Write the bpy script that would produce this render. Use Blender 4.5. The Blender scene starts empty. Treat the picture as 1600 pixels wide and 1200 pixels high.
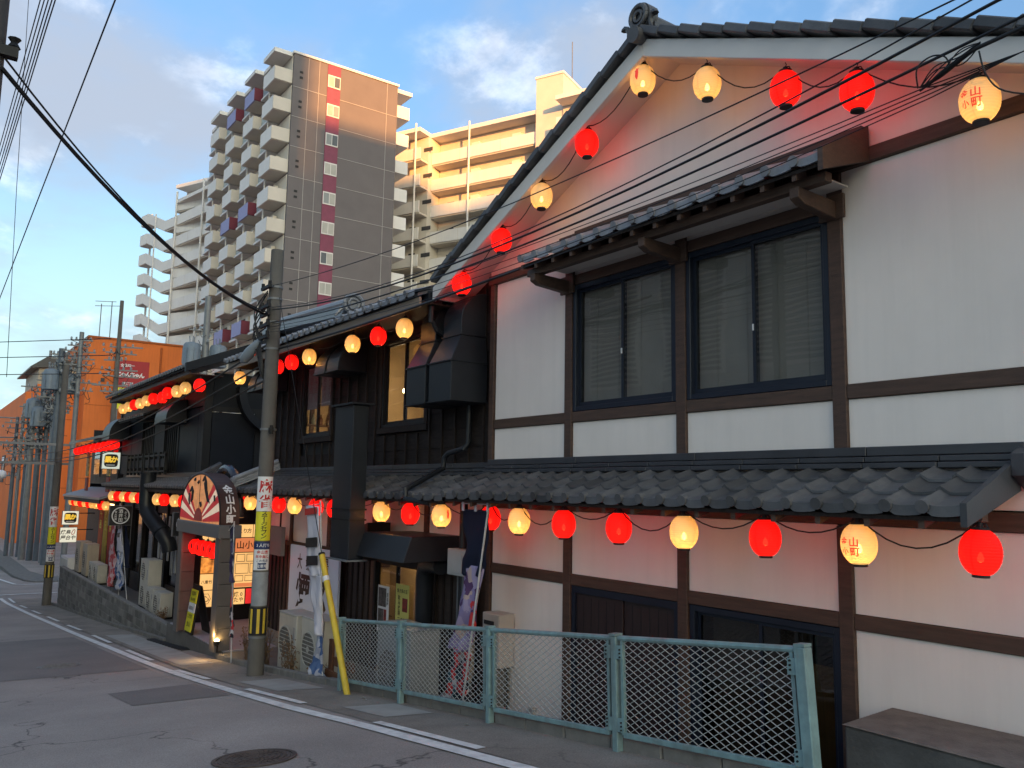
import bpy, math, random
from mathutils import Vector, Matrix
RN = random.Random(11)
sc = bpy.context.scene
COL = sc.collection
rad = math.radians

# ---------------------------------------------------------------- camera
CAM = Vector((0, 0, 1.65))
YAW, PITCH, ROLL, FPX = rad(54.33), rad(7.165), rad(0.97), 1310.0
cy_, sy_, cp_, sp_ = math.cos(YAW), math.sin(YAW), math.cos(PITCH), math.sin(PITCH)
FW = Vector((-sy_ * cp_, cy_ * cp_, sp_))
r0 = Vector((cy_, sy_, 0))
u0 = r0.cross(FW)
RT = r0 * math.cos(ROLL) + u0 * math.sin(ROLL)
UP = -r0 * math.sin(ROLL) + u0 * math.cos(ROLL)
cam_d = bpy.data.cameras.new('camera')
cam_d.sensor_fit = 'HORIZONTAL'
cam_d.sensor_width = 36.0
cam_d.lens = FPX / 1600 * 36.0
cam_d.clip_start = 0.05
cam_d.clip_end = 3000
cam = bpy.data.objects.new('camera', cam_d)
COL.objects.link(cam)
cam.matrix_world = Matrix((
    (RT.x, UP.x, -FW.x, CAM.x), (RT.y, UP.y, -FW.y, CAM.y), (RT.z, UP.z, -FW.z, CAM.z), (0, 0, 0, 1)))
sc.camera = cam

# ---------------------------------------------------------------- sun, sky, exposure
SUN_AZ, SUN_EL = rad(-14.0), rad(6.0)      # azimuth from +X towards +Y
SUNV = Vector((math.cos(SUN_EL) * math.cos(SUN_AZ), math.cos(SUN_EL) * math.sin(SUN_AZ), math.sin(SUN_EL)))
sun_d = bpy.data.lights.new('sun', 'SUN')
sun_d.energy = 2.6
sun_d.angle = rad(0.4)
sun_d.color = (1.0, 0.41, 0.10)
sun = bpy.data.objects.new('sun', sun_d)
COL.objects.link(sun)
sun.rotation_euler = SUNV.to_track_quat('Z', 'Y').to_euler()

world = bpy.data.worlds.new('World')
sc.world = world
world.use_nodes = True
wn, wl = world.node_tree.nodes, world.node_tree.links
wn.clear()
w_out = wn.new('ShaderNodeOutputWorld')
w_bg = wn.new('ShaderNodeBackground')
w_bg.inputs['Strength'].default_value = 0.15
sky = wn.new('ShaderNodeTexSky')
sky.sky_type = 'NISHITA'
sky.sun_disc = False
sky.sun_elevation = SUN_EL
sky.sun_rotation = math.atan2(SUNV.x, SUNV.y)
sky.air_density = 1.0
sky.dust_density = 9.0
sky.ozone_density = 1.6
w_tc = wn.new('ShaderNodeTexCoord')
# clouds: flattened noise over the dome, the same everywhere
w_sep = wn.new('ShaderNodeSeparateXYZ')
wl.new(w_tc.outputs['Generated'], w_sep.inputs[0])
w_add = wn.new('ShaderNodeMath'); w_add.operation = 'ADD'; w_add.inputs[1].default_value = 0.35
wl.new(w_sep.outputs['Z'], w_add.inputs[0])
w_div = wn.new('ShaderNodeVectorMath'); w_div.operation = 'DIVIDE'
wl.new(w_tc.outputs['Generated'], w_div.inputs[0])
w_cmb = wn.new('ShaderNodeCombineXYZ')
for k in range(3):
    wl.new(w_add.outputs[0], w_cmb.inputs[k])
wl.new(w_cmb.outputs[0], w_div.inputs[1])
w_map = wn.new('ShaderNodeMapping')
w_map.inputs['Location'].default_value = CLOUD_OFF = (3.7382, 0.7428, 17.3177)
w_map.inputs['Scale'].default_value = (1.0, 1.0, 1.25)
wl.new(w_div.outputs[0], w_map.inputs['Vector'])
def wnoise(scale, detail, rough, dist):
    n = wn.new('ShaderNodeTexNoise')
    n.inputs['Scale'].default_value = scale
    n.inputs['Detail'].default_value = detail
    n.inputs['Roughness'].default_value = rough
    n.inputs['Distortion'].default_value = dist
    wl.new(w_map.outputs[0], n.inputs['Vector'])
    return n
n1 = wnoise(1.25, 10, 0.52, 0.2)
n2 = wnoise(5.5, 8, 0.6, 0.1)
def wramp(src, stops):
    r = wn.new('ShaderNodeValToRGB')
    r.color_ramp.interpolation = 'EASE'
    e = r.color_ramp.elements
    e[0].position, e[0].color = stops[0][0], (*([stops[0][1]] * 3), 1)
    e[1].position, e[1].color = stops[-1][0], (*([stops[-1][1]] * 3), 1)
    wl.new(src, r.inputs[0])
    return r
c_fac = wramp(n1.outputs['Fac'], [(0.49, 0.0), (0.63, 0.92)])
c_hi = wramp(n2.outputs['Fac'], [(0.50, 0.0), (0.70, 1.0)])
c_thin = wramp(n1.outputs['Fac'], [(0.53, 1.0), (0.62, 0.0)])      # thin edges catch the light
w_mul = wn.new('ShaderNodeMath'); w_mul.operation = 'MULTIPLY'
wl.new(c_hi.outputs[0], w_mul.inputs[0]); wl.new(c_thin.outputs[0], w_mul.inputs[1])
c_col = wn.new('ShaderNodeMixRGB')
c_col.inputs[1].default_value = (0.86, 0.97, 1.17, 1)
c_col.inputs[2].default_value = (3.0, 2.9, 2.8, 1)
wl.new(w_mul.outputs[0], c_col.inputs[0])
# the haze of the lower sky
w_hz = wn.new('ShaderNodeMapRange')
w_hz.inputs['From Min'].default_value = 0.0; w_hz.inputs['From Max'].default_value = 0.36
w_hz.inputs['To Min'].default_value = 0.85; w_hz.inputs['To Max'].default_value = 0.0
wl.new(w_sep.outputs['Z'], w_hz.inputs[0])
w_sk = wn.new('ShaderNodeMixRGB'); w_sk.blend_type = 'MULTIPLY'; w_sk.inputs[0].default_value = 1
w_sk.inputs[2].default_value = (0.77, 0.95, 1.13, 1)
wl.new(sky.outputs[0], w_sk.inputs[1])
w_hm = wn.new('ShaderNodeMixRGB'); w_hm.inputs[2].default_value = (1.75, 2.45, 2.5, 1)
wl.new(w_hz.outputs[0], w_hm.inputs[0]); wl.new(w_sk.outputs[0], w_hm.inputs[1])
w_mix = wn.new('ShaderNodeMixRGB')
wl.new(c_fac.outputs[0], w_mix.inputs[0])
wl.new(w_hm.outputs[0], w_mix.inputs[1])
wl.new(c_col.outputs[0], w_mix.inputs[2])
wl.new(w_mix.outputs[0], w_bg.inputs['Color'])
wl.new(w_bg.outputs[0], w_out.inputs['Surface'])

sc.view_settings.view_transform = 'Standard'
sc.view_settings.look = 'None'
sc.view_settings.gamma = 1.0
sc.view_settings.use_curve_mapping = False
sc.view_settings.exposure = 2.08
sc.render.engine = 'CYCLES'
sc.cycles.use_denoising = True
sc.cycles.max_bounces = 6
sc.cycles.transparent_max_bounces = 12
sc.cycles.sample_clamp_indirect = 6.0
sc.cycles.caustics_reflective = False
sc.cycles.caustics_refractive = False

# ---------------------------------------------------------------- materials
MATS = {}
def nd(nt, kind, **kw):
    n = nt.nodes.new(kind)
    for k, v in kw.items():
        if k in n.inputs:
            n.inputs[k].default_value = v
        else:
            setattr(n, k, v)
    return n
def mat(name, col, rough=0.7, var=0.15, scale=3.0, bump=0.15, bscale=60.0, metal=0.0, spec=0.4,
        stretch=(1, 1, 1), streak=0.0, coat=0.0, bdist=0.01, dirt=None, rand=0.0, speck=0.0, crack=0.0):
    """colour varied by two noises in world position, fine bump, optional vertical streaks and dirt"""
    if name in MATS:
        return MATS[name]
    m = bpy.data.materials.new(name); m.use_nodes = True
    nt = m.node_tree; L = nt.links; b = nt.nodes['Principled BSDF']
    b.inputs['Roughness'].default_value = rough
    b.inputs['Metallic'].default_value = metal
    b.inputs['Specular IOR Level'].default_value = spec
    if coat: b.inputs['Coat Weight'].default_value = coat
    geo = nd(nt, 'ShaderNodeNewGeometry')
    mp = nd(nt, 'ShaderNodeMapping'); mp.inputs['Scale'].default_value = stretch
    L.new(geo.outputs['Position'], mp.inputs['Vector'])
    n1 = nd(nt, 'ShaderNodeTexNoise', Scale=scale, Detail=6.0, Roughness=0.6)
    L.new(mp.outputs[0], n1.inputs['Vector'])
    mr = nd(nt, 'ShaderNodeMapRange'); mr.inputs['From Min'].default_value = 0.25; mr.inputs['From Max'].default_value = 0.75
    mr.inputs['To Min'].default_value = 1 - var; mr.inputs['To Max'].default_value = 1 + var
    L.new(n1.outputs['Fac'], mr.inputs[0])
    mul = nd(nt, 'ShaderNodeMixRGB', blend_type='MULTIPLY'); mul.inputs[0].default_value = 1
    mul.inputs[1].default_value = (*col, 1)
    cb = nd(nt, 'ShaderNodeCombineXYZ')
    for k in range(3): L.new(mr.outputs[0], cb.inputs[k])
    L.new(cb.outputs[0], mul.inputs[2])
    last = mul.outputs[0]
    if streak:
        m2 = nd(nt, 'ShaderNodeMapping'); m2.inputs['Scale'].default_value = (6, 6, 0.35)
        L.new(geo.outputs['Position'], m2.inputs['Vector'])
        n3 = nd(nt, 'ShaderNodeTexNoise', Scale=1.0, Detail=5.0, Roughness=0.65)
        L.new(m2.outputs[0], n3.inputs['Vector'])
        r3 = nd(nt, 'ShaderNodeMapRange'); r3.inputs['From Min'].default_value = 0.45; r3.inputs['From Max'].default_value = 0.8
        r3.inputs['To Min'].default_value = 0; r3.inputs['To Max'].default_value = streak
        L.new(n3.outputs['Fac'], r3.inputs[0])
        mx = nd(nt, 'ShaderNodeMixRGB'); mx.inputs[2].default_value = (*(dirt or [c * 0.35 for c in col]), 1)
        L.new(r3.outputs[0], mx.inputs[0]); L.new(last, mx.inputs[1]); last = mx.outputs[0]
    if rand:                              # every piece a slightly different shade
        oi = nd(nt, 'ShaderNodeObjectInfo')
        r4 = nd(nt, 'ShaderNodeMapRange'); r4.inputs['To Min'].default_value = 1 - rand; r4.inputs['To Max'].default_value = 1 + rand
        L.new(oi.outputs['Random'], r4.inputs[0])
        m4 = nd(nt, 'ShaderNodeVectorMath', operation='SCALE'); L.new(last, m4.inputs[0]); L.new(r4.outputs[0], m4.inputs['Scale']); last = m4.outputs[0]
    if speck:                             # stone chips
        n5 = nd(nt, 'ShaderNodeTexNoise', Scale=75.0, Detail=2.0); L.new(geo.outputs['Position'], n5.inputs['Vector'])
        r5 = nd(nt, 'ShaderNodeMapRange'); r5.inputs['From Min'].default_value = .3; r5.inputs['From Max'].default_value = .7; r5.inputs['To Min'].default_value = 1 - speck; r5.inputs['To Max'].default_value = 1 + speck
        L.new(n5.outputs['Fac'], r5.inputs[0])
        m5 = nd(nt, 'ShaderNodeVectorMath', operation='SCALE'); L.new(last, m5.inputs[0]); L.new(r5.outputs[0], m5.inputs['Scale']); last = m5.outputs[0]
    if crack:                             # thin meandering cracks, only here and there
        nz = nd(nt, 'ShaderNodeTexNoise', Scale=1.4, Detail=4.0); L.new(geo.outputs['Position'], nz.inputs['Vector'])
        vm = nd(nt, 'ShaderNodeVectorMath', operation='MULTIPLY_ADD'); vm.inputs[1].default_value = (1.2, 1.2, 0); L.new(nz.outputs['Color'], vm.inputs[0]); L.new(geo.outputs['Position'], vm.inputs[2])
        vo = nd(nt, 'ShaderNodeTexVoronoi', feature='DISTANCE_TO_EDGE', Scale=.33); L.new(vm.outputs[0], vo.inputs['Vector'])
        r6 = nd(nt, 'ShaderNodeMapRange'); r6.inputs['From Max'].default_value = .0065; r6.inputs['To Min'].default_value = crack; r6.inputs['To Max'].default_value = 0
        L.new(vo.outputs['Distance'], r6.inputs[0])
        nm = nd(nt, 'ShaderNodeTexNoise', Scale=.22, Detail=1.0); L.new(geo.outputs['Position'], nm.inputs['Vector'])
        r7 = nd(nt, 'ShaderNodeMapRange'); r7.inputs['From Min'].default_value = .48; r7.inputs['From Max'].default_value = .56; L.new(nm.outputs['Fac'], r7.inputs[0])
        mm = nd(nt, 'ShaderNodeMath', operation='MULTIPLY'); L.new(r6.outputs[0], mm.inputs[0]); L.new(r7.outputs[0], mm.inputs[1])
        m6 = nd(nt, 'ShaderNodeMixRGB'); m6.inputs[2].default_value = (.03, .028, .026, 1); L.new(mm.outputs[0], m6.inputs[0]); L.new(last, m6.inputs[1]); last = m6.outputs[0]
    L.new(last, b.inputs['Base Color'])
    rr = nd(nt, 'ShaderNodeMapRange'); rr.inputs['To Min'].default_value = max(0, rough - 0.1); rr.inputs['To Max'].default_value = min(1, rough + 0.1)
    L.new(n1.outputs['Fac'], rr.inputs[0]); L.new(rr.outputs[0], b.inputs['Roughness'])
    if bump:
        n2 = nd(nt, 'ShaderNodeTexNoise', Scale=bscale, Detail=4.0)
        L.new(mp.outputs[0], n2.inputs['Vector'])
        bp = nd(nt, 'ShaderNodeBump', Strength=bump, Distance=bdist)
        L.new(n2.outputs['Fac'], bp.inputs['Height']); L.new(bp.outputs[0], b.inputs['Normal'])
    MATS[name] = m
    return m
def emit(name, col, strength, base=None, noise=0.0, nscale=3.0):
    if name in MATS: return MATS[name]
    m = bpy.data.materials.new(name); m.use_nodes = True
    b = m.node_tree.nodes['Principled BSDF']
    b.inputs['Base Color'].default_value = (*(base or col), 1)
    b.inputs['Roughness'].default_value = 0.5
    b.inputs['Emission Color'].default_value = (*col, 1)
    b.inputs['Emission Strength'].default_value = strength
    if noise:
        nt = m.node_tree
        geo = nd(nt, 'ShaderNodeNewGeometry')
        n = nd(nt, 'ShaderNodeTexNoise', Scale=nscale, Detail=3.0)
        nt.links.new(geo.outputs['Position'], n.inputs['Vector'])
        mr = nd(nt, 'ShaderNodeMapRange'); mr.inputs['From Min'].default_value = .3; mr.inputs['From Max'].default_value = .7
        mr.inputs['To Min'].default_value = strength * (1 - noise); mr.inputs['To Max'].default_value = strength * (1 + noise)
        nt.links.new(n.outputs['Fac'], mr.inputs[0]); nt.links.new(mr.outputs[0], b.inputs['Emission Strength'])
    MATS[name] = m
    return m
def glass(name, tint=(0.8, 0.85, 0.85), extra=0.03, rough=0.02, dens=0.0):
    """thin pane: part mirror by Fresnel, the rest clear"""
    if name in MATS: return MATS[name]
    m = bpy.data.materials.new(name); m.use_nodes = True
    nt = m.node_tree; nt.nodes.clear(); L = nt.links
    out = nd(nt, 'ShaderNodeOutputMaterial')
    tr = nd(nt, 'ShaderNodeBsdfTransparent'); tr.inputs[0].default_value = (*tint, 1)
    gl = nd(nt, 'ShaderNodeBsdfGlossy'); gl.inputs['Roughness'].default_value = rough
    geo = nd(nt, 'ShaderNodeNewGeometry')
    n = nd(nt, 'ShaderNodeTexNoise', Scale=1.3, Detail=1.0); L.new(geo.outputs['Position'], n.inputs['Vector'])
    bp = nd(nt, 'ShaderNodeBump', Strength=0.06, Distance=0.05); L.new(n.outputs['Fac'], bp.inputs['Height']); L.new(bp.outputs[0], gl.inputs['Normal'])
    fr = nd(nt, 'ShaderNodeFresnel', IOR=1.5)
    ad = nd(nt, 'ShaderNodeMath', operation='ADD'); ad.inputs[1].default_value = extra; L.new(fr.outputs[0], ad.inputs[0])
    front = nd(nt, 'ShaderNodeMath', operation='SUBTRACT'); front.inputs[0].default_value = 1.0; L.new(geo.outputs['Backfacing'], front.inputs[1])
    mf = nd(nt, 'ShaderNodeMath', operation='MULTIPLY'); L.new(ad.outputs[0], mf.inputs[0]); L.new(front.outputs[0], mf.inputs[1])
    mx = nd(nt, 'ShaderNodeMixShader'); L.new(mf.outputs[0], mx.inputs[0]); L.new(tr.outputs[0], mx.inputs[1]); L.new(gl.outputs[0], mx.inputs[2])
    L.new(mx.outputs[0], out.inputs['Surface'])
    MATS[name] = m
    return m

M_PLASTER = mat('plaster', (0.82, 0.735, 0.67), 0.85, 0.06, 0.8, 0.12, 180, spec=0.2, streak=0.16, dirt=(0.50, 0.46, 0.41), rand=.03)
M_TIMBER = mat('stained_timber', (0.075, 0.042, 0.030), 0.6, 0.35, 5, 0.35, 40, stretch=(1, 1, 6))
M_TIMBERH = mat('stained_timber_beam', (0.080, 0.046, 0.032), 0.6, 0.35, 5, 0.35, 40, stretch=(0.5, 3, 6))
M_DARKWOOD = mat('charred_board', (0.024, 0.0185, 0.017), 0.7, 0.45, 7, 0.5, 50, stretch=(0.6, 3, 5), spec=0.12, rand=.25)
M_BATTEN = mat('charred_batten', (0.028, 0.0215, 0.02), 0.7, 0.4, 7, 0.4, 50, stretch=(4, 4, 0.6), spec=0.12)
M_BROWNBOARD = mat('brown_siding_board', (0.052, 0.038, 0.033), 0.65, 0.4, 6, 0.4, 50, stretch=(0.6, 3, 5))
M_TILE = mat('smoked_roof_tile', (0.080, 0.079, 0.082), 0.45, 0.32, 7, 0.25, 90, spec=0.5, rand=.38)
M_TILEL = mat('silver_roof_tile', (0.22, 0.225, 0.245), 0.42, 0.25, 9, 0.25, 90, spec=0.5, rand=.2)
M_FLASH = mat('dark_flashing', (0.046, 0.047, 0.054), 0.4, 0.2, 4, 0.08, 60)
M_BLACKMETAL = mat('black_sheet_metal', (0.014, 0.016, 0.021), 0.42, 0.25, 2.5, 0.08, 25, metal=0.0, spec=0.32)
M_BLACK = mat('black_iron', (0.007, 0.007, 0.008), 0.6, 0.1, 8, 0.1)
M_FRAME = mat('navy_window_frame', (0.012, 0.017, 0.030), 0.35, 0.1, 4, 0.03, 80)
M_WHITEBOARD = mat('painted_barge_board', (0.66, 0.62, 0.58), 0.7, 0.06, 2, 0.08, 60)
M_SOFFIT = mat('painted_soffit', (0.66, 0.60, 0.54), 0.8, 0.05, 2, 0.05, 60)
M_ASPHALT = mat('asphalt', (0.32, 0.278, 0.25), 0.85, 0.22, 0.55, 0.8, 170, spec=0.3, streak=0.0, bdist=0.006, speck=.22, crack=.75)
M_ASPHALT2 = mat('fresh_asphalt', (0.20, 0.176, 0.162), 0.82, 0.15, 0.9, 0.7, 190, spec=0.3, bdist=0.006, speck=.2)
M_ASPHALT3 = mat('worn_asphalt', (0.25, 0.22, 0.19), 0.88, 0.28, 1.3, 0.9, 150, spec=0.25, bdist=0.006, speck=.22, crack=.6)
M_PAVE = mat('pavement_concrete', (0.36, 0.34, 0.31), 0.9, 0.18, 2.5, 0.5, 120, spec=0.2, bdist=0.006)
M_KERB = mat('kerb_concrete', (0.19, 0.18, 0.165), 0.9, 0.3, 5, 0.6, 60, spec=0.2)
M_CONC = mat('aged_concrete', (0.115, 0.108, 0.10), 0.9, 0.35, 3, 0.7, 35, spec=0.2, streak=0.5, dirt=(0.05, 0.048, 0.045))
M_CONCTOP = mat('dusty_concrete_top', (0.165, 0.135, 0.115), 0.92, 0.3, 6, 0.7, 60, spec=0.2)
M_POLE = mat('pole_concrete', (0.125, 0.117, 0.108), 0.85, 0.2, 3, 0.35, 70, spec=0.25, streak=0.35)
M_POLEB = mat('pole_steel_blue_grey', (0.085, 0.105, 0.130), 0.5, 0.2, 3, 0.1, 60, metal=0.2)
M_POLEG = mat('pole_galvanised', (0.17, 0.18, 0.19), 0.5, 0.2, 3, 0.1, 60, metal=0.3)
M_TRAFO = mat('transformer_grey', (0.15, 0.19, 0.235), 0.5, 0.15, 4, 0.1, 40)
M_WHITEPAINT = mat('road_paint', (0.76, 0.75, 0.72), 0.75, 0.14, 5, 0.5, 150, streak=0.6, bdist=0.004, dirt=(.25, .24, .23))
M_TEAL = mat('teal_paint', (0.185, 0.295, 0.305), 0.5, 0.25, 9, 0.15, 70, streak=0.6, dirt=(0.13, 0.075, 0.045))
M_WIREMESH = mat('galvanised_mesh', (0.46, 0.49, 0.48), 0.5, 0.2, 20, 0.0, metal=0.3)
M_AC = mat('beige_enamel', (0.46, 0.44, 0.39), 0.5, 0.10, 3, 0.06, 60, streak=0.2)
M_AC2 = mat('tan_enamel', (0.40, 0.34, 0.27), 0.55, 0.12, 3, 0.06, 60, streak=0.2)
M_ACDARK = mat('fan_grille', (0.14, 0.13, 0.115), 0.7, 0.35, 18, 0.4, 90)
M_YELLOW = mat('yellow_plastic', (0.62, 0.44, 0.045), 0.5, 0.12, 8, 0.1, 60, streak=0.25)
M_YELSIGN = mat('yellow_print', (0.66, 0.62, 0.03), 0.5, 0.05, 4, 0)
M_WHITE = mat('white_print', (0.72, 0.73, 0.74), 0.5, 0.05, 4, 0)
M_SIGNBLUE = mat('pale_sign_board', (0.60, 0.66, 0.76), 0.5, 0.04, 2, 0)
M_INK = mat('black_ink', (0.012, 0.012, 0.014), 0.5, 0.0, 4, 0)
M_REDINK = mat('red_ink', (0.50, 0.02, 0.02), 0.5, 0.0, 4, 0)
M_NAVYINK = mat('navy_ink', (0.015, 0.035, 0.13), 0.5, 0.0, 4, 0)
M_CABLE = mat('black_cable', (0.010, 0.010, 0.011), 0.55, 0.0, 4, 0)
M_GLASS = glass('window_glass', (0.80, 0.81, 0.80), 0.07)
M_GLASSD = glass('smoked_glass', (0.55, 0.54, 0.52), 0.03)
M_BLIND = mat('grey_blind', (0.42, 0.385, 0.35), 0.8, 0.1, 3, 0)
M_ROOM = mat('room_plaster', (0.42, 0.36, 0.28), 0.9, 0.1, 2, 0)
M_VOID = mat('dark_interior', (0.03, 0.028, 0.026), 0.9, 0.2, 2, 0)
M_RED = emit('lit_red_paper', (1.0, 0.018, 0.012), 1.15, base=(0.5, 0.02, 0.02))
M_CREAM = emit('lit_cream_paper', (1.0, 0.56, 0.17), 0.72, base=(0.6, 0.5, 0.3))

# ---------------------------------------------------------------- mesh helpers
def V(*a): return Vector(a)
class MB:
    def __init__(s): s.v, s.f, s.m, s.mi = [], [], [], 0
    def add(s, vs, fs):
        b = len(s.v); s.v += [tuple(p) for p in vs]
        s.f += [tuple(i + b for i in f) for f in fs]; s.m += [s.mi] * len(fs)
        return s
    def use(s, i): s.mi = i; return s
    def hexa(s, p):                       # 8 points: bottom ring 0-3, top ring 4-7
        return s.add(p, [(3, 2, 1, 0), (4, 5, 6, 7), (0, 1, 5, 4), (1, 2, 6, 5), (2, 3, 7, 6), (3, 0, 4, 7)])
    def box(s, x0, x1, y0, y1, z0, z1):
        return s.hexa([(x0, y0, z0), (x1, y0, z0), (x1, y1, z0), (x0, y1, z0), (x0, y0, z1), (x1, y0, z1), (x1, y1, z1), (x0, y1, z1)])
    def obox(s, c, ax, ay, az):           # centre and half axes
        c, ax, ay, az = map(Vector, (c, ax, ay, az))
        return s.hexa([c - ax - ay - az, c + ax - ay - az, c + ax + ay - az, c - ax + ay - az, c - ax - ay + az, c + ax - ay + az, c + ax + ay + az, c - ax + ay + az])
    def quad(s, a, b, c, d): return s.add([a, b, c, d], [(0, 1, 2, 3)])
    def cyl(s, p0, p1, r0, r1=None, n=12, cap=True):
        p0, p1 = Vector(p0), Vector(p1); r1 = r0 if r1 is None else r1
        d = (p1 - p0).normalized(); a = d.orthogonal().normalized(); b = d.cross(a)
        vs = []
        for p, r in ((p0, r0), (p1, r1)):
            vs += [p + a * (r * math.cos(2 * math.pi * k / n)) + b * (r * math.sin(2 * math.pi * k / n)) for k in range(n)]
        fs = [(k, (k + 1) % n, n + (k + 1) % n, n + k) for k in range(n)]
        if cap: fs += [tuple(reversed(range(n))), tuple(range(n, 2 * n))]
        return s.add(vs, fs)
    def tube(s, pts, r, n=6):
        pts = [Vector(p) for p in pts]; rings = []
        a = None
        for i, p in enumerate(pts):
            d = (pts[min(i + 1, len(pts) - 1)] - pts[max(i - 1, 0)]).normalized()
            a = (d.orthogonal() if a is None else (a - d * a.dot(d))).normalized(); b = d.cross(a)
            rr = r[i] if isinstance(r, (list, tuple)) else r
            rings.append([p + a * (rr * math.cos(2 * math.pi * k / n)) + b * (rr * math.sin(2 * math.pi * k / n)) for k in range(n)])
        vs = [q for g in rings for q in g]
        fs = [(i * n + k, i * n + (k + 1) % n, (i + 1) * n + (k + 1) % n, (i + 1) * n + k) for i in range(len(pts) - 1) for k in range(n)]
        fs += [tuple(reversed(range(n))), tuple((len(pts) - 1) * n + k for k in range(n))]
        return s.add(vs, fs)
    def lathe(s, prof, n=16, c=(0, 0, 0), cap=True):
        vs = [(c[0] + r * math.cos(2 * math.pi * k / n), c[1] + r * math.sin(2 * math.pi * k / n), c[2] + z) for r, z in prof for k in range(n)]
        fs = [(i * n + k, i * n + (k + 1) % n, (i + 1) * n + (k + 1) % n, (i + 1) * n + k) for i in range(len(prof) - 1) for k in range(n)]
        if cap: fs += [tuple(reversed(range(n))), tuple((len(prof) - 1) * n + k for k in range(n))]
        return s.add(vs, fs)
    def prism(s, poly, axis, a, b):       # 2D polygon extruded along an axis
        def P(q, t): return {'x': (t, q[0], q[1]), 'y': (q[0], t, q[1]), 'z': (q[0], q[1], t)}[axis]
        n = len(poly)
        return s.add([P(q, a) for q in poly] + [P(q, b) for q in poly],
                     [tuple(range(n)), tuple(reversed(range(n, 2 * n)))] + [(k, n + k, n + (k + 1) % n, (k + 1) % n) for k in range(n)])
    def build(s, name, mats, parent=None, smooth=False, bevel=0.0, local=False):
        me = bpy.data.meshes.new(name)
        vs = s.v
        off = Vector((0, 0, 0))
        if not local:
            if parent is not None:
                off = wloc(parent)
            else:
                xs, ys, zs = [p[0] for p in vs], [p[1] for p in vs], [p[2] for p in vs]
                off = Vector(((min(xs) + max(xs)) / 2, (min(ys) + max(ys)) / 2, min(zs)))
        me.from_pydata([(p[0] - off.x, p[1] - off.y, p[2] - off.z) for p in vs], [], s.f)
        for m in (mats if isinstance(mats, (list, tuple)) else [mats]): me.materials.append(m)
        if any(s.m): me.polygons.foreach_set('material_index', s.m)
        if smooth: me.polygons.foreach_set('use_smooth', [True] * len(s.f))
        me.update(); me.validate()
        import bmesh
        bm = bmesh.new(); bm.from_mesh(me); bmesh.ops.recalc_face_normals(bm, faces=bm.faces); bm.to_mesh(me); bm.free()
        if smooth == 'auto':
            me.set_sharp_from_angle(angle=rad(40))
        o = bpy.data.objects.new(name, me); COL.objects.link(o)
        if parent is not None: o.parent = parent
        elif not local: o.location = off
        if bevel:
            bv = o.modifiers.new('bevel', 'BEVEL'); bv.width = bevel; bv.segments = 1; bv.limit_method = 'ANGLE'; bv.angle_limit = rad(50)
        return o
def wloc(o):
    p = Vector((0, 0, 0))
    while o is not None:
        p += o.location; o = o.parent
    return p
def tag(o, label=None, cat=None, group=None, kind=None):
    if label: o['label'] = label
    if cat: o['category'] = cat
    if group: o['group'] = group
    if kind: o['kind'] = kind
    return o
def thing(name, loc, label, cat, group=None):
    o = bpy.data.objects.new(name, None); COL.objects.link(o); o.location = loc; o.empty_display_size = 0.2
    return tag(o, label, cat, group)
def dup(o, loc=None, rotz=None, label=None, group=None, parent=None):
    c = o.copy(); COL.objects.link(c); c.parent = parent
    for ch in list(o.children): dup(ch, parent=c)
    if loc is not None: c.location = loc
    if rotz is not None: c.rotation_euler = (0, 0, rotz)
    if label: c['label'] = label
    if group: c['group'] = group
    return c
def inst(mesh_obj, loc, parent=None, rot=(0, 0, 0), scale=(1, 1, 1), mats=None):
    """another object on the same mesh, world position loc"""
    o = bpy.data.objects.new(mesh_obj.name.split('.')[0], mesh_obj.data); COL.objects.link(o)
    if parent is not None: o.parent = parent; loc = Vector(loc) - wloc(parent)
    o.location = loc; o.rotation_euler = rot; o.scale = scale
    for md in mesh_obj.modifiers:
        if md.type == 'BEVEL':
            b = o.modifiers.new('bevel', 'BEVEL'); b.width = md.width; b.segments = 1; b.limit_method = 'ANGLE'; b.angle_limit = md.angle_limit
    return o
def bx(name, m, parent, x0, x1, y0, y1, z0, z1, bevel=0.0):
    return MB().box(x0, x1, y0, y1, z0, z1).build(name, m, parent, bevel=bevel)
def arc(c, r, a0, a1, n): return [(c[0] + r * math.cos(rad(a0 + (a1 - a0) * k / n)), c[1] + r * math.sin(rad(a0 + (a1 - a0) * k / n))) for k in range(n + 1)]
def sag(a, b, drop, n=12):
    a, b = Vector(a), Vector(b)
    return [a.lerp(b, k / n) - Vector((0, 0, drop * 4 * (k / n) * (1 - k / n))) for k in range(n + 1)]

def smooth_path(pts, n=5):
    pts = [Vector(p) for p in pts]; out = []
    for i in range(len(pts) - 1):
        p0, p1, p2, p3 = pts[max(i - 1, 0)], pts[i], pts[i + 1], pts[min(i + 2, len(pts) - 1)]
        for k in range(n):
            t = k / n
            out.append(.5 * ((2 * p1) + (p2 - p0) * t + (2 * p0 - 5 * p1 + 4 * p2 - p3) * t * t + (3 * p1 - p0 - 3 * p2 + p3) * t ** 3))
    return out + [pts[-1]]
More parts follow.
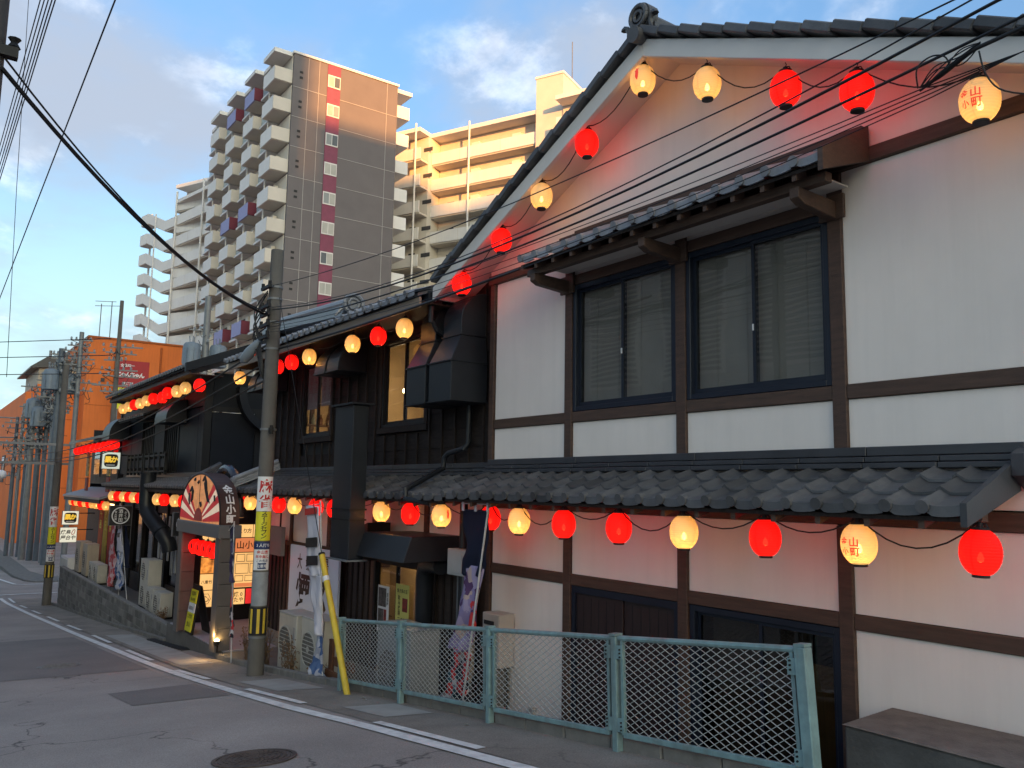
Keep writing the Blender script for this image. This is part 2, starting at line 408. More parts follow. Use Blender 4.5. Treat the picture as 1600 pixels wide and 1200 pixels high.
# glyphs as flat meshes
GLYPH = {}
def glyph(ch, bold=0.0):
    key = (ch, bold)
    if key not in GLYPH:
        c = bpy.data.curves.new('glyph', 'FONT'); c.body = ch; c.size = 1; c.resolution_u = 2; c.offset = bold
        o = bpy.data.objects.new('glyph', c); COL.objects.link(o)
        bpy.context.view_layer.update()
        me = bpy.data.meshes.new_from_object(o.evaluated_get(bpy.context.evaluated_depsgraph_get()))
        vs = [(v.co.x, v.co.y) for v in me.vertices]; fs = [tuple(p.vertices) for p in me.polygons]
        bpy.data.objects.remove(o); bpy.data.curves.remove(c); bpy.data.meshes.remove(me)
        GLYPH[key] = (vs, fs)
    return GLYPH[key]
def letters(mb, text, c, right, up, size, vertical=False, bold=0.02, pitch=None, squash=1.0, slant=0.0):
    """write text centred on c in the plane (right, up)"""
    c, right, up = Vector(c), Vector(right), Vector(up)
    n = len(text); pitch = pitch or size * 1.02
    for i, ch in enumerate(text):
        if ch == ' ': continue
        vs, fs = glyph(ch, bold)
        wide = ord(ch) > 0x2000
        t = (i - (n - 1) / 2) * pitch
        o = c - up * t if vertical else c + right * t
        turn = vertical and ch == 'ー'
        cx = 0.5 if wide else (max(v[0] for v in vs) + min(v[0] for v in vs)) / 2 if vs else 0
        pts = []
        for x, y in vs:
            x, y = x - cx, y - 0.36
            if turn: x, y = -y + 0.0, x
            pts.append(o + right * ((x + y * slant) * size * squash) + up * (y * size))
        mb.add(pts, fs)
    return mb

# ---------------------------------------------------------------- ground profile
KN = [(-400, -4.6), (-90, -4.4), (-60, -4.15), (-45, -3.72), (-37.5, -3.25), (-29, -2.66), (-21, -2.03), (-16, -1.61), (-8, -.77), (0, .07), (12, 1.33), (60, 3.5), (400, 6)]
def g(x):
    if x <= KN[0][0]: return KN[0][1]
    if x >= KN[-1][0]: return KN[-1][1]
    i = max(k for k in range(len(KN) - 1) if KN[k][0] <= x)
    def sl(k):
        if k == 0 or k == len(KN) - 1: return 0
        a = (KN[k][1] - KN[k - 1][1]) / (KN[k][0] - KN[k - 1][0]); b = (KN[k + 1][1] - KN[k][1]) / (KN[k + 1][0] - KN[k][0])
        return 2 * a * b / (a + b) if a * b > 0 else 0
    (x0, y0), (x1, y1) = KN[i], KN[i + 1]; h = x1 - x0; t = (x - x0) / h
    return y0 * (2 * t**3 - 3 * t * t + 1) + sl(i) * h * (t**3 - 2 * t * t + t) + y1 * (3 * t * t - 2 * t**3) + sl(i + 1) * h * (t**3 - t * t)
XS = [-900, -400, -250, -150, -110] + list(range(-90, -44, 5)) + [-45 + .75 * k for k in range(80)] + list(range(16, 64, 6)) + [90, 150, 400, 900]
def strip(mb, xs, ya, yb, dz, zf=None):
    """sheet over the ground between two Y curves (numbers or functions of X)"""
    fa = ya if callable(ya) else (lambda x: ya)
    fb = yb if callable(yb) else (lambda x: yb)
    zf = zf or g
    vs = []
    for x in xs: vs += [(x, fa(x), zf(x) + dz), (x, fb(x), zf(x) + dz)]
    return mb.add(vs, [(2 * i, 2 * i + 2, 2 * i + 3, 2 * i + 1) for i in range(len(xs) - 1)])
def xs_between(a, b, step=0.6):
    n = max(1, int(abs(b - a) / step)); return [a + (b - a) * k / n for k in range(n + 1)]
def curve(pts):
    def f(x):
        if x <= pts[0][0]: return pts[0][1]
        for (a, b), (c, d) in zip(pts, pts[1:]):
            if x <= c: return b + (d - b) * (x - a) / (c - a)
        return pts[-1][1]
    return f
KERB = curve([(-46, 5.6), (-40, 5.44), (-31, 5.42), (-25, 5.36), (-20, 5.28), (-15, 5.17), (-11, 5.14), (-6, 5.08), (-2, 5.08)])

# ---------------------------------------------------------------- ground, road, pavement
low = lambda x: min(g(x), -2.4) if x > -47 else g(x)
mb = MB()
for ya, yb, zf in ((-900, -60, g), (-60, -8, g), (-8, 5.0, g), (5.0, 5.06, g), (5.18, 20, low), (20, 120, low), (120, 900, low)):
    strip(mb, XS, ya, yb, -0.012, zf)
vs = []
for x in XS: vs += [(x, 5.06, g(x) - 0.012), (x, 5.18, low(x) - 0.012)]
mb.add(vs, [(2 * i, 2 * i + 2, 2 * i + 3, 2 * i + 1) for i in range(len(XS) - 1)])
tag(mb.build('ground', M_ASPHALT, local=True), kind='structure')
xr = [x for x in XS if -90 <= x <= 60]
tag(strip(MB(), xr, -5.6, 4.22, 0.0).build('road', M_ASPHALT, local=True), kind='structure')
xp = [x for x in XS if -46 <= x <= 20]
tag(strip(MB(), xp, lambda x: 4.20 + (0.2 if x < -22 else 0.2 * max(0, min(1, (-12 - x) / 10))), lambda x: KERB(x) + 0.02, 0.006).build('pavement', M_ASPHALT3, local=True), kind='structure')
def patch(name, m, pts, dz, n=6):
    (ax, ay), (bx_, by), (cx, cy), (dx, dy) = pts
    mb = MB(); vs = []
    for i in range(n + 1):
        t = i / n
        p = (ax + (dx - ax) * t, ay + (dy - ay) * t); q = (bx_ + (cx - bx_) * t, by + (cy - by) * t)
        for s in range(3):
            x, y = p[0] + (q[0] - p[0]) * s / 2, p[1] + (q[1] - p[1]) * s / 2
            vs.append((x, y, g(x) + dz))
    mb.add(vs, [(3 * i + s, 3 * i + s + 1, 3 * i + s + 4, 3 * i + s + 3) for i in range(n) for s in range(2)])
    return tag(mb.build(name, m, local=True), kind='structure')
patch('pavement_slab', M_PAVE, [(-24.4, 4.6), (-24.0, 5.2), (-16.1, 4.92), (-16.2, 4.38)], 0.011, 16)
patch('pavement_slab', M_PAVE, [(-13.04, 4.36), (-12.83, 4.96), (-11.2, 4.95), (-11.5, 4.4)], 0.011)
patch('pavement_slab', M_PAVE, [(-9.43, 4.40), (-9.13, 4.93), (-8.2, 4.9), (-8.4, 4.42)], 0.011)
patch('asphalt_patch', M_ASPHALT2, [(-25.2, 0.2), (-24.6, 3.90), (-16.3, 3.84), (-16.9, 0.2)], 0.005, 12)
patch('asphalt_patch', M_ASPHALT2, [(-13.5, 2.64), (-13.5, 3.85), (-11.75, 3.86), (-11.9, 2.63)], 0.005)
# painted lines
wc = curve([(-45, 4.10), (-37, 4.08), (-29.7, 4.12), (-20.7, 4.06), (-16, 4.01), (-12.4, 3.97), (-9.8, 3.96), (-8.3, 4.04), (-6.8, 4.07), (-5.5, 4.10), (8, 4.2)])
xl = xs_between(-46, 14, 0.75)
tag(strip(MB(), xl, lambda x: wc(x) - 0.075, lambda x: wc(x) + 0.075, 0.012).build('edge_line', M_WHITEPAINT, local=True), kind='structure')
for a, b, y0, y1 in [(-45.8, -42.9, 4.42, 4.38), (-40.8, -38.8, 4.37, 4.38), (-37, -34.9, 4.37, 4.40), (-33.3, -30.8, 4.41, 4.41), (-29, -26.7, 4.40, 4.40), (-24.7, -22.1, 4.36, 4.30),
                     (-20.0, -17.6, 4.24, 4.19), (-15.6, -13.8, 4.13, 4.15), (-12.1, -10.1, 4.18, 4.20), (-8.2, -6.3, 4.22, 4.26), (-4.4, -2.4, 4.3, 4.32)]:
    c = curve([(a, y0), (b, y1)])
    tag(strip(MB(), xs_between(a, b), lambda x: c(x) - 0.05, lambda x: c(x) + 0.05, 0.014).build('dash_line', M_WHITEPAINT, local=True), kind='structure')
# side street: stop line, edge lines, kerbed island
def flat_line(p, q, w, name='junction_line'):
    p, q = Vector((*p, 0)), Vector((*q, 0)); d = (q - p).normalized(); n = Vector((-d.y, d.x, 0)) * w / 2
    mb = MB(); N = 8; vs = []
    for k in range(N + 1):
        c = p.lerp(q, k / N); a, b = c + n, c - n
        vs += [(a.x, a.y, g(a.x) + 0.016), (b.x, b.y, g(b.x) + 0.016)]
    mb.add(vs, [(2 * i, 2 * i + 2, 2 * i + 3, 2 * i + 1) for i in range(N)])
    tag(mb.build(name, M_WHITEPAINT, local=True), kind='structure')
flat_line((-47.9, 3.6), (-47.9, 9.0), 0.3)
flat_line((-54.2, 5.9), (-54.0, 10.0), 0.15)
flat_line((-59.5, 5.0), (-54.6, 5.5), 0.18)
flat_line((-54.6, 5.5), (-54.2, 6.0), 0.18)
isl = [(-90, 5.55), (-60, 5.85), (-56.6, 6.15), (-55.6, 6.6), (-55.4, 7.4), (-55.6, 26), (-90, 26)]
mb = MB(); mb.prism(isl, 'z', -6, -4.02)
tag(mb.build('side_pavement', M_KERB, local=True), kind='structure')
tag(MB().prism([(-90, 7.0), (-62, 7.0), (-58.2, 7.6), (-57.6, 9), (-57.6, 25), (-90, 25)], 'z', -4.3, -4.012).build('side_street', M_ASPHALT, local=True), kind='structure')
# kerb stones along the pavement
k0 = MB().box(-0.295, 0.295, -0.05, 0.05, -0.25, 0.10).build('kerb_stone', M_KERB, bevel=0.012, local=True)
kerb = thing('kerb', (-20, 5.2, -2), 'low concrete kerb running along the back of the pavement', 'kerb')
k0.parent = kerb
first = True
x = -40.0
while x < -3.8:
    yy = KERB(x); s = (g(x + .3) - g(x - .3)) / .6
    if not (-21.2 < x < -17.0):
        rot = (0, -math.atan(s), math.atan((KERB(x + .3) - KERB(x - .3)) / .6))
        if first:
            k0.location = Vector((x, yy, g(x))) - kerb.location; k0.rotation_euler = rot; first = False
        else:
            inst(k0, (x, yy + RN.uniform(-.006, .006), g(x) + RN.uniform(-.008, .008)), kerb, rot)
    x += 0.6
# sunken drain cover by the gate
dr = thing('drain_cover', (-20.5, 5.3, g(-20.5)), 'dark steel drain cover plate in the pavement by the gate', 'drain cover')
mb = MB()
for k in range(12):
    xx = -22.0 + k * 0.26
    mb.box(xx, xx + 0.22, 5.08, 5.36, g(xx + .1) + 0.012, g(xx + .1) + 0.035)
mb.build('grate_bar', M_BLACK, dr)
# manhole covers: ring, lid with raised studs
def manhole(cx, cy, r, label, m, pat):
    s = (g(cx + .3) - g(cx - .3)) / .6
    t = thing('manhole_cover', (cx, cy, g(cx) + 0.006), label, 'manhole cover', 'manhole covers in the road')
    t.rotation_euler = (0, -math.atan(s), 0)
    MB().lathe([(r + .05, 0.0), (r + .05, 0.006), (r + .012, 0.008), (r + .012, 0.0)], 36, cap=False).build('rim', m, t, local=True)
    MB().lathe([(r, 0.0), (r, 0.007), (r - .03, 0.008), (r - .035, 0.005), (0.001, 0.005)], 36, cap=False).build('lid', m, t, local=True)
    mb = MB()
    for ring in range(1, 6):
        rr = r * (0.16 * ring + 0.02); n = 6 + ring * 5
        for k in range(n):
            a = 2 * math.pi * (k + ring * .37) / n
            w = rr * math.pi / n * (0.8 if pat else 0.55)
            c, d = Vector((math.cos(a) * rr, math.sin(a) * rr, 0.007)), Vector((-math.sin(a), math.cos(a), 0))
            mb.obox(c, d * w, Vector((math.cos(a), math.sin(a), 0)) * r * 0.045, (0, 0, 0.0035))
    o = mb.build('stud_pattern', m, t, local=True); o['kind'] = 'stuff'
M_MAN1 = mat('worn_cover_steel', (0.17, 0.165, 0.155), 0.6, 0.4, 12, 0.4, 80, metal=0.2)
M_MAN2 = mat('rusty_cover_iron', (0.075, 0.058, 0.050), 0.65, 0.5, 9, 0.5, 80, metal=0.2)
manhole(-18.25, 2.68, 0.33, 'pale worn manhole cover farther down the road', M_MAN1, False)
manhole(-7.5, 2.69, 0.31, 'dark rusty manhole cover in the near road', M_MAN2, True)
# the lots the houses stand on
M_LOT = mat('lot_concrete', (0.13, 0.122, 0.112), 0.9, 0.3, 2, 0.5, 60, streak=0.0)
tag(bx('lot_paving', M_LOT, None, -20.9, 6, 5.25, 30, -2.6, -1.55), kind='structure')
tag(bx('terrace', M_LOT, None, -38.4, -20.95, 5.56, 30, -4.6, -1.86), kind='structure')
tag(bx('entrance_paving', mat('pale_entrance_tile', (0.36, 0.33, 0.35), 0.6, 0.15, 3, 0.1, 40), None, -20.7, -16.7, 5.27, 9, -1.6, -1.53), kind='structure')
tag(bx('road_verge_wall', M_CONC, None, -15.5, 6, 5.14, 5.24, -2.6, -1.62), kind='structure')

# ---------------------------------------------------------------- roof tile rows
def tile_mesh(pitch, dy, dz, eave=False, name='roof_tile', m=None, disc=0.046, nu=9):
    h = lambda u: 0.036 * math.exp(-((u - .13) / .12) ** 2) + 0.012 * (2 * (u - .56)) ** 2
    mb = MB(); vs = []
    us = [k / nu * 1.04 for k in range(nu + 1)]
    for u in us:
        z = h(u)
        vs += [(u * pitch, 0, z + 0.024), (u * pitch, dy * 1.06, dz * 1.06 + z), (u * pitch, 0.0, z + (-0.045 if eave else 0.004)), (u * pitch, 0.02, z + (-0.045 if eave else 0.004))]
    fs = []
    for k in range(nu):
        a, b = 4 * k, 4 * k + 4
        fs += [(a, b, b + 1, a + 1), (a + 2, b + 2, b, a), (a + 3, b + 3, b + 2, a + 2)]
    mb.add(vs, fs)
    if eave:
        mb.cyl((pitch * .13, -0.022, 0.018), (pitch * .13, 0.03, 0.03), disc, n=12)
    o = mb.build(name, m or M_TILE, local=True, smooth='auto')
    return o
def tile_field(parent, x0, n, pitch, ye, ze, yw, zw, rows, m, base=True):
    """n columns of tiles from x0, eave line (ye, ze) up to the wall (yw, zw), every tile an object"""
    dy, dz = (yw - ye) / rows, (zw - ze) / rows
    te, tn = tile_mesh(pitch, dy, dz, True, 'eave_tile', m), tile_mesh(pitch, dy, dz, False, 'roof_tile', m)
    used = set()
    for r in range(rows):
        for c in range(n):
            src = te if r == 0 else tn
            p = Vector((x0 + c * pitch + RN.uniform(-.003, .003), ye + r * dy + RN.uniform(-.003, .003), ze + r * dz + 0.014 * 0 + RN.uniform(-.002, .002)))
            if src in used: inst(src, p, parent)
            else:
                used.add(src); src.parent = parent; src.location = p - wloc(parent)
    if base:
        MB().hexa([(x0, ye + .03, ze - .075), (x0 + n * pitch, ye + .03, ze - .075), (x0 + n * pitch, yw + .1, zw - .04), (x0, yw + .1, zw - .04),
                   (x0, ye + .03, ze - .045), (x0 + n * pitch, ye + .03, ze - .045), (x0 + n * pitch, yw + .1, zw - .01), (x0, yw + .1, zw - .01)]).build('roof_boarding', M_BATTEN, parent)
def tile_mass(parent, x0, n, pitch, ye, ze, yw, zw, rows, m, name='tile_courses', far=1):
    """the same courses joined into one part, where single tiles are too small to tell apart"""
    mb = MB(); dy, dz = (yw - ye) / rows, (zw - ze) / rows
    prof = [(0, .028), (.13, .05), (.3, .012), (.6, 0), (1, .012)]
    for r in range(rows):
        y, z = ye + r * dy, ze + r * dz
        for c in range(n):
            for (ua, ha), (ub, hb) in zip(prof, prof[1:]):
                xa, xb = x0 + (c + ua) * pitch, x0 + (c + ub) * pitch
                mb.add([(xa, y, z + ha + .024), (xb, y, z + hb + .024), (xb, y + dy * 1.05, z + dz * 1.05 + hb), (xa, y + dy * 1.05, z + dz * 1.05 + ha),
                        (xa, y, z + ha - .03), (xb, y, z + hb - .03)], [(0, 1, 2, 3), (4, 5, 1, 0)])
            if r == 0: mb.cyl((x0 + (c + .13) * pitch, y - .02, z + .02), (x0 + (c + .13) * pitch, y + .02, z + .03), .046, n=8)
    o = mb.build(name, m, parent); o['kind'] = 'stuff'
    x1 = x0 + n * pitch
    MB().hexa([(x0, ye + .03, ze - .075), (x1, ye + .03, ze - .075), (x1, yw + .1, zw - .04), (x0, yw + .1, zw - .04),
               (x0, ye + .03, ze - .04), (x1, ye + .03, ze - .04), (x1, yw + .1, zw - .005), (x0, yw + .1, zw - .005)]).build('roof_boarding', M_BATTEN, parent)
def rafters(parent, x0, x1, step, ye, ze, yw, zw, m=None):
    n = int((x1 - x0) / step)
    p0 = None
    for k in range(n + 1):
        x = x0 + (x1 - x0) * (k + .5) / (n + 1)
        if p0 is None:
            p0 = MB().hexa([(x - .022, ye, ze - .06), (x + .022, ye, ze - .06), (x + .022, yw, zw - .07), (x - .022, yw, zw - .07),
                            (x - .022, ye, ze), (x + .022, ye, ze), (x + .022, yw, zw), (x - .022, yw, zw)]).build('rafter', m or M_TIMBERH, parent)
            xb = x
        else:
            o = inst(p0, (0, 0, 0), None); o.parent = parent; o.location = (x - xb, 0, 0)
def ridge_courses(parent, x0, x1, y, z, n=3, m=None, seam=0.6):
    """stacked flashing tiles where the canopy meets the wall, in lengths"""
    for k in range(n):
        yy = y - 0.035 * (n - k) ; zz = z + 0.05 * k
        L = seam * (1.0 if k < n - 1 else 3.0)
        src, x = None, x0
        while x < x1 - .02:
            e = min(L, x1 - x)
            if src is None or e < L - .01:
                o = bx('flashing_course', m or M_FLASH, parent, x + .003, x + e - .003, yy, y + .06, zz, zz + (.044 if k < n - 1 else .075), bevel=.006)
                if src is None: src, xs = o, x
            else:
                o = inst(src, (0, 0, 0), None); o.parent = parent; o.location = (x - xs, 0, 0)
            x += L

def sash_window(parent, x0, x1, z0, z1, y, fm, gm, n=2, fw=0.05, name='window', lock=True, depth=0.10):
    """frame mesh with sash and pane children"""
    mb = MB()
    mb.box(x0, x0 + fw, y, y + depth, z0, z1).box(x1 - fw, x1, y, y + depth, z0, z1).box(x0 + fw, x1 - fw, y, y + depth, z1 - fw, z1).box(x0 + fw, x1 - fw, y, y + depth, z0, z0 + fw)
    w = mb.build(name, fm, parent, bevel=.004)
    a, b = x0 + fw, x1 - fw; sw = (b - a) / n
    for k in range(n):
        yy = y + .025 + (0.03 if k % 2 == 0 else 0.0)
        xa, xb = a + k * sw - (0.015 if k else 0), a + (k + 1) * sw + (0.015 if k < n - 1 else 0)
        s = .032; za, zb = z0 + fw, z1 - fw
        MB().box(xa, xa + s, yy, yy + .028, za, zb).box(xb - s, xb, yy, yy + .028, za, zb).box(xa + s, xb - s, yy, yy + .028, zb - s, zb).box(xa + s, xb - s, yy, yy + .028, za, za + s * 1.6).build('sash', fm, w)
        MB().box(xa + s, xb - s, yy + .011, yy + .017, za + s * 1.6, zb - s).build('pane', gm, w)
    if lock:
        for k in range(1, n):
            xm = a + k * sw
            MB().box(xm - .006, xm + .008, y + .008, y + .02, (z0 + z1) / 2 - .16, (z0 + z1) / 2 - .10).build('sash_lock', M_WHITE, w)
    return w

# ---------------------------------------------------------------- near house with the gable
YW = 6.30
H1 = thing('gable_house', (-5.83, YW, -1.55), 'white plastered timber frame house with wide gable and brown beams', 'house')
PX = [-9.21, -7.60, -5.82, -4.05, -2.36]                      # posts
RIDGE, RS = -5.81, 0.445
def zs(x, top=6.155): return top - RS * abs(x - RIDGE)         # soffit height
for x in PX:
    w = 0.066 if x > -9 else 0.05
    bx('post', M_TIMBER, H1, x - w, x + w, YW - .035, YW + .12, -1.55, 1.40, bevel=.006)
    bx('post', M_TIMBER, H1, x - w, x + w, YW - .035, YW + .12, 2.00, 4.395, bevel=.006)
for (za, zb) in ((0.58, 0.70), (2.44, 2.56)):
    for a, b in zip(PX, PX[1:]):
        bx('beam', M_TIMBERH, H1, a + .067, b - .067, YW - .028, YW + .12, za, zb, bevel=.006)
bx('wall_plate', M_TIMBERH, H1, -9.30, -2.30, YW - .045, YW + .12, 4.40, 4.525, bevel=.006)
bx('canopy_ledger', M_TIMBERH, H1, -9.30, -2.30, YW - .03, YW + .12, 1.41, 1.55, bevel=.006)
bx('wall_backing', M_PLASTER, H1, -9.24, -2.36, YW + .003, YW + .10, 1.56, 1.99)
for a, b in zip(PX, PX[1:]):
    a, b = a + .066, b - .066
    i = PX.index(min(PX, key=lambda q: abs(q - (a - .066))))
    bx('plaster_panel', M_PLASTER, H1, a, b, YW, YW + .1, .705, 1.405)
    bx('plaster_panel', M_PLASTER, H1, a, b, YW, YW + .1, 2.0, 2.435)
    if i in (0, 3):
        bx('plaster_panel', M_PLASTER, H1, a, b, YW, YW + .1, 2.565, 4.395)
        bx('plaster_panel', M_PLASTER, H1, a, b, YW, YW + .1, -1.55, .575)
    else:
        bx('plaster_panel', M_PLASTER, H1, a, b, YW + .01, YW + .1, 4.20, 4.395)
        bx('lintel', M_TIMBERH, H1, a, b, YW - .03, YW + .12, 4.075, 4.195, bevel=.006)
# gable plaster above the wall plate
gp = [(-9.30, 4.53), (-2.30, 4.53), (-2.30, zs(-2.30)), (RIDGE, zs(RIDGE)), (-9.30, zs(-9.30))]
MB().prism(gp, 'y', YW, YW + .1).build('gable_panel', M_PLASTER, H1)
bx('side_wall', M_PLASTER, H1, -2.36, -2.30, YW + .125, 14, -1.55, 4.6)
bx('side_wall', M_PLASTER, H1, -9.29, -9.23, YW + .125, 14, -1.55, 4.6)
bx('back_wall', M_PLASTER, H1, -9.23, -2.36, 13.9, 14, -1.55, 6.0)
bx('floor', M_VOID, H1, -9.2, -2.4, YW + .15, 13.9, 1.7, 1.8)
# windows
for x0, x1 in ((-7.53, -5.89), (-5.75, -4.12)):
    w = sash_window(H1, x0, x1, 2.565, 4.07, YW - .02, M_FRAME, M_GLASS, fw=.055)
    mb = MB(); z = 2.66
    while z < 4.0:
        mb.hexa([(x0 + .07, YW + .10, z), (x1 - .07, YW + .10, z), (x1 - .07, YW + .104, z), (x0 + .07, YW + .104, z),
                 (x0 + .07, YW + .106, z + .030), (x1 - .07, YW + .106, z + .030), (x1 - .07, YW + .110, z + .030), (x0 + .07, YW + .110, z + .030)])
        z += .028
    for xx in (x0 + .3, (x0 + x1) / 2 - .15, (x0 + x1) / 2 + .2, x1 - .3):
        mb.box(xx, xx + .006, YW + .094, YW + .098, 2.64, 4.02)
    o = mb.build('blind_slats', M_BLIND, w); o['kind'] = 'stuff'
# sliding door and glazed door under the canopy
M_DOORWOOD = mat('dark_red_door', (0.030, 0.018, 0.018), 0.45, 0.3, 6, 0.2, 50, stretch=(8, 8, .5))
dr = MB().box(-7.53, -5.89, YW - .01, YW + .06, .50, .575).box(-7.53, -7.47, YW - .01, YW + .06, -1.55, .5).box(-5.95, -5.89, YW - .01, YW + .06, -1.55, .5).build('door', M_FRAME, H1)
for k in range(2):
    a = -7.47 + k * .76
    bx('door_leaf', M_DOORWOOD, dr, a, a + .755, YW + .015 + .02 * k, YW + .05 + .02 * k, -1.54, .498, bevel=.006)
    for q in range(1, 6): bx('door_groove', M_INK, dr, a + q * .126 - .003, a + q * .126 + .003, YW + .013 + .02 * k, YW + .0155 + .02 * k, -1.5, .46)
sash_window(H1, -5.75, -4.12, -1.52, .575, YW - .01, M_FRAME, M_GLASSD, fw=.06, name='glazed_door', lock=False)
bx('inner_screen', mat('brown_inner_screen', (.24, .20, .165), .8, .2, 2, 0, stretch=(3, 3, .6)), H1, -5.72, -4.62, YW + .30, YW + .33, -1.5, .5)  # brown panel added behind the glass, imitating the door's brown reflection
bx('curtain', mat('amber_curtain', (.42, .25, .09), .8, .3, 4, 0, stretch=(12, 12, .3)), H1, -4.6, -4.2, YW + .2, YW + .22, -1.5, .2)
bx('interior_wall', M_VOID, H1, -9.2, -2.4, YW + 2.2, YW + 2.3, -1.55, 1.7)
bx('interior_wall', M_VOID, H1, -9.2, -2.4, YW + 1.2, YW + 1.3, 1.8, 4.9)

# roof
def slab(x0, x1, y0, y1, top, th):
    z0, z1 = zs(x0, top), zs(x1, top)
    return [(x0, y0, z0 - th), (x1, y0, z1 - th), (x1, y1, z1 - th), (x0, y1, z0 - th), (x0, y0, z0), (x1, y0, z1), (x1, y1, z1), (x0, y1, z0)]
roof = MB().hexa(slab(-9.98, RIDGE, 5.80, 14.6, 6.27, .115)).hexa(slab(RIDGE, -1.64, 5.80, 14.6, 6.27, .115)).build('roof', M_SOFFIT, H1)
for a, b, nm in ((-9.92, RIDGE, 0), (RIDGE, -1.70, 1)):
    p = [(a, zs(a, 6.055)), (b, zs(b, 6.055)), (b, zs(b, 6.245)), (a, zs(a, 6.245))]
    MB().prism(p, 'y', 5.735, 5.797).build('barge_board', M_WHITEBOARD, H1, bevel=.005)
bx('eave_fascia', M_WHITEBOARD, H1, -9.99, -9.93, 5.80, 14.5, zs(-9.95) - .05, zs(-9.95) + .06)
# verge tiles down both rakes, stepped and overlapping; tile field behind them
st = 0.27
ang = math.atan(RS)
vt = None
for side in (-1, 1):
    n = int(4.12 / st)
    for k in range(n + 1):
        x = RIDGE + side * (0.16 + st * k)
        if abs(x - RIDGE) > 4.2: break
        z = zs(x, 6.335)
        if vt is None:
            vt = MB().box(-.15, .15, 5.66 - 5.8, .32, -.055, .03).build('verge_tile', M_TILE, local=True, bevel=.012)
            vt.parent = roof; o = vt
        else:
            o = inst(vt, (0, 0, 0)); o.parent = roof
        o.location = Vector((x, 5.8, z)) - wloc(roof); o.rotation_euler = (0, -side * -1 * ang + (-side * .09) * -1, 0)
mb = MB()
for a, b in ((-9.98, RIDGE), (RIDGE, -1.64)):
    for k in range(16):
        xa, xb = a + (b - a) * k / 16, a + (b - a) * (k + 1) / 16
        mb.hexa(slab(xa, xb, 6.1, 14.6, 6.33, .05))
mb.build('tile_field', M_TILE, roof)
mb = MB()
for k in range(4): mb.box(RIDGE - .15 + .02 * k, RIDGE + .15 - .02 * k, 5.85, 14.6, 6.28 + .045 * k, 6.32 + .045 * k)
mb.cyl((RIDGE, 5.82, 6.47), (RIDGE, 14.6, 6.47), .075, n=12)
mb.build('ridge_cap', M_TILE, roof)
# ridge end ornament: ring disc with scrolls and a round stop tile
mb = MB()
c = Vector((RIDGE, 5.70, 6.47))
mb.add(*(lambda n=20: ([c + Vector((math.cos(2 * math.pi * k / n) * .145, 0, math.sin(2 * math.pi * k / n) * .145)) for k in range(n)] + [c + Vector((math.cos(2 * math.pi * k / n) * .145, .12, math.sin(2 * math.pi * k / n) * .145)) for k in range(n)],
        [tuple(range(n)), tuple(range(n, 2 * n))] + [(k, (k + 1) % n, n + (k + 1) % n, n + k) for k in range(n)]))())
ring = [c + Vector((math.cos(2 * math.pi * k / 20) * .11, -.02, math.sin(2 * math.pi * k / 20) * .11)) for k in range(21)]
mb.tube(ring, .026, 8)
mb.tube([c + Vector((math.cos(2 * math.pi * k / 16) * .055, -.02, math.sin(2 * math.pi * k / 16) * .055)) for k in range(17)], .02, 6)
for s in (-1, 1):
    mb.tube([c + Vector((s * (.17 + .05 * math.cos(t * .55) + .02 * t * .3), -.0, -.06 - .11 * (t / 8) + .05 * math.sin(t * .55))) for t in range(9)], [.04 - .003 * t for t in range(9)], 7)
mb.cyl((RIDGE - .0, 5.60, 6.25), (RIDGE, 5.78, 6.27), .085, n=14)
mb.box(RIDGE - .2, RIDGE + .2, 5.72, 5.84, 6.24, 6.34)
mb.build('ridge_end_ornament', M_TILE, roof, smooth='auto')
# gutter outlet and end of the barge at the left eave
mb = MB(); mb.box(-10.12, -9.96, 5.70, 5.92, 4.22, 4.37).cyl((-10.05, 5.80, 3.95), (-10.05, 5.80, 4.25), .04, n=10)
mb.tube([(-10.05, 5.8, 4.0), (-10.05, 5.9, 3.85), (-10.05, 6.25, 3.7)], .04, 8)
mb.build('gutter_outlet', M_BLACKMETAL, H1)

# window hood
PT = 0.265
HX0 = -7.72
tile_field(H1, HX0, 15, PT, 5.62, 4.30, 6.26, 4.60, 2, M_TILEL)
MB().box(HX0 + .05, HX0 + 15 * PT, 6.17, 6.27, 4.58, 4.66).box(HX0 + .3, HX0 + 15 * PT + .02, 6.2, 6.27, 4.66, 4.70).build('hood_flashing', M_TIMBERH, H1)
MB().prism([(5.60, 4.17), (5.60, 4.36), (6.26, 4.70), (6.26, 4.40)], 'x', HX0 + 15 * PT + .004, HX0 + 15 * PT + .05).build('hood_end_board', M_TIMBERH, H1)
MB().prism([(5.64, 4.19), (5.64, 4.25), (6.26, 4.52), (6.26, 4.40)], 'x', HX0 + .0, HX0 + .04).build('hood_end_board', M_TIMBERH, H1)
bx('hood_purlin', M_TIMBERH, H1, -7.80, -3.80, 5.79, 5.88, 4.15, 4.235, bevel=.005)
bx('hood_soffit', M_SOFFIT, H1, -7.62, -3.9, 5.89, 6.26, 4.232, 4.245)
rafters(H1, HX0 + .1, HX0 + 15 * PT - .1, .33, 5.66, 4.235, 5.80, 4.30)
for x in (-7.60, -5.82, -4.05):
    MB().prism([(5.72, 4.15), (5.72, 4.06), (5.80, 4.02), (6.27, 3.98), (6.27, 4.13)], 'x', x - .045, x + .045).build('hood_bracket', M_TIMBERH, H1, bevel=.005)
    bx('bracket_block', M_TIMBERH, H1, x - .12, x + .12, YW - .07, YW - .036, 3.98, 4.19, bevel=.005)

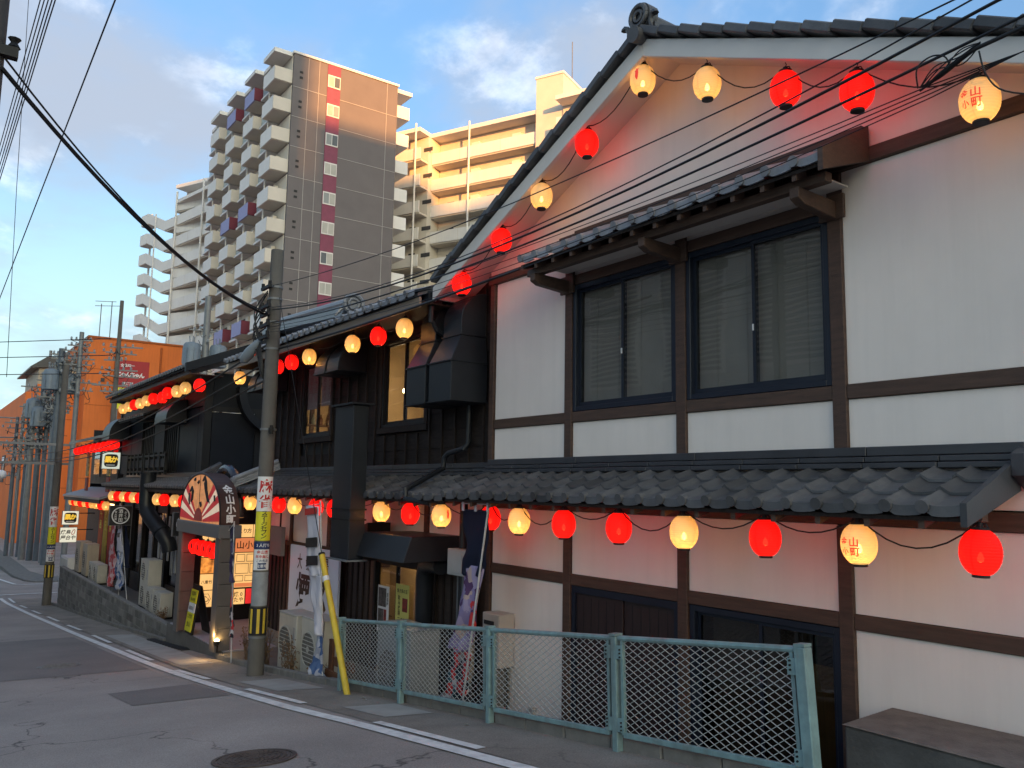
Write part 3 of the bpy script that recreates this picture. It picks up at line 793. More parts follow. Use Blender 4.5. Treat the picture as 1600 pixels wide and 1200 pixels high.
# long canopy of the near house
CX1 = -2.72; NC = 24
tile_field(H1, CX1 - NC * PT, NC, PT, 5.48, 1.565, 6.18, 1.835, 3, M_TILE)
ridge_courses(H1, -9.20, -2.62, 6.26, 1.86, 3)
MB().prism([(5.47, 1.46), (5.47, 1.61), (6.24, 1.93), (6.24, 1.70)], 'x', CX1 + .012, CX1 + .055).build('canopy_end_board', M_FLASH, H1)
MB().prism([(6.10, 1.80), (6.10, 1.95), (6.29, 2.03), (6.29, 1.70)], 'x', CX1 + .058, CX1 + .14).build('flashing_end', M_FLASH, H1)
rafters(H1, -9.1, -2.8, .42, 5.53, 1.495, 6.27, 1.76)
bx('canopy_purlin', M_TIMBERH, H1, -9.1, -2.75, 5.85, 5.93, 1.485, 1.565, bevel=.005)

# ---------------------------------------------------------------- dark boarded house
H2 = thing('boarded_house', (-13.6, 6.35, -1.55), 'house clad in charred dark boards above a tiled canopy, left of the gable house', 'house')
YD = 6.38
WIN2 = [(-16.05, -14.62, 2.58, 4.05), (-12.56, -11.10, 2.62, 4.05)]
def spans(z0, z1, x0, x1, holes):
    out = [(x0, x1)]
    for a, b, c, d in holes:
        if z1 > c - .02 and z0 < d + .02:
            nxt = []
            for p, q in out:
                if b <= p or a >= q: nxt.append((p, q)); continue
                if a > p: nxt.append((p, a))
                if b < q: nxt.append((b, q))
            out = nxt
    return out
z = 1.98
while z < 4.42:
    for a, b in spans(z, z + .26, -18.0, -9.28, [(w[0] - .09, w[1] + .09, w[2] - .10, w[3] + .09) for w in WIN2]):
        MB().hexa([(a, YD - .014, z), (b, YD - .014, z), (b, YD + .03, z), (a, YD + .03, z), (a, YD - .001, z + .268), (b, YD - .001, z + .268), (b, YD + .03, z + .268), (a, YD + .03, z + .268)]).build('plank', M_DARKWOOD, H2)
    z += .26
x = -17.9
while x < -9.3:
    hit = [w for w in WIN2 if w[0] - .1 < x < w[1] + .1]
    if hit:
        bx('batten', M_BATTEN, H2, x - .02, x + .02, YD - .042, YD - .015, 2.0, hit[0][2] - .13)
    else:
        bx('batten', M_BATTEN, H2, x - .02, x + .02, YD - .042, YD - .015, 2.0, 4.42)
    x += .365
bx('inner_wall', M_VOID, H2, -18, -9.28, YD + .2, YD + .25, 1.6, 2.5)
M_WARMROOM = mat('warm_room_wall', (.45, .35, .22), .9, .15, 2, 0)
for i, (a, b, c, d) in enumerate(WIN2):
    w = sash_window(H2, a, b, c, d, YD - .03, M_BLACK, M_GLASS, fw=.05, lock=False)
    MB().box(a - .09, b + .09, YD - .06, YD + .03, c - .10, c - .005).box(a - .08, a - .005, YD - .05, YD + .03, c, d + .08).box(b + .005, b + .08, YD - .05, YD + .03, c, d + .08).box(a - .005, b + .005, YD - .05, YD + .03, d + .005, d + .08).build('window_casing', M_BATTEN, w, bevel=.005)
    MB().box(a - .45, b + .45, YD + .045, YD + .09, c - .45, c + .02).box(a - .45, a - .01, YD + .045, YD + .09, c + .02, d + .4).box(b + .01, b + .45, YD + .045, YD + .09, c + .02, d + .4).box(a - .01, b + .01, YD + .045, YD + .09, d - .01, d + .4).build('window_lining', M_BLACK, H2)
    # room behind the glass: floor, ceiling, back and side walls
    e = a - 1.8
    MB().box(e, b + .5, YD + 1.6, YD + 1.65, c - .4, d + .5).box(e, b + .5, YD + .1, YD + 1.6, c - .42, c - .38).box(e, b + .5, YD + .1, YD + 1.6, d + .45, d + .5).box(e - .02, e + .02, YD + .1, YD + 1.6, c - .4, d + .5).box(b + .48, b + .52, YD + .1, YD + 1.6, c - .4, d + .5).build('lit_room', M_WARMROOM, H2)
def room_lamp(x, y, z, label, power=9, r=.045):
    t = thing('pendant_lamp', (x, y, z), label, 'lamp')
    MB().lathe([(.004, .05), (.02, .045), (r, .0), (r * .7, -r * .8), (.004, -r)], 12, (x, y, z)).build('bulb', emit('lamp_bulb', (1, .72, .36), 14), t, smooth=True)
    MB().cyl((x, y, z + .05), (x, y, z + .62), .005, n=6).build('cord', M_BLACK, t)
    L = bpy.data.lights.new('lamp_light', 'POINT'); L.energy = power; L.color = (1, .70, .38); L.shadow_soft_size = .08
    o = bpy.data.objects.new('lamp_light', L); COL.objects.link(o); o.parent = t; o.location = (0, -.02, -.14)
room_lamp(-13.15, YD + .72, 3.36, 'small warm pendant lamp seen through the window behind the big duct', 9)
room_lamp(-16.7, YD + .9, 3.0, 'small warm pendant lamp seen through the window right of the pole', 7)
# fittings seen on the far side wall of each room: posts, shelf with jars, framed notice
for e, z0, dd in ((-17.85, 2.25, 1.55), (-14.36, 2.25, 1.55), (-14.40, -1.45, 1.15)):
    for y in (.30, .86, 1.30):
        if y < dd: bx('inner_post', M_TIMBER, H2, e + .03, e + .10, YD + y, YD + y + .08, z0, z0 + 2.2)
    bx('inner_rail', M_TIMBERH, H2, e + .03, e + .09, YD + .12, YD + dd, z0 + 1.62, z0 + 1.72)
    bx('inner_shelf', M_TIMBERH, H2, e + .03, e + .24, YD + .12, YD + dd, z0 + .72, z0 + .75)
    bx('inner_dado', mat('inner_dado_brown', (.10, .065, .04), .6, .3, 5, .2), H2, e + .022, e + .03, YD + .12, YD + dd, z0, z0 + .55)
    for k in range(7):
        MB().lathe([(.035, 0), (.045, .02), (.045, .13), (.018, .18), (.018, .23)], 8, (e + .15, YD + .2 + .17 * k * dd / 1.5, z0 + .752)).build('jar', mat('jar_%d' % (k % 3), ((.05, .03, .02), (.20, .22, .20), (.12, .05, .03))[k % 3], .3, .1, 4, 0), H2)
    bx('inner_notice', M_WHITE, H2, e + .031, e + .04, YD + .46, YD + .74, z0 + 1.05, z0 + 1.45)
# paper notices inside the left upper window
for k, (a, b) in enumerate(((-15.95, -15.36), (-15.27, -14.72))):
    p = bx('paper_notice', mat('notice_paper', (.46, .42, .44), .8, .05, 3, 0), None, a, b, YD + .045, YD + .049, 3.15 + .03 * k, 4.0)
    tag(p, ['sheet of white paper inside the left pane of the upper dark window', 'sheet of white paper inside the right pane of the upper dark window'][k], 'paper')
    mb = MB()
    for q in range(2):
        letters(mb, ['営業', '中宴'][q] + ['会個', '承り'][k], ((a + b) / 2 + .12 - .24 * q, YD + .041, 3.62), (1, 0, 0), (0, 0, 1), .17, True, .0)
    mb.build('lettering', mat('faded_ink', (.30, .17, .18), .8, 0, 3, 0), p)
# posts, plaster and boards under the canopy
LP = [-17.62, -16.33, -14.50, -12.68, -10.98, -9.42]
for x in LP: bx('post', M_TIMBER, H2, x - .06, x + .06, YD - .035, YD + .08, -1.55, 1.45, bevel=.006)
bx('canopy_ledger', M_TIMBERH, H2, -17.7, -9.31, YD - .045, YD + .08, 1.455, 1.58, bevel=.006)
LW = (-12.60, -11.10, -1.15, .53)
for a, b in zip(LP, LP[1:]):
    bx('plaster_panel', M_PLASTER, H2, a + .061, b - .061, YD, YD + .08, .56, 1.45)
    bx('beam', M_TIMBERH, H2, a + .061, b - .061, YD - .028, YD + .08, .47, .555, bevel=.005)
x = -17.55
while x < -9.5:
    if not (LW[0] - .12 < x + .1 < LW[1] + .12):
        near = [p for p in LP if abs(p - x - .1) < .14]
        bx('plank', M_BROWNBOARD, H2, x, x + .205, YD + .0 + RN.uniform(0, .006), YD + .05, -1.54, .465)
        bx('batten', M_BATTEN, H2, x - .018, x + .018, YD - .024, YD - .001, -1.54, .465)
    x += .215
bx('plinth', M_KERB, H2, -17.6, -9.3, YD - .06, YD - .03, -1.55, -1.25)
w = sash_window(H2, *[LW[k] for k in (0, 1, 2, 3)], YD - .05, M_BLACK, M_GLASS, fw=.07, lock=False, name='shop_window')
MB().box(-14.4, -10.95, YD + 1.2, YD + 1.25, -1.5, 1.2).box(-14.45, -14.4, YD + .1, YD + 1.2, -1.5, 1.2).box(-10.95, -10.9, YD + .1, YD + 1.2, -1.5, 1.2).box(-14.4, -10.9, YD + .1, YD + 1.2, 1.2, 1.25).box(-14.4, -10.9, YD + .1, YD + 1.2, -1.55, -1.5).build('lit_room', M_WARMROOM, H2)
room_lamp(-12.9, YD + .7, .75, 'pendant lamp hanging inside the lower shop window', 6)
def poster(x0, x1, z0, z1, y, label, m, blocks, texts):
    p = bx('poster', m, None, x0, x1, y - .004, y, z0, z1); tag(p, label, 'poster')
    for (a, b, c, d, mm) in blocks:
        bx('picture', mm, p, x0 + (x1 - x0) * a, x0 + (x1 - x0) * b, y - .0065, y - .0045, z0 + (z1 - z0) * c, z0 + (z1 - z0) * d)
    mb = MB()
    for (s, u, v, size, vert) in texts: letters(mb, s, (x0 + (x1 - x0) * u, y - .0075, z0 + (z1 - z0) * v), (1, 0, 0), (0, 0, 1), size, vert, .01)
    if texts: mb.build('lettering', M_INK, p)
    return p
M_PHOTO = mat('dark_photo_print', (.10, .09, .085), .5, .9, 14, 0)
M_PHOTOR = mat('red_photo_print', (.22, .035, .03), .5, .7, 18, 0)
yp = YD - .04
poster(-12.40, -12.02, -.62, .10, yp - .01, 'grey photo poster taped in the left pane of the lower shop window', M_WHITE, [(.06, .75, .55, .95, M_PHOTO), (.06, .55, .15, .5, M_PHOTO), (.58, .8, .2, .5, M_PHOTOR)], [('居酒屋', .88, .72, .07, True), ('煮込', .4, .08, .07, False)])
poster(-11.80, -11.38, -.66, .18, yp - .01, 'yellow poster with dark print in the right pane of the lower shop window', mat('yellow_poster', (.60, .56, .16), .5, .05, 4, 0), [(.52, .9, .52, .76, M_PHOTOR), (.1, .9, .04, .26, M_PHOTOR)], [('焼き鳥の王', .5, .88, .065, False), ('飲み放題', .28, .62, .075, True), ('三千円', .5, .36, .09, False)])
# roof with eave tiles, fascia and soffit
EZ = 4.33
tile_field(H2, -18.5, 32, PT, 5.50, EZ, 6.0, EZ + .19, 1, M_TILEL, base=False)
MB().hexa([(-18.5, 5.55, EZ - .045), (-10.0, 5.55, EZ - .045), (-10.0, 10.5, EZ + 1.8), (-18.5, 10.5, EZ + 1.8), (-18.5, 5.55, EZ), (-10.0, 5.55, EZ), (-10.0, 10.5, EZ + 1.85), (-18.5, 10.5, EZ + 1.85)]).build('roof', M_TILE, H2)
bx('eave_fascia', mat('tan_fascia_board', (.21, .165, .13), .6, .15, 3, .1, 50, stretch=(.4, 2, 3)), H2, -18.45, -9.98, 5.565, 5.60, EZ - .20, EZ - .055, bevel=.004)
bx('gutter', M_BLACK, H2, -18.4, -10.1, 5.55, 5.563, EZ - .052, EZ - .035)
bx('eave_soffit', M_BATTEN, H2, -18.4, -9.95, 5.602, YD, EZ - .14, EZ - .12)
bx('side_wall', M_DARKWOOD, H2, -18.0, -17.95, YD + .03, 10, -1.5, 5.2)
bx('back_wall', M_VOID, H2, -18.0, -9.3, 10, 10.1, -1.5, 5.9)
# hip ridge rising behind the eave, with its end ornament
hr = MB()
A, B = Vector((-13.15, 6.0, EZ + .25)), Vector((-19.0, 6.6, EZ + .80))
d = (B - A).normalized(); side = Vector((-d.y, d.x, 0)).normalized()
for k in range(4):
    hr.obox((A + B) / 2 + Vector((0, 0, .05 * k)), (B - A) / 2, side * (.16 - .02 * k), (0, 0, .02))
hr.cyl(A + Vector((0, 0, .24)), B + Vector((0, 0, .24)), .075, n=10)
hr.build('hip_ridge', M_TILEL, H2)
hr = MB()
c = A + Vector((.08, -.02, .17))
for r, t, yo in ((.16, .035, -.05), (.09, .022, -.07)):
    hr.tube([c + Vector((.02, 0, 0)) + side * (math.cos(2 * math.pi * k / 18) * r) + Vector((0, 0, math.sin(2 * math.pi * k / 18) * r)) - d * .06 for k in range(19)], t, 7)
hr.cyl(c, c - d * .06, .16, n=18)
for s in (-1, 1): hr.tube([c + side * s * (.15 + .03 * t) + Vector((0, 0, -.08 - .025 * t + .02 * math.sin(t))) for t in range(6)], [.045 - .005 * t for t in range(6)], 6)
hr.build('ridge_end_ornament', M_TILEL, H2, smooth='auto')
# canopy of the dark house
ND = 31
tile_field(H2, -9.12 - ND * PT - .02, ND, PT, 5.50, 1.535, 6.24, 1.80, 3, M_TILE)
ridge_courses(H2, -17.4, -9.24, 6.34, 1.83, 3)
rafters(H2, -17.2, -9.3, .42, 5.55, 1.465, 6.33, 1.73)
bx('canopy_purlin', M_TIMBERH, H2, -17.2, -9.2, 5.85, 5.93, 1.455, 1.535, bevel=.005)
# hip end of that canopy: stepped ridge with a round stop
hr = MB(); A, B = Vector((-17.42, 5.50, 1.62)), Vector((-17.05, 6.30, 2.0))
for k in range(3): hr.obox((A + B) / 2 + Vector((0, 0, .045 * k)), (B - A) / 2, (.10 - .02 * k, 0, 0), (0, 0, .018))
hr.cyl(A + Vector((0, 0, .15)), B + Vector((0, 0, .15)), .055, n=10).cyl(A + Vector((0, -.05, .09)), A + Vector((0, .02, .1)), .085, n=12)
hr.build('hip_ridge', M_TILEL, H2)

# ---------------------------------------------------------------- ducts and pipes
def loft(mb, secs):
    """secs: (z, x0, x1, y front, y back)"""
    vs = []
    for z, a, b, f, k in secs: vs += [(a, f, z), (b, f, z), (b, k, z), (a, k, z)]
    n = len(secs)
    fs = [(4 * i + q, 4 * i + (q + 1) % 4, 4 * i + 4 + (q + 1) % 4, 4 * i + 4 + q) for i in range(n - 1) for q in range(4)] + [(3, 2, 1, 0), tuple(4 * n - 4 + q for q in range(4))]
    return mb.add(vs, fs)
def big_duct(x0, x1, label):
    t = thing('exhaust_duct', ((x0 + x1) / 2, 6.1, 2.78), label, 'duct', 'exhaust ducts on the dark house')
    i = .055
    loft(MB(), [(2.80, x0, x1, 5.75, YD - .05), (3.34, x0, x1, 5.75, YD - .05), (3.36, x0, x1, 5.752, YD - .05), (3.72, x0 + i, x1 - i, 5.93, YD - .05)]).build('flared_box', M_BLACKMETAL, t, bevel=.008)
    pr = [(YD - .05, 3.725)] + [(5.93, 3.725)] + [(q[0], q[1]) for q in arc((6.33, 3.93), .40, 180, 90, 8)] + [(YD - .05, 4.33)]
    MB().prism(pr, 'x', x0 + i, x1 - i).build('curved_neck', M_BLACKMETAL, t, bevel=.008)
    for zz, ii, yf in ((3.345, 0, 5.75), (3.722, i, 5.93), (2.815, 0, 5.75)):
        MB().box(x0 + ii - .018, x1 - ii + .018, yf - .018, YD - .05, zz - .008, zz + .008).build('seam_flange', M_BLACKMETAL, t)
big_duct(-10.62, -10.08, 'black flared exhaust duct, left one of the big pair beside the plaster wall')
big_duct(-9.98, -9.40, 'black flared exhaust duct, right one of the big pair beside the plaster wall')
def hood_duct(x0, x1, z0, z1, yf, label, yb=YD - .05):
    t = thing('vent_hood', ((x0 + x1) / 2, 6.1, z0), label, 'vent hood', 'curved vent hoods under the eaves')
    r = yb - yf
    pr = [(yb, z0), (yf, z0)] + arc((yb, z1 - r), r, 180, 90, 10)
    MB().prism(pr, 'x', x0, x1).build('curved_hood', M_BLACKMETAL, t, bevel=.008, smooth=False)
    MB().box(x0 - .014, x1 + .014, yf - .014, yb, z0 - .012, z0 + .012).build('lower_rim', M_BLACKMETAL, t)
hood_duct(-14.16, -13.70, 3.62, 4.20, 5.80, 'black curved vent hood above the dark window, left of a pair')
hood_duct(-13.62, -13.14, 3.62, 4.20, 5.80, 'black curved vent hood above the dark window, right of a pair')
hood_duct(-17.78, -17.36, 3.62, 4.20, 5.80, 'black curved vent hood left of the utility pole, left of a pair')
hood_duct(-17.28, -16.86, 3.62, 4.20, 5.80, 'black curved vent hood left of the utility pole, right of a pair')
t = thing('square_flue', (-11.68, 5.4, .58), 'tall square black flue standing in front of the canopy', 'flue')
MB().box(-12.0, -11.36, 5.29, 5.54, .60, 2.86).build('shaft', M_BLACKMETAL, t, bevel=.01)
MB().box(-12.06, -11.30, 5.24, 5.60, 2.86, 2.885).build('cap', M_BLACKMETAL, t)
MB().box(-12.05, -11.31, 5.25, 5.58, .575, .598).build('foot_flange', mat('grey_flange', (.16, .17, .18), .5, .2, 5, .1), t)
for zz in (1.17, 1.32): MB().box(-12.015, -11.345, 5.275, 5.555, zz - .012, zz + .012).build('strap', M_BLACK, t)
MB().prism([(5.42, .66), (5.54, .66), (6.34, .66), (6.34, 1.0), (5.54, 1.0)], 'x', -11.36, -9.95).build('side_box', M_BLACKMETAL, t, bevel=.008)
mb = MB()
pr = [(-12.0, .62), (-12.0, 1.02)] + [(-12.0 - .62 * math.sin(rad(a)), 1.02 - .70 * (1 - math.cos(rad(a)))) for a in range(0, 91, 15)]
MB().prism([(-12.002, .7), (-12.002, 1.1), (-12.3, 1.02), (-12.55, .78), (-12.66, .48), (-12.42, .48), (-12.3, .64)], 'y', 5.9, 6.3).build('curved_elbow', M_BLACKMETAL, t)
def pipe(name, pts, r, m, label, cat='pipe', n=10, group=None):
    return tag(MB().tube(pts, r, n).build(name, m, None, smooth='auto'), label, cat, group)
pipe('drain_pipe', [(-9.75, YD - .1, 3.0), (-9.75, YD - .1, 2.27), (-9.78, YD - .16, 2.2), (-10.15, YD - .18, 2.14), (-10.22, YD - .2, 2.08), (-10.22, YD - .22, 1.93), (-10.2, 6.05, 1.88), (-10.0, 5.46, 1.63), (-9.98, 5.44, 1.5), (-9.6, 5.6, 1.45)], .038, M_BLACKMETAL, 'black drain pipe bending over the canopy between the two houses')
pipe('down_pipe', [(-9.55, 6.1, 1.46), (-9.55, 6.1, -1.5)], .055, M_BLACKMETAL, 'black downpipe beside the lower shop window')
pipe('vent_pipe', [(-10.62, 6.15, -1.5), (-10.62, 6.15, .42), (-10.55, 6.13, .55), (-10.35, 6.1, .6), (-10.05, 6.08, .6)], .13, M_BLACKMETAL, 'thick black vent pipe with an elbow beside the yellow poster', n=14)
t = thing('meter_box', (-9.45, 6.05, .53), 'grey electrical box on the wall behind the purple banner', 'electrical box')
MB().box(-9.70, -9.25, 5.95, 6.2, .52, .86).build('cabinet', mat('grey_cabinet', (.36, .37, .36), .5, .1, 4, .05), t, bevel=.01)
MB().box(-9.62, -9.33, 5.94, 5.95, .56, .82).build('cabinet_door', mat('grey_cabinet', (.36, .37, .36)), t)
for k, xx in enumerate((-9.6, -9.48, -9.36)): MB().cyl((xx, 6.1, .52), (xx, 6.1, -1.5), .045, n=10).build('conduit', M_POLEG, t)

# ---------------------------------------------------------------- black panelled house
M_NAVYPANEL = mat('navy_black_panel', (.014, .0165, .022), .55, .15, 2, .06, 40, spec=.15)
M_MAROON = mat('maroon_board', (.050, .024, .022), .6, .3, 5, .2, 40, stretch=(4, 4, .5))
H3 = thing('panelled_house', (-27.8, 6.3, -1.86), 'black panelled house with lattice windows beyond the arched gate', 'house')
Y3 = 6.32
for a, b in ((-33.2, -31.4), (-31.38, -29.85), (-28.2, -26.9), (-25.2, -23.3), (-23.28, -22.62)):
    bx('wall_panel', M_NAVYPANEL, H3, a, b, Y3, Y3 + .08, 1.95, 3.72, bevel=.01)
for a, b in ((-29.85, -28.2), (-26.9, -25.2)):
    bx('wall_panel', M_NAVYPANEL, H3, a, b, Y3 + .35, Y3 + .4, 1.95, 3.72)
    w = MB().box(a, a + .08, Y3 - .02, Y3 + .3, 1.96, 3.7).box(b - .08, b, Y3 - .02, Y3 + .3, 1.96, 3.7).box(a + .08, b - .08, Y3 - .02, Y3 + .3, 3.62, 3.7).build('window', M_BLACK, H3)
    bx('pane', M_GLASSD, w, a + .1, b - .1, Y3 + .12, Y3 + .125, 2.0, 3.6)
    bx('curtain', mat('pale_curtain', (.34, .34, .33), .8, .3, 5, 0, stretch=(14, 14, .3)), w, a + .25, b - .45, Y3 + .22, Y3 + .23, 2.0, 3.55)
    for k in range(1, 7): bx('lattice_bar', M_BLACK, w, a + .08 + (b - a - .16) * k / 7 - .025, a + .08 + (b - a - .16) * k / 7 + .025, Y3 + .03, Y3 + .07, 2.0, 3.62)
for a, b in ((-33.3, -30.1), (-30.05, -27.4), (-27.35, -24.8), (-24.75, -22.62)):
    bx('frieze_panel', M_MAROON, H3, a, b, Y3 - .02, Y3 + .06, 3.80, 4.35)
bx('band', M_BLACK, H3, -33.3, -22.6, Y3 - .05, Y3 + .06, 3.72, 3.80)
for x in (-22.66, -33.2): bx('corner_post', M_BLACK, H3, x - .1, x + .1, Y3 - .06, Y3 + .14, -1.8, 4.5, bevel=.01)
# balcony rail in front of the windows
for a, b in ((-30.2, -28.0), (-27.8, -25.2)):
    r_ = MB().box(a, b, 5.98, 6.04, 2.44, 2.50).box(a, b, 5.98, 6.04, 1.98, 2.03).build('balcony_rail', M_BLACK, H3)
    for k in range(5): bx('baluster', M_BLACK, r_, a + (b - a - .06) * k / 4, a + (b - a - .06) * k / 4 + .06, 5.97, 6.05, 1.9, 2.56)
    bx('rail_board', M_NAVYPANEL, r_, a + .1, b - .1, 5.995, 6.02, 2.12, 2.36)
# side wall facing the entrance court
bx('side_wall', M_NAVYPANEL, H3, -22.62, -22.56, Y3 + .15, 12, 1.85, 3.55, bevel=.01)
bx('side_wall_frame', M_BLACK, H3, -22.64, -22.52, Y3 + .14, 12, 3.57, 3.70)
bx('side_wall_frame', M_BLACK, H3, -22.64, -22.52, 7.62, 7.78, 1.85, 3.57)
bx('side_gable', M_NAVYPANEL, H3, -22.63, -22.57, Y3 + .15, 12, 3.70, 4.6)
bx('lower_side_wall', M_BLACK, H3, -22.62, -22.57, Y3 + .15, 12, -1.8, 1.85)
# curved flashing on that side wall
mb = MB(); pr = arc((8.1, 4.25), .95, 180, 270, 10) + [(8.1, 3.4)] + [(8.1, 4.25)]
MB().prism(arc((8.2, 4.15), 1.15, 175, 275, 12) + arc((8.2, 4.15), .95, 275, 175, 12), 'x', -22.55, -22.25).build('curved_fairing', M_BLACKMETAL, H3)
# upper roof with joined far tiles
tile_mass(H3, -31.6, 37, .275, 5.42, 4.55, 6.0, 4.77, 1, M_TILE)
MB().hexa([(-31.5, 5.5, 4.49), (-21.35, 5.5, 4.49), (-21.35, 11, 6.75), (-31.5, 11, 6.75), (-31.5, 5.5, 4.53), (-21.35, 5.5, 4.53), (-21.35, 11, 6.80), (-31.5, 11, 6.80)]).build('roof', M_TILE, H3)
MB().prism([(5.40, 4.40), (5.40, 4.62), (11, 6.92), (11, 6.60)], 'x', -21.42, -21.30).build('gable_fascia', M_NAVYPANEL, H3)
bx('eave_fascia', M_MAROON, H3, -31.4, -21.45, 5.52, 5.56, 4.36, 4.485)
bx('eave_soffit', M_MAROON, H3, -31.4, -21.45, 5.56, Y3 + .05, 4.37, 4.39)
# small tiled hood and curved ducts under that eave
tile_mass(H3, -30.9, 14, .26, 5.75, 3.72, 6.25, 3.92, 1, M_TILE, 'hood_tiles')
hood_duct(-25.6, -24.3, 3.35, 4.0, 5.72, 'black curved vent hood under the upper eave of the panelled house', Y3 - .05)
hood_duct(-32.9, -31.6, 3.15, 3.95, 5.62, 'black curved vent hood at the far corner of the panelled house', Y3 - .05)
# lower canopy
tile_mass(H3, -31.4, 42, .262, 5.47, 1.56, 6.2, 1.80, 3, M_TILE)
for k in range(3): bx('flashing_course', M_FLASH, H3, -31.3, -21.0, 6.18 + .03 * k, 6.33, 1.83 + .045 * k, 1.87 + .045 * k)
bx('canopy_fascia', M_TIMBERH, H3, -31.2, -20.5, 5.56, 5.62, 1.42, 1.50)
hr = MB(); A, B = Vector((-20.42, 5.46, 1.62)), Vector((-20.9, 6.25, 2.0))
for k in range(3): hr.obox((A + B) / 2 + Vector((0, 0, .045 * k)), (B - A) / 2, (.10 - .02 * k, 0, 0), (0, 0, .018))
hr.cyl(A + Vector((0, 0, .15)), B + Vector((0, 0, .15)), .055, n=10).cyl(A + Vector((0, -.05, .09)), A + Vector((0, .02, .1)), .09, n=12)
hr.build('hip_ridge', M_TILE, H3)
# shop front under the canopy: posts, plaster strip, dark glazing, white slat signs
bx('transom_panel', mat('grey_render', (.10, .095, .095), .8, .15, 2, .1), H3, -33.0, -22.7, 6.52, 6.6, .75, 1.45)
for k, x in enumerate([-32.9, -31.2, -29.6, -28.0, -26.5, -25.0, -23.8, -22.75]):
    bx('shop_post', M_BLACK, H3, x - .07, x + .07, 6.45, 6.6, -1.8, 1.45)
bx('shop_glazing', M_GLASSD, H3, -32.9, -22.7, 6.56, 6.57, -1.3, .75)
bx('shop_base', M_BROWNBOARD, H3, -32.9, -22.7, 6.5, 6.62, -1.86, -1.3)
bx('shop_interior', M_VOID, H3, -33, -22.7, 8.2, 8.3, -1.86, 1.5)
M_SLAT = mat('grey_white_slat', (.34, .34, .34), .7, .15, 4, 0)
for k, x in enumerate([-27.3, -26.9, -26.2, -25.75, -25.3, -24.6, -24.2, -23.4, -23.05]):
    bx('shop_slat', M_SLAT, H3, x, x + .17, 6.44, 6.47, -1.0 + .5 * RN.random(), .70)
mb = MB()
for x, s in ((-26.81, '日本酒鮮魚'), (-26.11, '炭火焼鳥'), (-25.66, '串揚げ物')): letters(mb, s, (x, 6.435, .05), (1, 0, 0), (0, 0, 1), .15, True, .01, .19)
mb.build('lettering', M_INK, H3)
bx('back_wall', M_VOID, H3, -33.3, -22.6, 12, 12.1, -1.86, 6.5)
# fat elbow duct in front of it
t = thing('round_duct', (-25.1, 5.6, -.2), 'fat round black duct with an elbow before the panelled house', 'duct')
MB().tube([(-25.35, 5.6, 1.94), (-25.35, 5.6, 1.05), (-25.28, 5.62, .88), (-25.10, 5.7, .68), (-24.75, 5.85, .40), (-24.55, 5.95, .22), (-24.48, 6.05, .02), (-24.46, 6.1, -.2)], .21, 16).build('bent_tube', M_BLACKMETAL, t, smooth='auto')
MB().cyl((-25.35, 5.6, 1.90), (-25.35, 5.6, 1.96), .24, n=16).build('top_collar', M_BLACKMETAL, t)
MB().cyl((-24.72, 5.87, .37), (-24.66, 5.9, .31), .24, n=16).build('elbow_collar', M_BLACKMETAL, t)

# ---------------------------------------------------------------- farthest terrace house
H4 = thing('corner_shop_house', (-37.5, 6.8, -1.86), 'low black shop house at the far end of the terrace', 'house')
Y4 = 6.80
bx('upper_wall', M_NAVYPANEL, H4, -41.8, -33.35, Y4, Y4 + .1, 1.6, 3.6)
for k, x in enumerate((-41.0, -39.0, -37.0)):
    w = bx('window', M_BLACK, H4, x, x + 1.4, Y4 - .03, Y4, 1.9, 3.0); bx('pane', M_GLASSD, w, x + .1, x + 1.3, Y4 - .04, Y4 - .032, 2.0, 2.95)
for x in (-40.0, -35.4): bx('hanging_sign_board', mat('yellow_red_print', (.42, .30, .10), .6, .8, 6, 0), H4, x, x + .5, 6.3, 6.35, 1.9, 3.0)
for x in (-40.0, -35.4): bx('hanging_sign_lattice', mat('red_lattice', (.25, .05, .045), .6, .3, 6, 0), H4, x, x + .5, 6.3, 6.36, 1.3, 1.85)
MB().hexa([(-41.6, 5.8, 3.30), (-33.2, 5.8, 3.30), (-33.2, 9.5, 4.3), (-41.6, 9.5, 4.3), (-41.6, 5.8, 3.40), (-33.2, 5.8, 3.40), (-33.2, 9.5, 4.45), (-41.6, 9.5, 4.45)]).build('roof', M_TILE, H4)
MB().hexa([(-42.2, 5.8, 1.02), (-33.6, 5.8, 1.02), (-33.6, 6.8, 1.36), (-41.4, 6.8, 1.36), (-42.2, 5.8, 1.10), (-33.6, 5.8, 1.10), (-33.6, 6.8, 1.46), (-41.4, 6.8, 1.46)]).build('canopy', M_TILEL, H4)
bx('canopy_fascia', M_BLACK, H4, -42.0, -33.7, 5.82, 5.88, .88, 1.015)
bx('front_wall', M_MAROON, H4, -41.8, -33.35, Y4, Y4 + .1, -1.86, 1.3)
for x, s, c in ((-36.9, '激安', (.48, .35, .06)), (-35.9, '鮮魚', (.42, .05, .04)), (-34.9, '寿司', (.42, .05, .04)), (-37.9, '牛串', (.45, .10, .04))):
    p = bx('hanging_cloth', mat('cloth_%.2f_%.2f' % c[:2], c, .8, .3, 4, 0), H4, x, x + .8, 6.6, 6.62, -1.5, .75)
    letters(MB(), s, (x + .4, 6.595, .2), (1, 0, 0), (0, 0, 1), .45, True, .02).build('lettering', M_YELSIGN, p)
bx('shop_light', emit('warm_tube', (1, .6, .25), 2), H4, -36.2, -34.3, 6.5, 6.54, .80, .84)
bx('side_wall', M_NAVYPANEL, H4, -41.85, -41.8, Y4, 12, -3.6, 4)
bx('back_wall', M_VOID, H4, -41.8, -33.4, 12, 12.1, -3, 4.4)

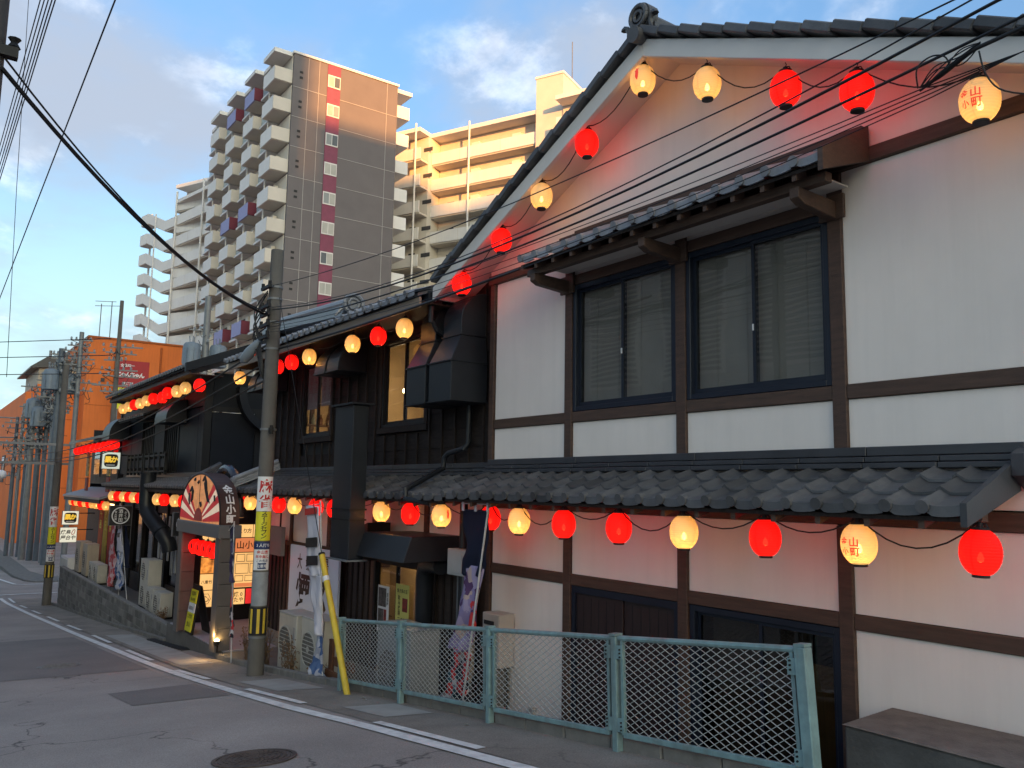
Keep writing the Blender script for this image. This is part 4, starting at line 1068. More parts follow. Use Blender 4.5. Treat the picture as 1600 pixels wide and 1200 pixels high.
# projecting lit signs, each a box facing along the street
def sign_box(x, y0, y1, z0, z1, label, m, arm=True, name='projecting_sign', th=.12):
    t = thing(name, (x, (y0 + y1) / 2, z0), label, 'sign')
    MB().box(x - th, x, y0, y1, z0, z1).build('sign_case', mat('sign_case_grey', (.10, .10, .11), .5, .1, 4, 0), t)
    MB().box(x + .001, x + .006, y0 + .015, y1 - .015, z0 + .015, z1 - .015).build('sign_face', m, t)
    if arm: MB().cyl((x - th / 2, y1, z1 - .1), (x - th / 2, y1 + .6, z1 - .1), .02, n=8).build('bracket_arm', M_BLACK, t)
    return t
M_LITSIGN = emit('lit_pale_sign', (.82, .92, .80), .12, base=(.6, .6, .55))
M_LITWARM = emit('lit_warm_sign', (.95, .90, .70), .15, base=(.6, .6, .55))
M_GOLD = emit('gold_letters', (.95, .58, .05), .18, base=(.6, .4, .05))
def blob(x, cy, cz, w, h):
    return [(x, cy + w / 2 * math.copysign(abs(math.cos(a)) ** .45, math.cos(a)), cz + h / 2 * math.copysign(abs(math.sin(a)) ** .45, math.sin(a))) for a in [2 * math.pi * k / 20 for k in range(20)]]
def gold_sign(x, y0, y1, z0, z1, label, m):
    t = sign_box(x, y0, y1, z0, z1, label, m)
    cy, cz, w, h = (y0 + y1) / 2, (z0 + z1) / 2, y1 - y0, z1 - z0
    MB().add(blob(x + .008, cy, cz, w * .74, h * .74), [tuple(range(20))]).build('black_patch', M_INK, t)
    mb = MB(); letters(mb, '黒か', (x + .011, cy, cz + h * .06), (0, 1, 0), (0, 0, 1), w * .38, False, .045, w * .34)
    mb.build('lettering', M_GOLD, t)
    MB().box(x + .009, x + .011, cy - w * .26, cy + w * .22, cz - h * .29, cz - h * .23).build('underline', M_WHITE, t)
gold_sign(-31.0, 5.34, 5.92, 2.10, 2.68, 'lit square sign with gold letters on a black patch, high on the corner', M_LITSIGN)
gold_sign(-39.0, 5.40, 6.02, -.10, .47, 'lit square sign with gold letters on a black patch, above the brush sign', M_LITWARM)
t = sign_box(-39.0, 5.36, 6.0, -.82, -.20, 'lit square sign with black brush lettering and a red ring', M_LITWARM)
mb = MB(); letters(mb, '焼鳥', (-38.99, 5.58, -.40), (0, 1, 0), (0, 0, 1), .19, False, .02, .19, slant=.2); letters(mb, '屋台や', (-38.99, 5.68, -.62), (0, 1, 0), (0, 0, 1), .19, False, .02, .19, slant=.2)
mb.build('lettering', M_INK, t)
MB().tube([(-38.99, 5.86 + .05 * math.cos(a) + .03 * math.sin(a), -.40 + .10 * math.sin(a)) for a in [2 * math.pi * k / 16 for k in range(17)]], .014, 5).build('red_ring', M_REDINK, t)
def round_sign(x, y0, y1, z0, z1, label, cols):
    t = sign_box(x, y0, y1, z0, z1, label, M_INK)
    cy, cz, r = (y0 + y1) / 2, (z0 + z1) / 2, (z1 - z0) * .40
    MB().tube([(x + .008, cy + r * math.cos(a), cz + r * math.sin(a)) for a in [2 * math.pi * k / 28 for k in range(29)]], .018, 6).build('white_ring', M_WHITE, t)
    mb = MB()
    for k, (s, sz) in enumerate(cols): letters(mb, s, (x + .009, cy + (1 - k) * r * .58, cz), (0, 1, 0), (0, 0, 1), sz, True, .01)
    mb.build('lettering', M_WHITE, t)
round_sign(-27.9, 5.13, 5.77, .36, .96, 'black board with a white ring of small lettering, beside the banners', [('かくや', .085), ('酒井田', .13), ('炭火料理', .07)])
round_sign(-21.0, 5.26, 5.90, .41, .98, 'black board with a white ring of small lettering, half hidden behind the arched gate', [('かくや', .085), ('酒井田', .13), ('炭火料理', .07)])

# ---------------------------------------------------------------- concrete block wall
BW = thing('block_wall', (-29.8, 5.45, -3.2), 'grey concrete block retaining wall stepping down beside the pavement', 'wall')
M_BLOCK = mat('concrete_block', (.20, .192, .178), .92, .30, 4.5, .8, 45, spec=.15, streak=.25, rand=.2)
M_BLOCK2 = mat('concrete_block_dark', (.15, .145, .136), .92, .30, 4.5, .8, 45, spec=.15, streak=.25, rand=.2)
M_MORTAR = mat('mortar', (.20, .195, .185), .95, .15, 9, .5, 80)
protos = []
for m in (M_BLOCK, M_BLOCK, M_BLOCK2):
    protos.append(MB().box(-.193, .193, 0, .12, 0, .186).build('block', m, local=True, bevel=.008))
used = set(); row = 0
while True:
    z = -1.94 - row * .2
    if z < -3.6: break
    x = -38.5 + (.2 if row % 2 else 0)
    while x < -21.2:
        if g(x) < z + .2 + .02:
            i = RN.randrange(3); p = Vector((x + .2, 5.40 + RN.uniform(-.003, .003), z))
            if i in used: inst(protos[i], p, BW)
            else: used.add(i); protos[i].parent = BW; protos[i].location = p - wloc(BW)
        x += .4
    row += 1
bx('mortar_bed', M_MORTAR, BW, -38.5, -21.25, 5.410, 5.515, -4.5, -1.755)
cap0 = None
for k in range(43):
    p = Vector((-38.3 + k * .4, 5.39, -1.755))
    if cap0 is None:
        cap0 = MB().box(-.197, .197, 0, .16, 0, .055).build('cap_stone', mat('cap_concrete', (.21, .20, .185), .9, .25, 5, .5, 60), local=True, bevel=.008); cap0.parent = BW; cap0.location = p - wloc(BW)
    else: inst(cap0, p, BW)
bx('return_wall', M_BLOCK2, BW, -21.22, -20.9, 5.40, 6.4, -2.6, -1.62)

# ---------------------------------------------------------------- arched gate
GT = thing('arched_gate', (-18.3, 5.3, -1.55), 'entrance gate with a painted fan arch on tiled pillars', 'gate')
M_PILLAR = mat('grey_pillar_tile', (.115, .105, .10), .5, .15, 3, .1, 50)
M_PILLARR = mat('dusky_red_tile', (.115, .070, .068), .5, .2, 3, .1, 50)
for x in (-19.75, -17.02):
    for k in range(5):
        zz = -1.53 + k * .42
        MB().box(x, x + .26, 5.12, 5.40, zz, zz + (.412 if k < 4 else .44)).build('pillar_tile', M_PILLAR if x > -18 else M_PILLARR, GT, bevel=.006)
    bx('pillar_edge', M_PILLAR, GT, x - .02, x + .28, 5.09, 5.13, -1.55, .60)
bx('lintel', mat('grey_lintel', (.12, .125, .13), .5, .1, 3, .05), GT, -19.85, -16.72, 5.05, 5.50, .60, .86, bevel=.012)
# arch: orange field, red rays, sun, black rim
cx, cz0, aw, ah = -18.28, .865, 1.50, 1.02
def ell(a, s=1.0): return (cx + aw * s * math.cos(a), cz0 + ah * s * abs(math.sin(a)) ** .82)
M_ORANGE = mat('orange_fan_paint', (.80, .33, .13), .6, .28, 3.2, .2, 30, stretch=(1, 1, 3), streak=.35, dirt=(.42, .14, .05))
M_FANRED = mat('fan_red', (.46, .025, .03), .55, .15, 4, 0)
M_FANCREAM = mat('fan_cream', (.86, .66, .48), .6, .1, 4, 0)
for m_ in (M_ORANGE, M_FANRED, M_FANCREAM):          # a glow is put into the paint to brighten the arch
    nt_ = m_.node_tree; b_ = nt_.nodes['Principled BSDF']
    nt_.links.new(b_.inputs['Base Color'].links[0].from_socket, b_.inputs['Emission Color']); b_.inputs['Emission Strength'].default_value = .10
N = 28
body = [ell(math.pi * k / N) for k in range(N + 1)]
MB().prism(body, 'y', 5.10, 5.46).build('arch_body', mat('arch_side_brown', (.06, .03, .025), .5, .2, 4, .1), GT)
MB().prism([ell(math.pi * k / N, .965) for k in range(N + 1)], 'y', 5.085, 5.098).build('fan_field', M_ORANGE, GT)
MB().tube([(ell(math.pi * k / N, .985)[0], 5.09, ell(math.pi * k / N, .985)[1]) for k in range(N + 1)], .022, 6).build('arch_rim', M_INK, GT)
def sector(a0, a1, r0, r1, y):
    n = 5; A = [rad(a0 + (a1 - a0) * k / n) for k in range(n + 1)]
    pts = [ell(a, r0) for a in A] + [ell(a, r1) for a in reversed(A)]
    return MB().prism([(p[0], p[1]) for p in pts], 'y', y, 5.0835)
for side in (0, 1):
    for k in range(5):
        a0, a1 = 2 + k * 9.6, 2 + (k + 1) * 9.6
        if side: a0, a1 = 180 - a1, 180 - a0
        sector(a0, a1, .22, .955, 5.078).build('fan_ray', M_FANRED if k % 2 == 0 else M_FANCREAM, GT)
MB().prism([(cx + .30 * math.cos(math.pi * k / 16), cz0 + .02 + .27 * math.sin(math.pi * k / 16)) for k in range(17)], 'y', 5.068, 5.0775).build('fan_sun', mat('fan_sun_red', (.42, .05, .045), .5, .3, 9, 0), GT)
for s, pts in enumerate(([(-.52, .62), (-.42, .70), (-.36, .62), (-.38, .46), (-.44, .40)], [(-.55, .58), (-.53, .44), (-.50, .34)], [(.14, .84), (.24, .92), (.32, .80), (.36, .64), (.44, .50), (.54, .40)], [(.24, .80), (.32, .70), (.40, .56), (.46, .42)], [(.78, .55), (.80, .44)], [(-.30, .86), (-.24, .88)], [(-.1, .80), (-.05, .83)], [(.08, .40), (.12, .32)])):
    MB().tube([(cx + aw * a * .92, 5.082, cz0 + ah * b) for a, b in pts], [.012 + .03 * math.sin(math.pi * (k + .6) / (len(pts) + .2)) for k in range(len(pts))], 5).build('brush_stroke', M_INK, GT)
bx('fan_seam', M_INK, GT, cx - .008, cx + .008, 5.076, 5.083, cz0 + .29, cz0 + ah * .95)
# curled roof ridge behind the arch and the name on its side
MB().tube([(cx + 1.0 * math.cos(math.pi * k / 12), 5.62, cz0 + .12 + 1.02 * math.sin(math.pi * k / 12)) for k in range(13)], .09, 8).build('arch_ridge', mat('glossy_navy_tile', (.03, .032, .05), .25, .2, 5, .1), GT, smooth='auto')
mb = MB(); letters(mb, '金山小町', (0, 5.29, 1.26), (0, 1, 0), (0, 0, 1), .19, True, .03, .19)
for i, p in enumerate(mb.v):
    s_ = min(1.0, max(0.0, (p[2] - cz0) / ah)) ** (1 / .82)
    mb.v[i] = (cx + aw * math.sqrt(max(0.0, 1 - s_ * s_)) + .012, p[1], p[2])
mb.build('lettering', M_WHITE, GT)
# wall of backlit menu panels behind the gate, facing the street's length
MW = thing('menu_board', (-20.4, 6.9, -1.53), 'black board of backlit amber menu panels inside the gate', 'menu board')
bx('board', M_BLACK, MW, -20.50, -20.42, 5.62, 8.0, -1.53, 1.3)
M_AMBER = emit('amber_panel', (1.0, .56, .19), .23, base=(.5, .4, .2), noise=.12, nscale=2.2)
M_AMBERP = emit('orange_photo_panel', (1.0, .36, .06), .17, base=(.5, .2, .1), noise=.85, nscale=9)
M_AMBERO = emit('orange_panel', (1.0, .30, .10), .16, base=(.5, .2, .1))
M_REDP = emit('red_panel', (.9, .03, .03), .18, base=(.5, .03, .03), noise=.3, nscale=6)
def panel(y0, y1, z0, z1, m, texts=(), tm=None):
    p = bx('menu_panel', m, MW, -20.415, -20.40, y0, y1, z0, z1)
    mb = MB()
    for s, u, v, size, vert in texts: letters(mb, s, (-20.397, y0 + (y1 - y0) * u, z0 + (z1 - z0) * v), (0, 1, 0), (0, 0, 1), size, vert, .015)
    if texts: mb.build('lettering', tm or M_INK, p)
    return p
rows = [(.33, .66), (-.04, .31), (-.42, -.06), (-.80, -.44), (-1.19, -.82)]
tx = ['らーめん', '豆', '', '八重竹', '心']
for k, (a, b) in enumerate(rows):
    q = panel(5.80, 6.10, a, b, M_AMBERP if k == 2 else M_AMBER, [(tx[k], .5, .5, .085 if len(tx[k]) > 1 else .16, False)] if tx[k] else ())
    if k == 4: MB().tube([(-20.396, 5.95 + .11 * math.cos(a_), -1.005 + .13 * math.sin(a_)) for a_ in [math.pi / 3 * j for j in range(7)]], .006, 4).build('hexagon', M_INK, q)
panel(6.13, 6.42, .33, .66, M_AMBER, [('丼', .5, .5, .14, False)])
panel(6.13, 6.42, -.16, .31, M_AMBERO)
q = panel(6.13, 6.42, -.80, -.18, M_AMBER)
bx('list_block', M_AMBERO, q, -20.399, -20.396, 6.16, 6.25, -.72, -.3); bx('list_block', M_INK, q, -20.399, -20.396, 6.30, 6.32, -.7, -.25)
panel(6.13, 6.42, -1.19, -.82, M_REDP)
panel(6.60, 6.98, .40, .70, M_AMBER, [('とり', .35, .5, .12, False), ('方', .78, .5, .12, False)])
panel(7.0, 7.2, .40, .70, M_AMBER)
q = panel(6.58, 7.22, .05, .38, M_AMBERO, [('山小町', .5, .5, .20, False)])
q = panel(6.58, 7.22, -.78, .03, M_AMBER)
for (a, b, c, d) in ((6.62, 6.82, -.18, .0), (6.86, 7.05, -.18, 0), (6.60, 6.92, -.46, -.22), (6.95, 7.2, -.46, -.22), (6.6, 6.8, -.64, -.5), (6.84, 7.15, -.64, -.5)):
    MB().box(-20.399, -20.396, a, b, c, c + .012).box(-20.399, -20.396, a, b, d - .012, d).box(-20.399, -20.396, a, a + .01, c + .012, d - .012).box(-20.399, -20.396, b - .01, b, c + .012, d - .012).build('map_outline', M_TIMBER, q)
bx('list_block', M_AMBERO, q, -20.399, -20.396, 6.6, 7.2, -.77, -.68)
panel(6.58, 6.86, -1.17, -.82, M_AMBER, [('焼0', .5, .66, .12, False), ('たや', .5, .3, .12, False)])
panel(6.89, 7.2, -1.17, -.82, M_REDP)
bx('passage_back', M_VOID, MW, -20.38, -16.6, 8.6, 8.7, -1.5, 1.5)
# dark boards of the passage on the right side of the court
bx('passage_canopy', mat('brown_plate', (.085, .075, .07), .6, .15, 3, .1), MW, -20.3, -17.8, 6.6, 8.5, 1.35, 1.45)
t = thing('grey_panel_sign', (-16.5, 6.1, .28), 'plain taupe panel hung right of the fan arch', 'panel')
MB().box(-16.9, -15.9, 6.0, 6.08, .30, .85).build('panel_face', mat('taupe_panel', (.16, .145, .135), .7, .1, 3, 0), t); MB().box(-16.7, -16.66, 6.03, 6.05, .85, 1.4).box(-16.1, -16.06, 6.03, 6.05, .85, 1.4).build('hanger', M_BLACK, t)
# folding yellow notice stand and floodlight by the gate
t = thing('notice_stand', (-18.95, 5.3, -1.53), 'yellow and white folding notice stand beside the gate pillar', 'notice stand')
def tilt(z): return 5.20 + (z + 1.53) * .13
for k, (z0, z1, m) in enumerate(((-1.48, -1.10, M_YELSIGN), (-1.09, -.90, M_WHITE), (-.89, -.62, M_YELSIGN))):
    MB().hexa([(-19.28, tilt(z0), z0), (-18.82, tilt(z0), z0), (-18.82, tilt(z0) + .02, z0), (-19.28, tilt(z0) + .02, z0), (-19.28, tilt(z1), z1), (-18.82, tilt(z1), z1), (-18.82, tilt(z1) + .02, z1), (-19.28, tilt(z1) + .02, z1)]).build('notice_sheet', m, t)
mb = MB()
for z, s, sz in ((-.70, '営業中', .1), (-.82, '飲み放題', .075), (-1.0, '個室宴会', .08), (-1.17, '二階席', .1), (-1.33, '金山', .12)): letters(mb, s, (-19.05, tilt(z) - .004, z), (1, 0, .0), (0, .13, .99), sz, False, .01)
mb.build('lettering', M_INK, t)
MB().hexa([(-19.33, 5.235, -1.53), (-18.77, 5.235, -1.53), (-18.77, 5.265, -1.53), (-19.33, 5.265, -1.53), (-19.33, 5.36, -.52), (-18.77, 5.36, -.52), (-18.77, 5.38, -.52), (-19.33, 5.38, -.52)]).build('board', M_BLACK, t)
MB().hexa([(-19.33, 5.60, -1.53), (-18.77, 5.60, -1.53), (-18.77, 5.63, -1.53), (-19.33, 5.63, -1.53), (-19.33, 5.385, -.52), (-18.77, 5.385, -.52), (-18.77, 5.40, -.52), (-19.33, 5.40, -.52)]).build('rear_leg', M_BLACK, t)
t = thing('floodlight', (-16.75, 5.10, -1.52), 'small floodlight glowing on the ground in front of the gate', 'floodlight')
MB().cyl((-16.75, 5.16, -1.55), (-16.75, 5.16, -1.40), .015, n=6).build('stake', M_BLACK, t)
MB().lathe([(.02, 0), (.055, .02), (.06, .09)], 12, (-16.75, 5.14, -1.42)).build('lamp_can', M_BLACK, t)
MB().lathe([(.05, 0), (.04, .022), (.01, .03)], 12, (-16.75, 5.14, -1.33)).build('lens', emit('flood_lens', (1, .62, .2), 30), t)
L = bpy.data.lights.new('flood', 'POINT'); L.energy = 4; L.color = (1, .6, .22); L.shadow_soft_size = .05
o = bpy.data.objects.new('flood', L); COL.objects.link(o); o.parent = t; o.location = (0, -.04, .30)

# ---------------------------------------------------------------- paper lanterns
def lantern_mat(name, col, s, base, tint):
    """paper lit from a bulb hanging low inside: brighter below the middle, darker at the ribs"""
    m = bpy.data.materials.new(name); m.use_nodes = True
    nt = m.node_tree; L = nt.links; b = nt.nodes['Principled BSDF']
    b.inputs['Base Color'].default_value = (*base, 1); b.inputs['Roughness'].default_value = .45; b.inputs['Specular IOR Level'].default_value = .08
    b.inputs['Emission Color'].default_value = (*col, 1)
    tc = nd(nt, 'ShaderNodeTexCoord'); sep = nd(nt, 'ShaderNodeSeparateXYZ'); L.new(tc.outputs['Object'], sep.inputs[0])
    mr = nd(nt, 'ShaderNodeMapRange'); mr.interpolation_type = 'SMOOTHSTEP'
    mr.inputs['From Min'].default_value = -.17; mr.inputs['From Max'].default_value = .16; mr.inputs['To Min'].default_value = s * 1.45; mr.inputs['To Max'].default_value = s * .66
    L.new(sep.outputs['Z'], mr.inputs[0])
    at = nd(nt, 'ShaderNodeMath', operation='ARCTAN2'); L.new(sep.outputs['Y'], at.inputs[0]); L.new(sep.outputs['X'], at.inputs[1])
    mm = nd(nt, 'ShaderNodeMath', operation='MULTIPLY'); mm.inputs[1].default_value = 4.0; L.new(at.outputs[0], mm.inputs[0])
    sn = nd(nt, 'ShaderNodeMath', operation='COSINE'); L.new(mm.outputs[0], sn.inputs[0])
    r2 = nd(nt, 'ShaderNodeMapRange'); r2.inputs['From Min'].default_value = .975; r2.inputs['From Max'].default_value = 1.0; r2.inputs['To Min'].default_value = 1; r2.inputs['To Max'].default_value = .50
    L.new(sn.outputs[0], r2.inputs[0])
    wv = nd(nt, 'ShaderNodeMath', operation='MULTIPLY'); wv.inputs[1].default_value = 320; L.new(sep.outputs['Z'], wv.inputs[0])
    ws = nd(nt, 'ShaderNodeMath', operation='SINE'); L.new(wv.outputs[0], ws.inputs[0])
    r3 = nd(nt, 'ShaderNodeMapRange'); r3.inputs['From Min'].default_value = -1; r3.inputs['From Max'].default_value = 1; r3.inputs['To Min'].default_value = .80; r3.inputs['To Max'].default_value = 1.08
    L.new(ws.outputs[0], r3.inputs[0])
    a = nd(nt, 'ShaderNodeMath', operation='MULTIPLY'); L.new(mr.outputs[0], a.inputs[0]); L.new(r2.outputs[0], a.inputs[1])
    c = nd(nt, 'ShaderNodeMath', operation='MULTIPLY'); L.new(a.outputs[0], c.inputs[0]); L.new(r3.outputs[0], c.inputs[1])
    L.new(c.outputs[0], b.inputs['Emission Strength'])
    bp = nd(nt, 'ShaderNodeBump', Strength=.25, Distance=.004); L.new(ws.outputs[0], bp.inputs['Height']); L.new(bp.outputs[0], b.inputs['Normal'])
    tr = nd(nt, 'ShaderNodeBsdfTransparent'); tr.inputs[0].default_value = (*tint, 1)
    ad = nd(nt, 'ShaderNodeMixShader'); ad.inputs[0].default_value = .22
    L.new(b.outputs[0], ad.inputs[1]); L.new(tr.outputs[0], ad.inputs[2])
    L.new(ad.outputs[0], nt.nodes['Material Output'].inputs['Surface'])
    return m
M_LRED = lantern_mat('lit_red_lantern_paper', (1.0, .010, .006), .36, (.40, .008, .006), (1.0, .015, .01))
M_LCREAM = lantern_mat('lit_cream_lantern_paper', (1.0, .52, .13), .15, (.60, .50, .30), (1.0, .66, .30))
M_BULB = emit('lantern_bulb', (1, .75, .4), 3.0)
M_LPRINT = emit('lantern_red_print', (.95, .05, .02), .16, base=(.4, .02, .02))
RX, RZ = .130, .150
def lan_r(z): return RX * max(0.0, 1 - (abs(z) / (RZ * 1.075)) ** 2.1) ** .5
def make_lantern(name, m):
    t = bpy.data.objects.new(name, None); COL.objects.link(t); t.empty_display_size = .1
    prof = []
    for k in range(25):
        z = -RZ + 2 * RZ * k / 24
        prof.append((lan_r(z) * (1.006 if k % 2 else .997), z))
    MB().lathe(prof, 24).build('paper_body', m, t, smooth=True, local=True)
    MB().lathe([(.054, RZ - .008), (.056, RZ + .012), (.048, RZ + .014), (.046, RZ - .004)], 16, cap=False).build('top_ring', M_BLACK, t, local=True)
    MB().lathe([(.050, -RZ - .016), (.054, -RZ - .014), (.054, -RZ + .008), (.046, -RZ + .008)], 16).build('bottom_ring', M_BLACK, t, local=True)
    MB().lathe([(.004, .03), (.012, .02), (.022, -.01), (.018, -.03), (.004, -.038)], 10, (0, 0, -.03)).build('bulb', M_BULB, t, smooth=True, local=True)
    mb = MB().tube([(-.05, 0, RZ + .01), (-.04, 0, RZ + .035), (0, 0, RZ + .045), (.04, 0, RZ + .035), (.05, 0, RZ + .01)], .005, 5)
    mb.tube([(0, 0, RZ + .045), (.012, 0, RZ + .065), (0, 0, RZ + .085)], .004, 5); mb.lathe([(.02, 0), (.02, .03)], 10, (0, 0, RZ + .012))
    mb.build('hook', M_BLACK, t, local=True)
    return t
LREDP, LCREAMP = make_lantern('red_lantern', M_LRED), make_lantern('cream_lantern', M_LCREAM)
used_l = set()
PARTS_L = {LREDP: list(LREDP.children), LCREAMP: list(LCREAMP.children)}
def lantern(kind, x, y, z, label, group, s=1.0, rz=0.0):
    src = LREDP if kind == 'r' else LCREAMP
    if src in used_l:
        o = src.copy(); COL.objects.link(o)
        for ch in PARTS_L[src]:
            q = ch.copy(); COL.objects.link(q); q.parent = o
    else: used_l.add(src); o = src
    o.location = (x, y, z); o.scale = (s, s, s); o.rotation_euler = (RN.uniform(-.03, .03), RN.uniform(-.03, .03), rz)
    tag(o, label, 'lantern', group)
    return o
def wrap(mb2d, turn, out=.003):
    """bend flat artwork (x across, z up) round the lantern, facing angle turn"""
    mb = MB(); mb.f = list(mb2d.f); mb.m = [0] * len(mb.f)
    for x, y, z in mb2d.v:
        a = turn + x / RX; r = lan_r(z) + out
        mb.v.append((r * math.cos(a), r * math.sin(a), z))
    return mb
def subdivided(mb2d):
    import bmesh
    me = bpy.data.meshes.new('tmp'); me.from_pydata(mb2d.v, [], mb2d.f)
    bm = bmesh.new(); bm.from_mesh(me); bmesh.ops.triangulate(bm, faces=bm.faces)
    for _ in range(2):
        e = [q for q in bm.edges if q.calc_length() > .022]
        if e: bmesh.ops.subdivide_edges(bm, edges=e, cuts=1); bmesh.ops.triangulate(bm, faces=bm.faces)
    out = MB(); out.v = [tuple(v.co) for v in bm.verts]; out.f = [tuple(q.index for q in f.verts) for f in bm.faces]; out.m = [0] * len(out.f)
    bm.free(); bpy.data.meshes.remove(me)
    return out
def name_print(t, turn):
    mb = MB()
    for ch, x, z, s in (('金', -.058, .026, .062), ('小', -.052, -.046, .058), ('山', .022, .020, .074), ('町', .026, -.050, .074)): letters(mb, ch, (x, 0, z), (1, 0, 0), (0, 0, 1), s, False, .02)
    wrap(subdivided(mb), turn).build('lettering', M_LPRINT, t, local=True)
def flame_mark(t, turn):
    p = [(-.012, .085), (.004, .070), (.030, .078), (.016, .058), (.022, .030), (.018, -.02), (.006, -.05), (-.006, -.035), (-.016, -.01), (-.012, .03), (-.020, .050), (-.004, .060)]
    mb = MB().add([(x, 0, z) for x, z in p], [tuple(range(len(p)))])
    wrap(subdivided(mb), turn).build('red_mark', M_LPRINT, t, local=True)
ORD = ['first', 'second', 'third', 'fourth', 'fifth', 'sixth', 'seventh', 'eighth', 'ninth', 'tenth', 'eleventh', 'twelfth', 'thirteenth', 'fourteenth', 'fifteenth', 'sixteenth', 'seventeenth']
BULBS = {}
def bulb_light(o, kind, power):
    if power not in BULBS:
        L = bpy.data.lights.new('lantern_light', 'POINT'); L.energy = power; L.color = (1, .62, .30); L.shadow_soft_size = .03; BULBS[power] = L
    q = bpy.data.objects.new('lantern_light', BULBS[power]); COL.objects.link(q); q.parent = o; q.location = (0, 0, -.085)
def row(items, where, group, s=1.0, cable=True, cname=None, power=0):
    """items ordered right to left: (kind, x, y, z)"""
    outs = []
    for k, (c, x, y, z) in enumerate(items):
        outs.append(lantern(c, x, y, z, '%s paper lantern, %s from the right %s' % ('red' if c == 'r' else 'cream', ORD[k], where), group, s))
        if power: bulb_light(outs[-1], c, power if c == 'c' else power * 1.5)
    if cable:
        mb = MB()
        for a, b in zip(items, items[1:]):
            d = math.dist(a[1:], b[1:])
            if d < 1.9: mb.tube(sag((a[1], a[2], a[3] + (RZ + .05) * s), (b[1], b[2], b[3] + (RZ + .05) * s), .12 + .10 * RN.random() if d > .6 else .05, 8), .006, 5)
        tag(mb.build('lantern_cable', M_CABLE), cname, 'cable', 'lantern strings')
    return outs
# under the near gable, right to left along both rakes
gy = 5.87
GL = [('c', -2.63, 4.40), ('r', -3.55, 4.83), ('r', -4.21, 5.11), ('c', -5.08, 5.51), ('c', -5.94, 5.89), ('r', -6.82, 5.50), ('c', -7.64, 5.12), ('r', -8.46, 4.77), ('r', -9.38, 4.39)]
gl = row([(c, x, gy, z) for c, x, z in GL], 'under the gable edge', 'lanterns under the near gable', 1.02, True, 'thin black cable looping between the lanterns under the gable', .55)
name_print(gl[0], rad(-86)); flame_mark(gl[4], rad(-74))
LL = [('r', -2.68), ('c', -3.53), ('r', -4.35), ('c', -5.22), ('r', -6.06), ('r', -6.9), ('c', -7.69), ('r', -8.54), ('c', -9.38), ('r', -10.2), ('c', -11.06), ('r', -12.7), ('r', -13.45), ('c', -14.41), ('r', -15.17), ('c', -16.75), ('r', -17.4)]
ll = row([(c, x, 5.65 if x != -8.54 else 5.84, 1.30) for c, x in LL], 'below the long tiled canopy', 'lanterns below the long canopy', .97, True, 'thin black cable looping between the lanterns below the long canopy', .8)
name_print(ll[1], rad(-84)); flame_mark(ll[6], rad(-115)); flame_mark(ll[8], rad(10))
ul = row([(c, x, 5.75, 3.96) for c, x in [('c', -10.73), ('r', -11.57), ('c', -12.49), ('c', -14.3), ('r', -15.15), ('r', -15.9), ('c', -18.18)]], 'under the upper eave of the charred board house', 'lanterns under the upper eave of the boarded house', .97, True, 'thin black cable between the lanterns under the upper eave', .7)
row([(c, x, 5.75, z) for c, x, z in [('r', -21.3, 4.08), ('c', -22.6, 4.12), ('c', -23.45, 4.11), ('r', -24.45, 4.15), ('r', -25.0, 4.07), ('r', -26.1, 4.12), ('c', -26.95, 4.12), ('c', -27.8, 4.10), ('r', -28.6, 4.12), ('c', -29.45, 4.11), ('c', -30.3, 4.10)]], 'under the upper eave of the panelled house', 'lanterns under the upper eave of the panelled house', 1.1, False)
row([(c, x, 5.65, 1.22) for c, x in [('r', -21.7), ('c', -22.5), ('r', -23.6), ('c', -24.35), ('r', -26.5), ('c', -27.25), ('r', -27.95), ('c', -28.7), ('r', -29.6), ('c', -30.45)]], 'below the lower canopy of the panelled house', 'lanterns below the canopy of the panelled house', 1.05, False)
row([(c, x, 6.1, .80) for c, x in [('c', -33.9), ('r', -34.8), ('c', -35.8), ('c', -36.6), ('r', -37.4), ('c', -38.2), ('r', -39.3), ('c', -40.2), ('r', -40.9), ('c', -41.6)]], 'below the canopy of the far corner shop', 'lanterns below the corner shop canopy', 1.1, False)
row([('r', -33.1 - 1.02 * k, 6.1, 3.02) for k in range(9)], 'under the roof edge of the far corner shop', 'red lanterns under the corner shop roof', 1.2, False)
gr = row([('r', -17.35 - .45 * k, 5.30, .30) for k in range(5)], 'below the gate lintel', 'red lanterns below the gate lintel', 1.08, False, None, 1.5)
for t in gr: flame_mark(t, rad(-50))
for t in gr:
    for ch in t.children:
        if ch.name.startswith('red_mark'): ch.data.materials[0] = M_INK

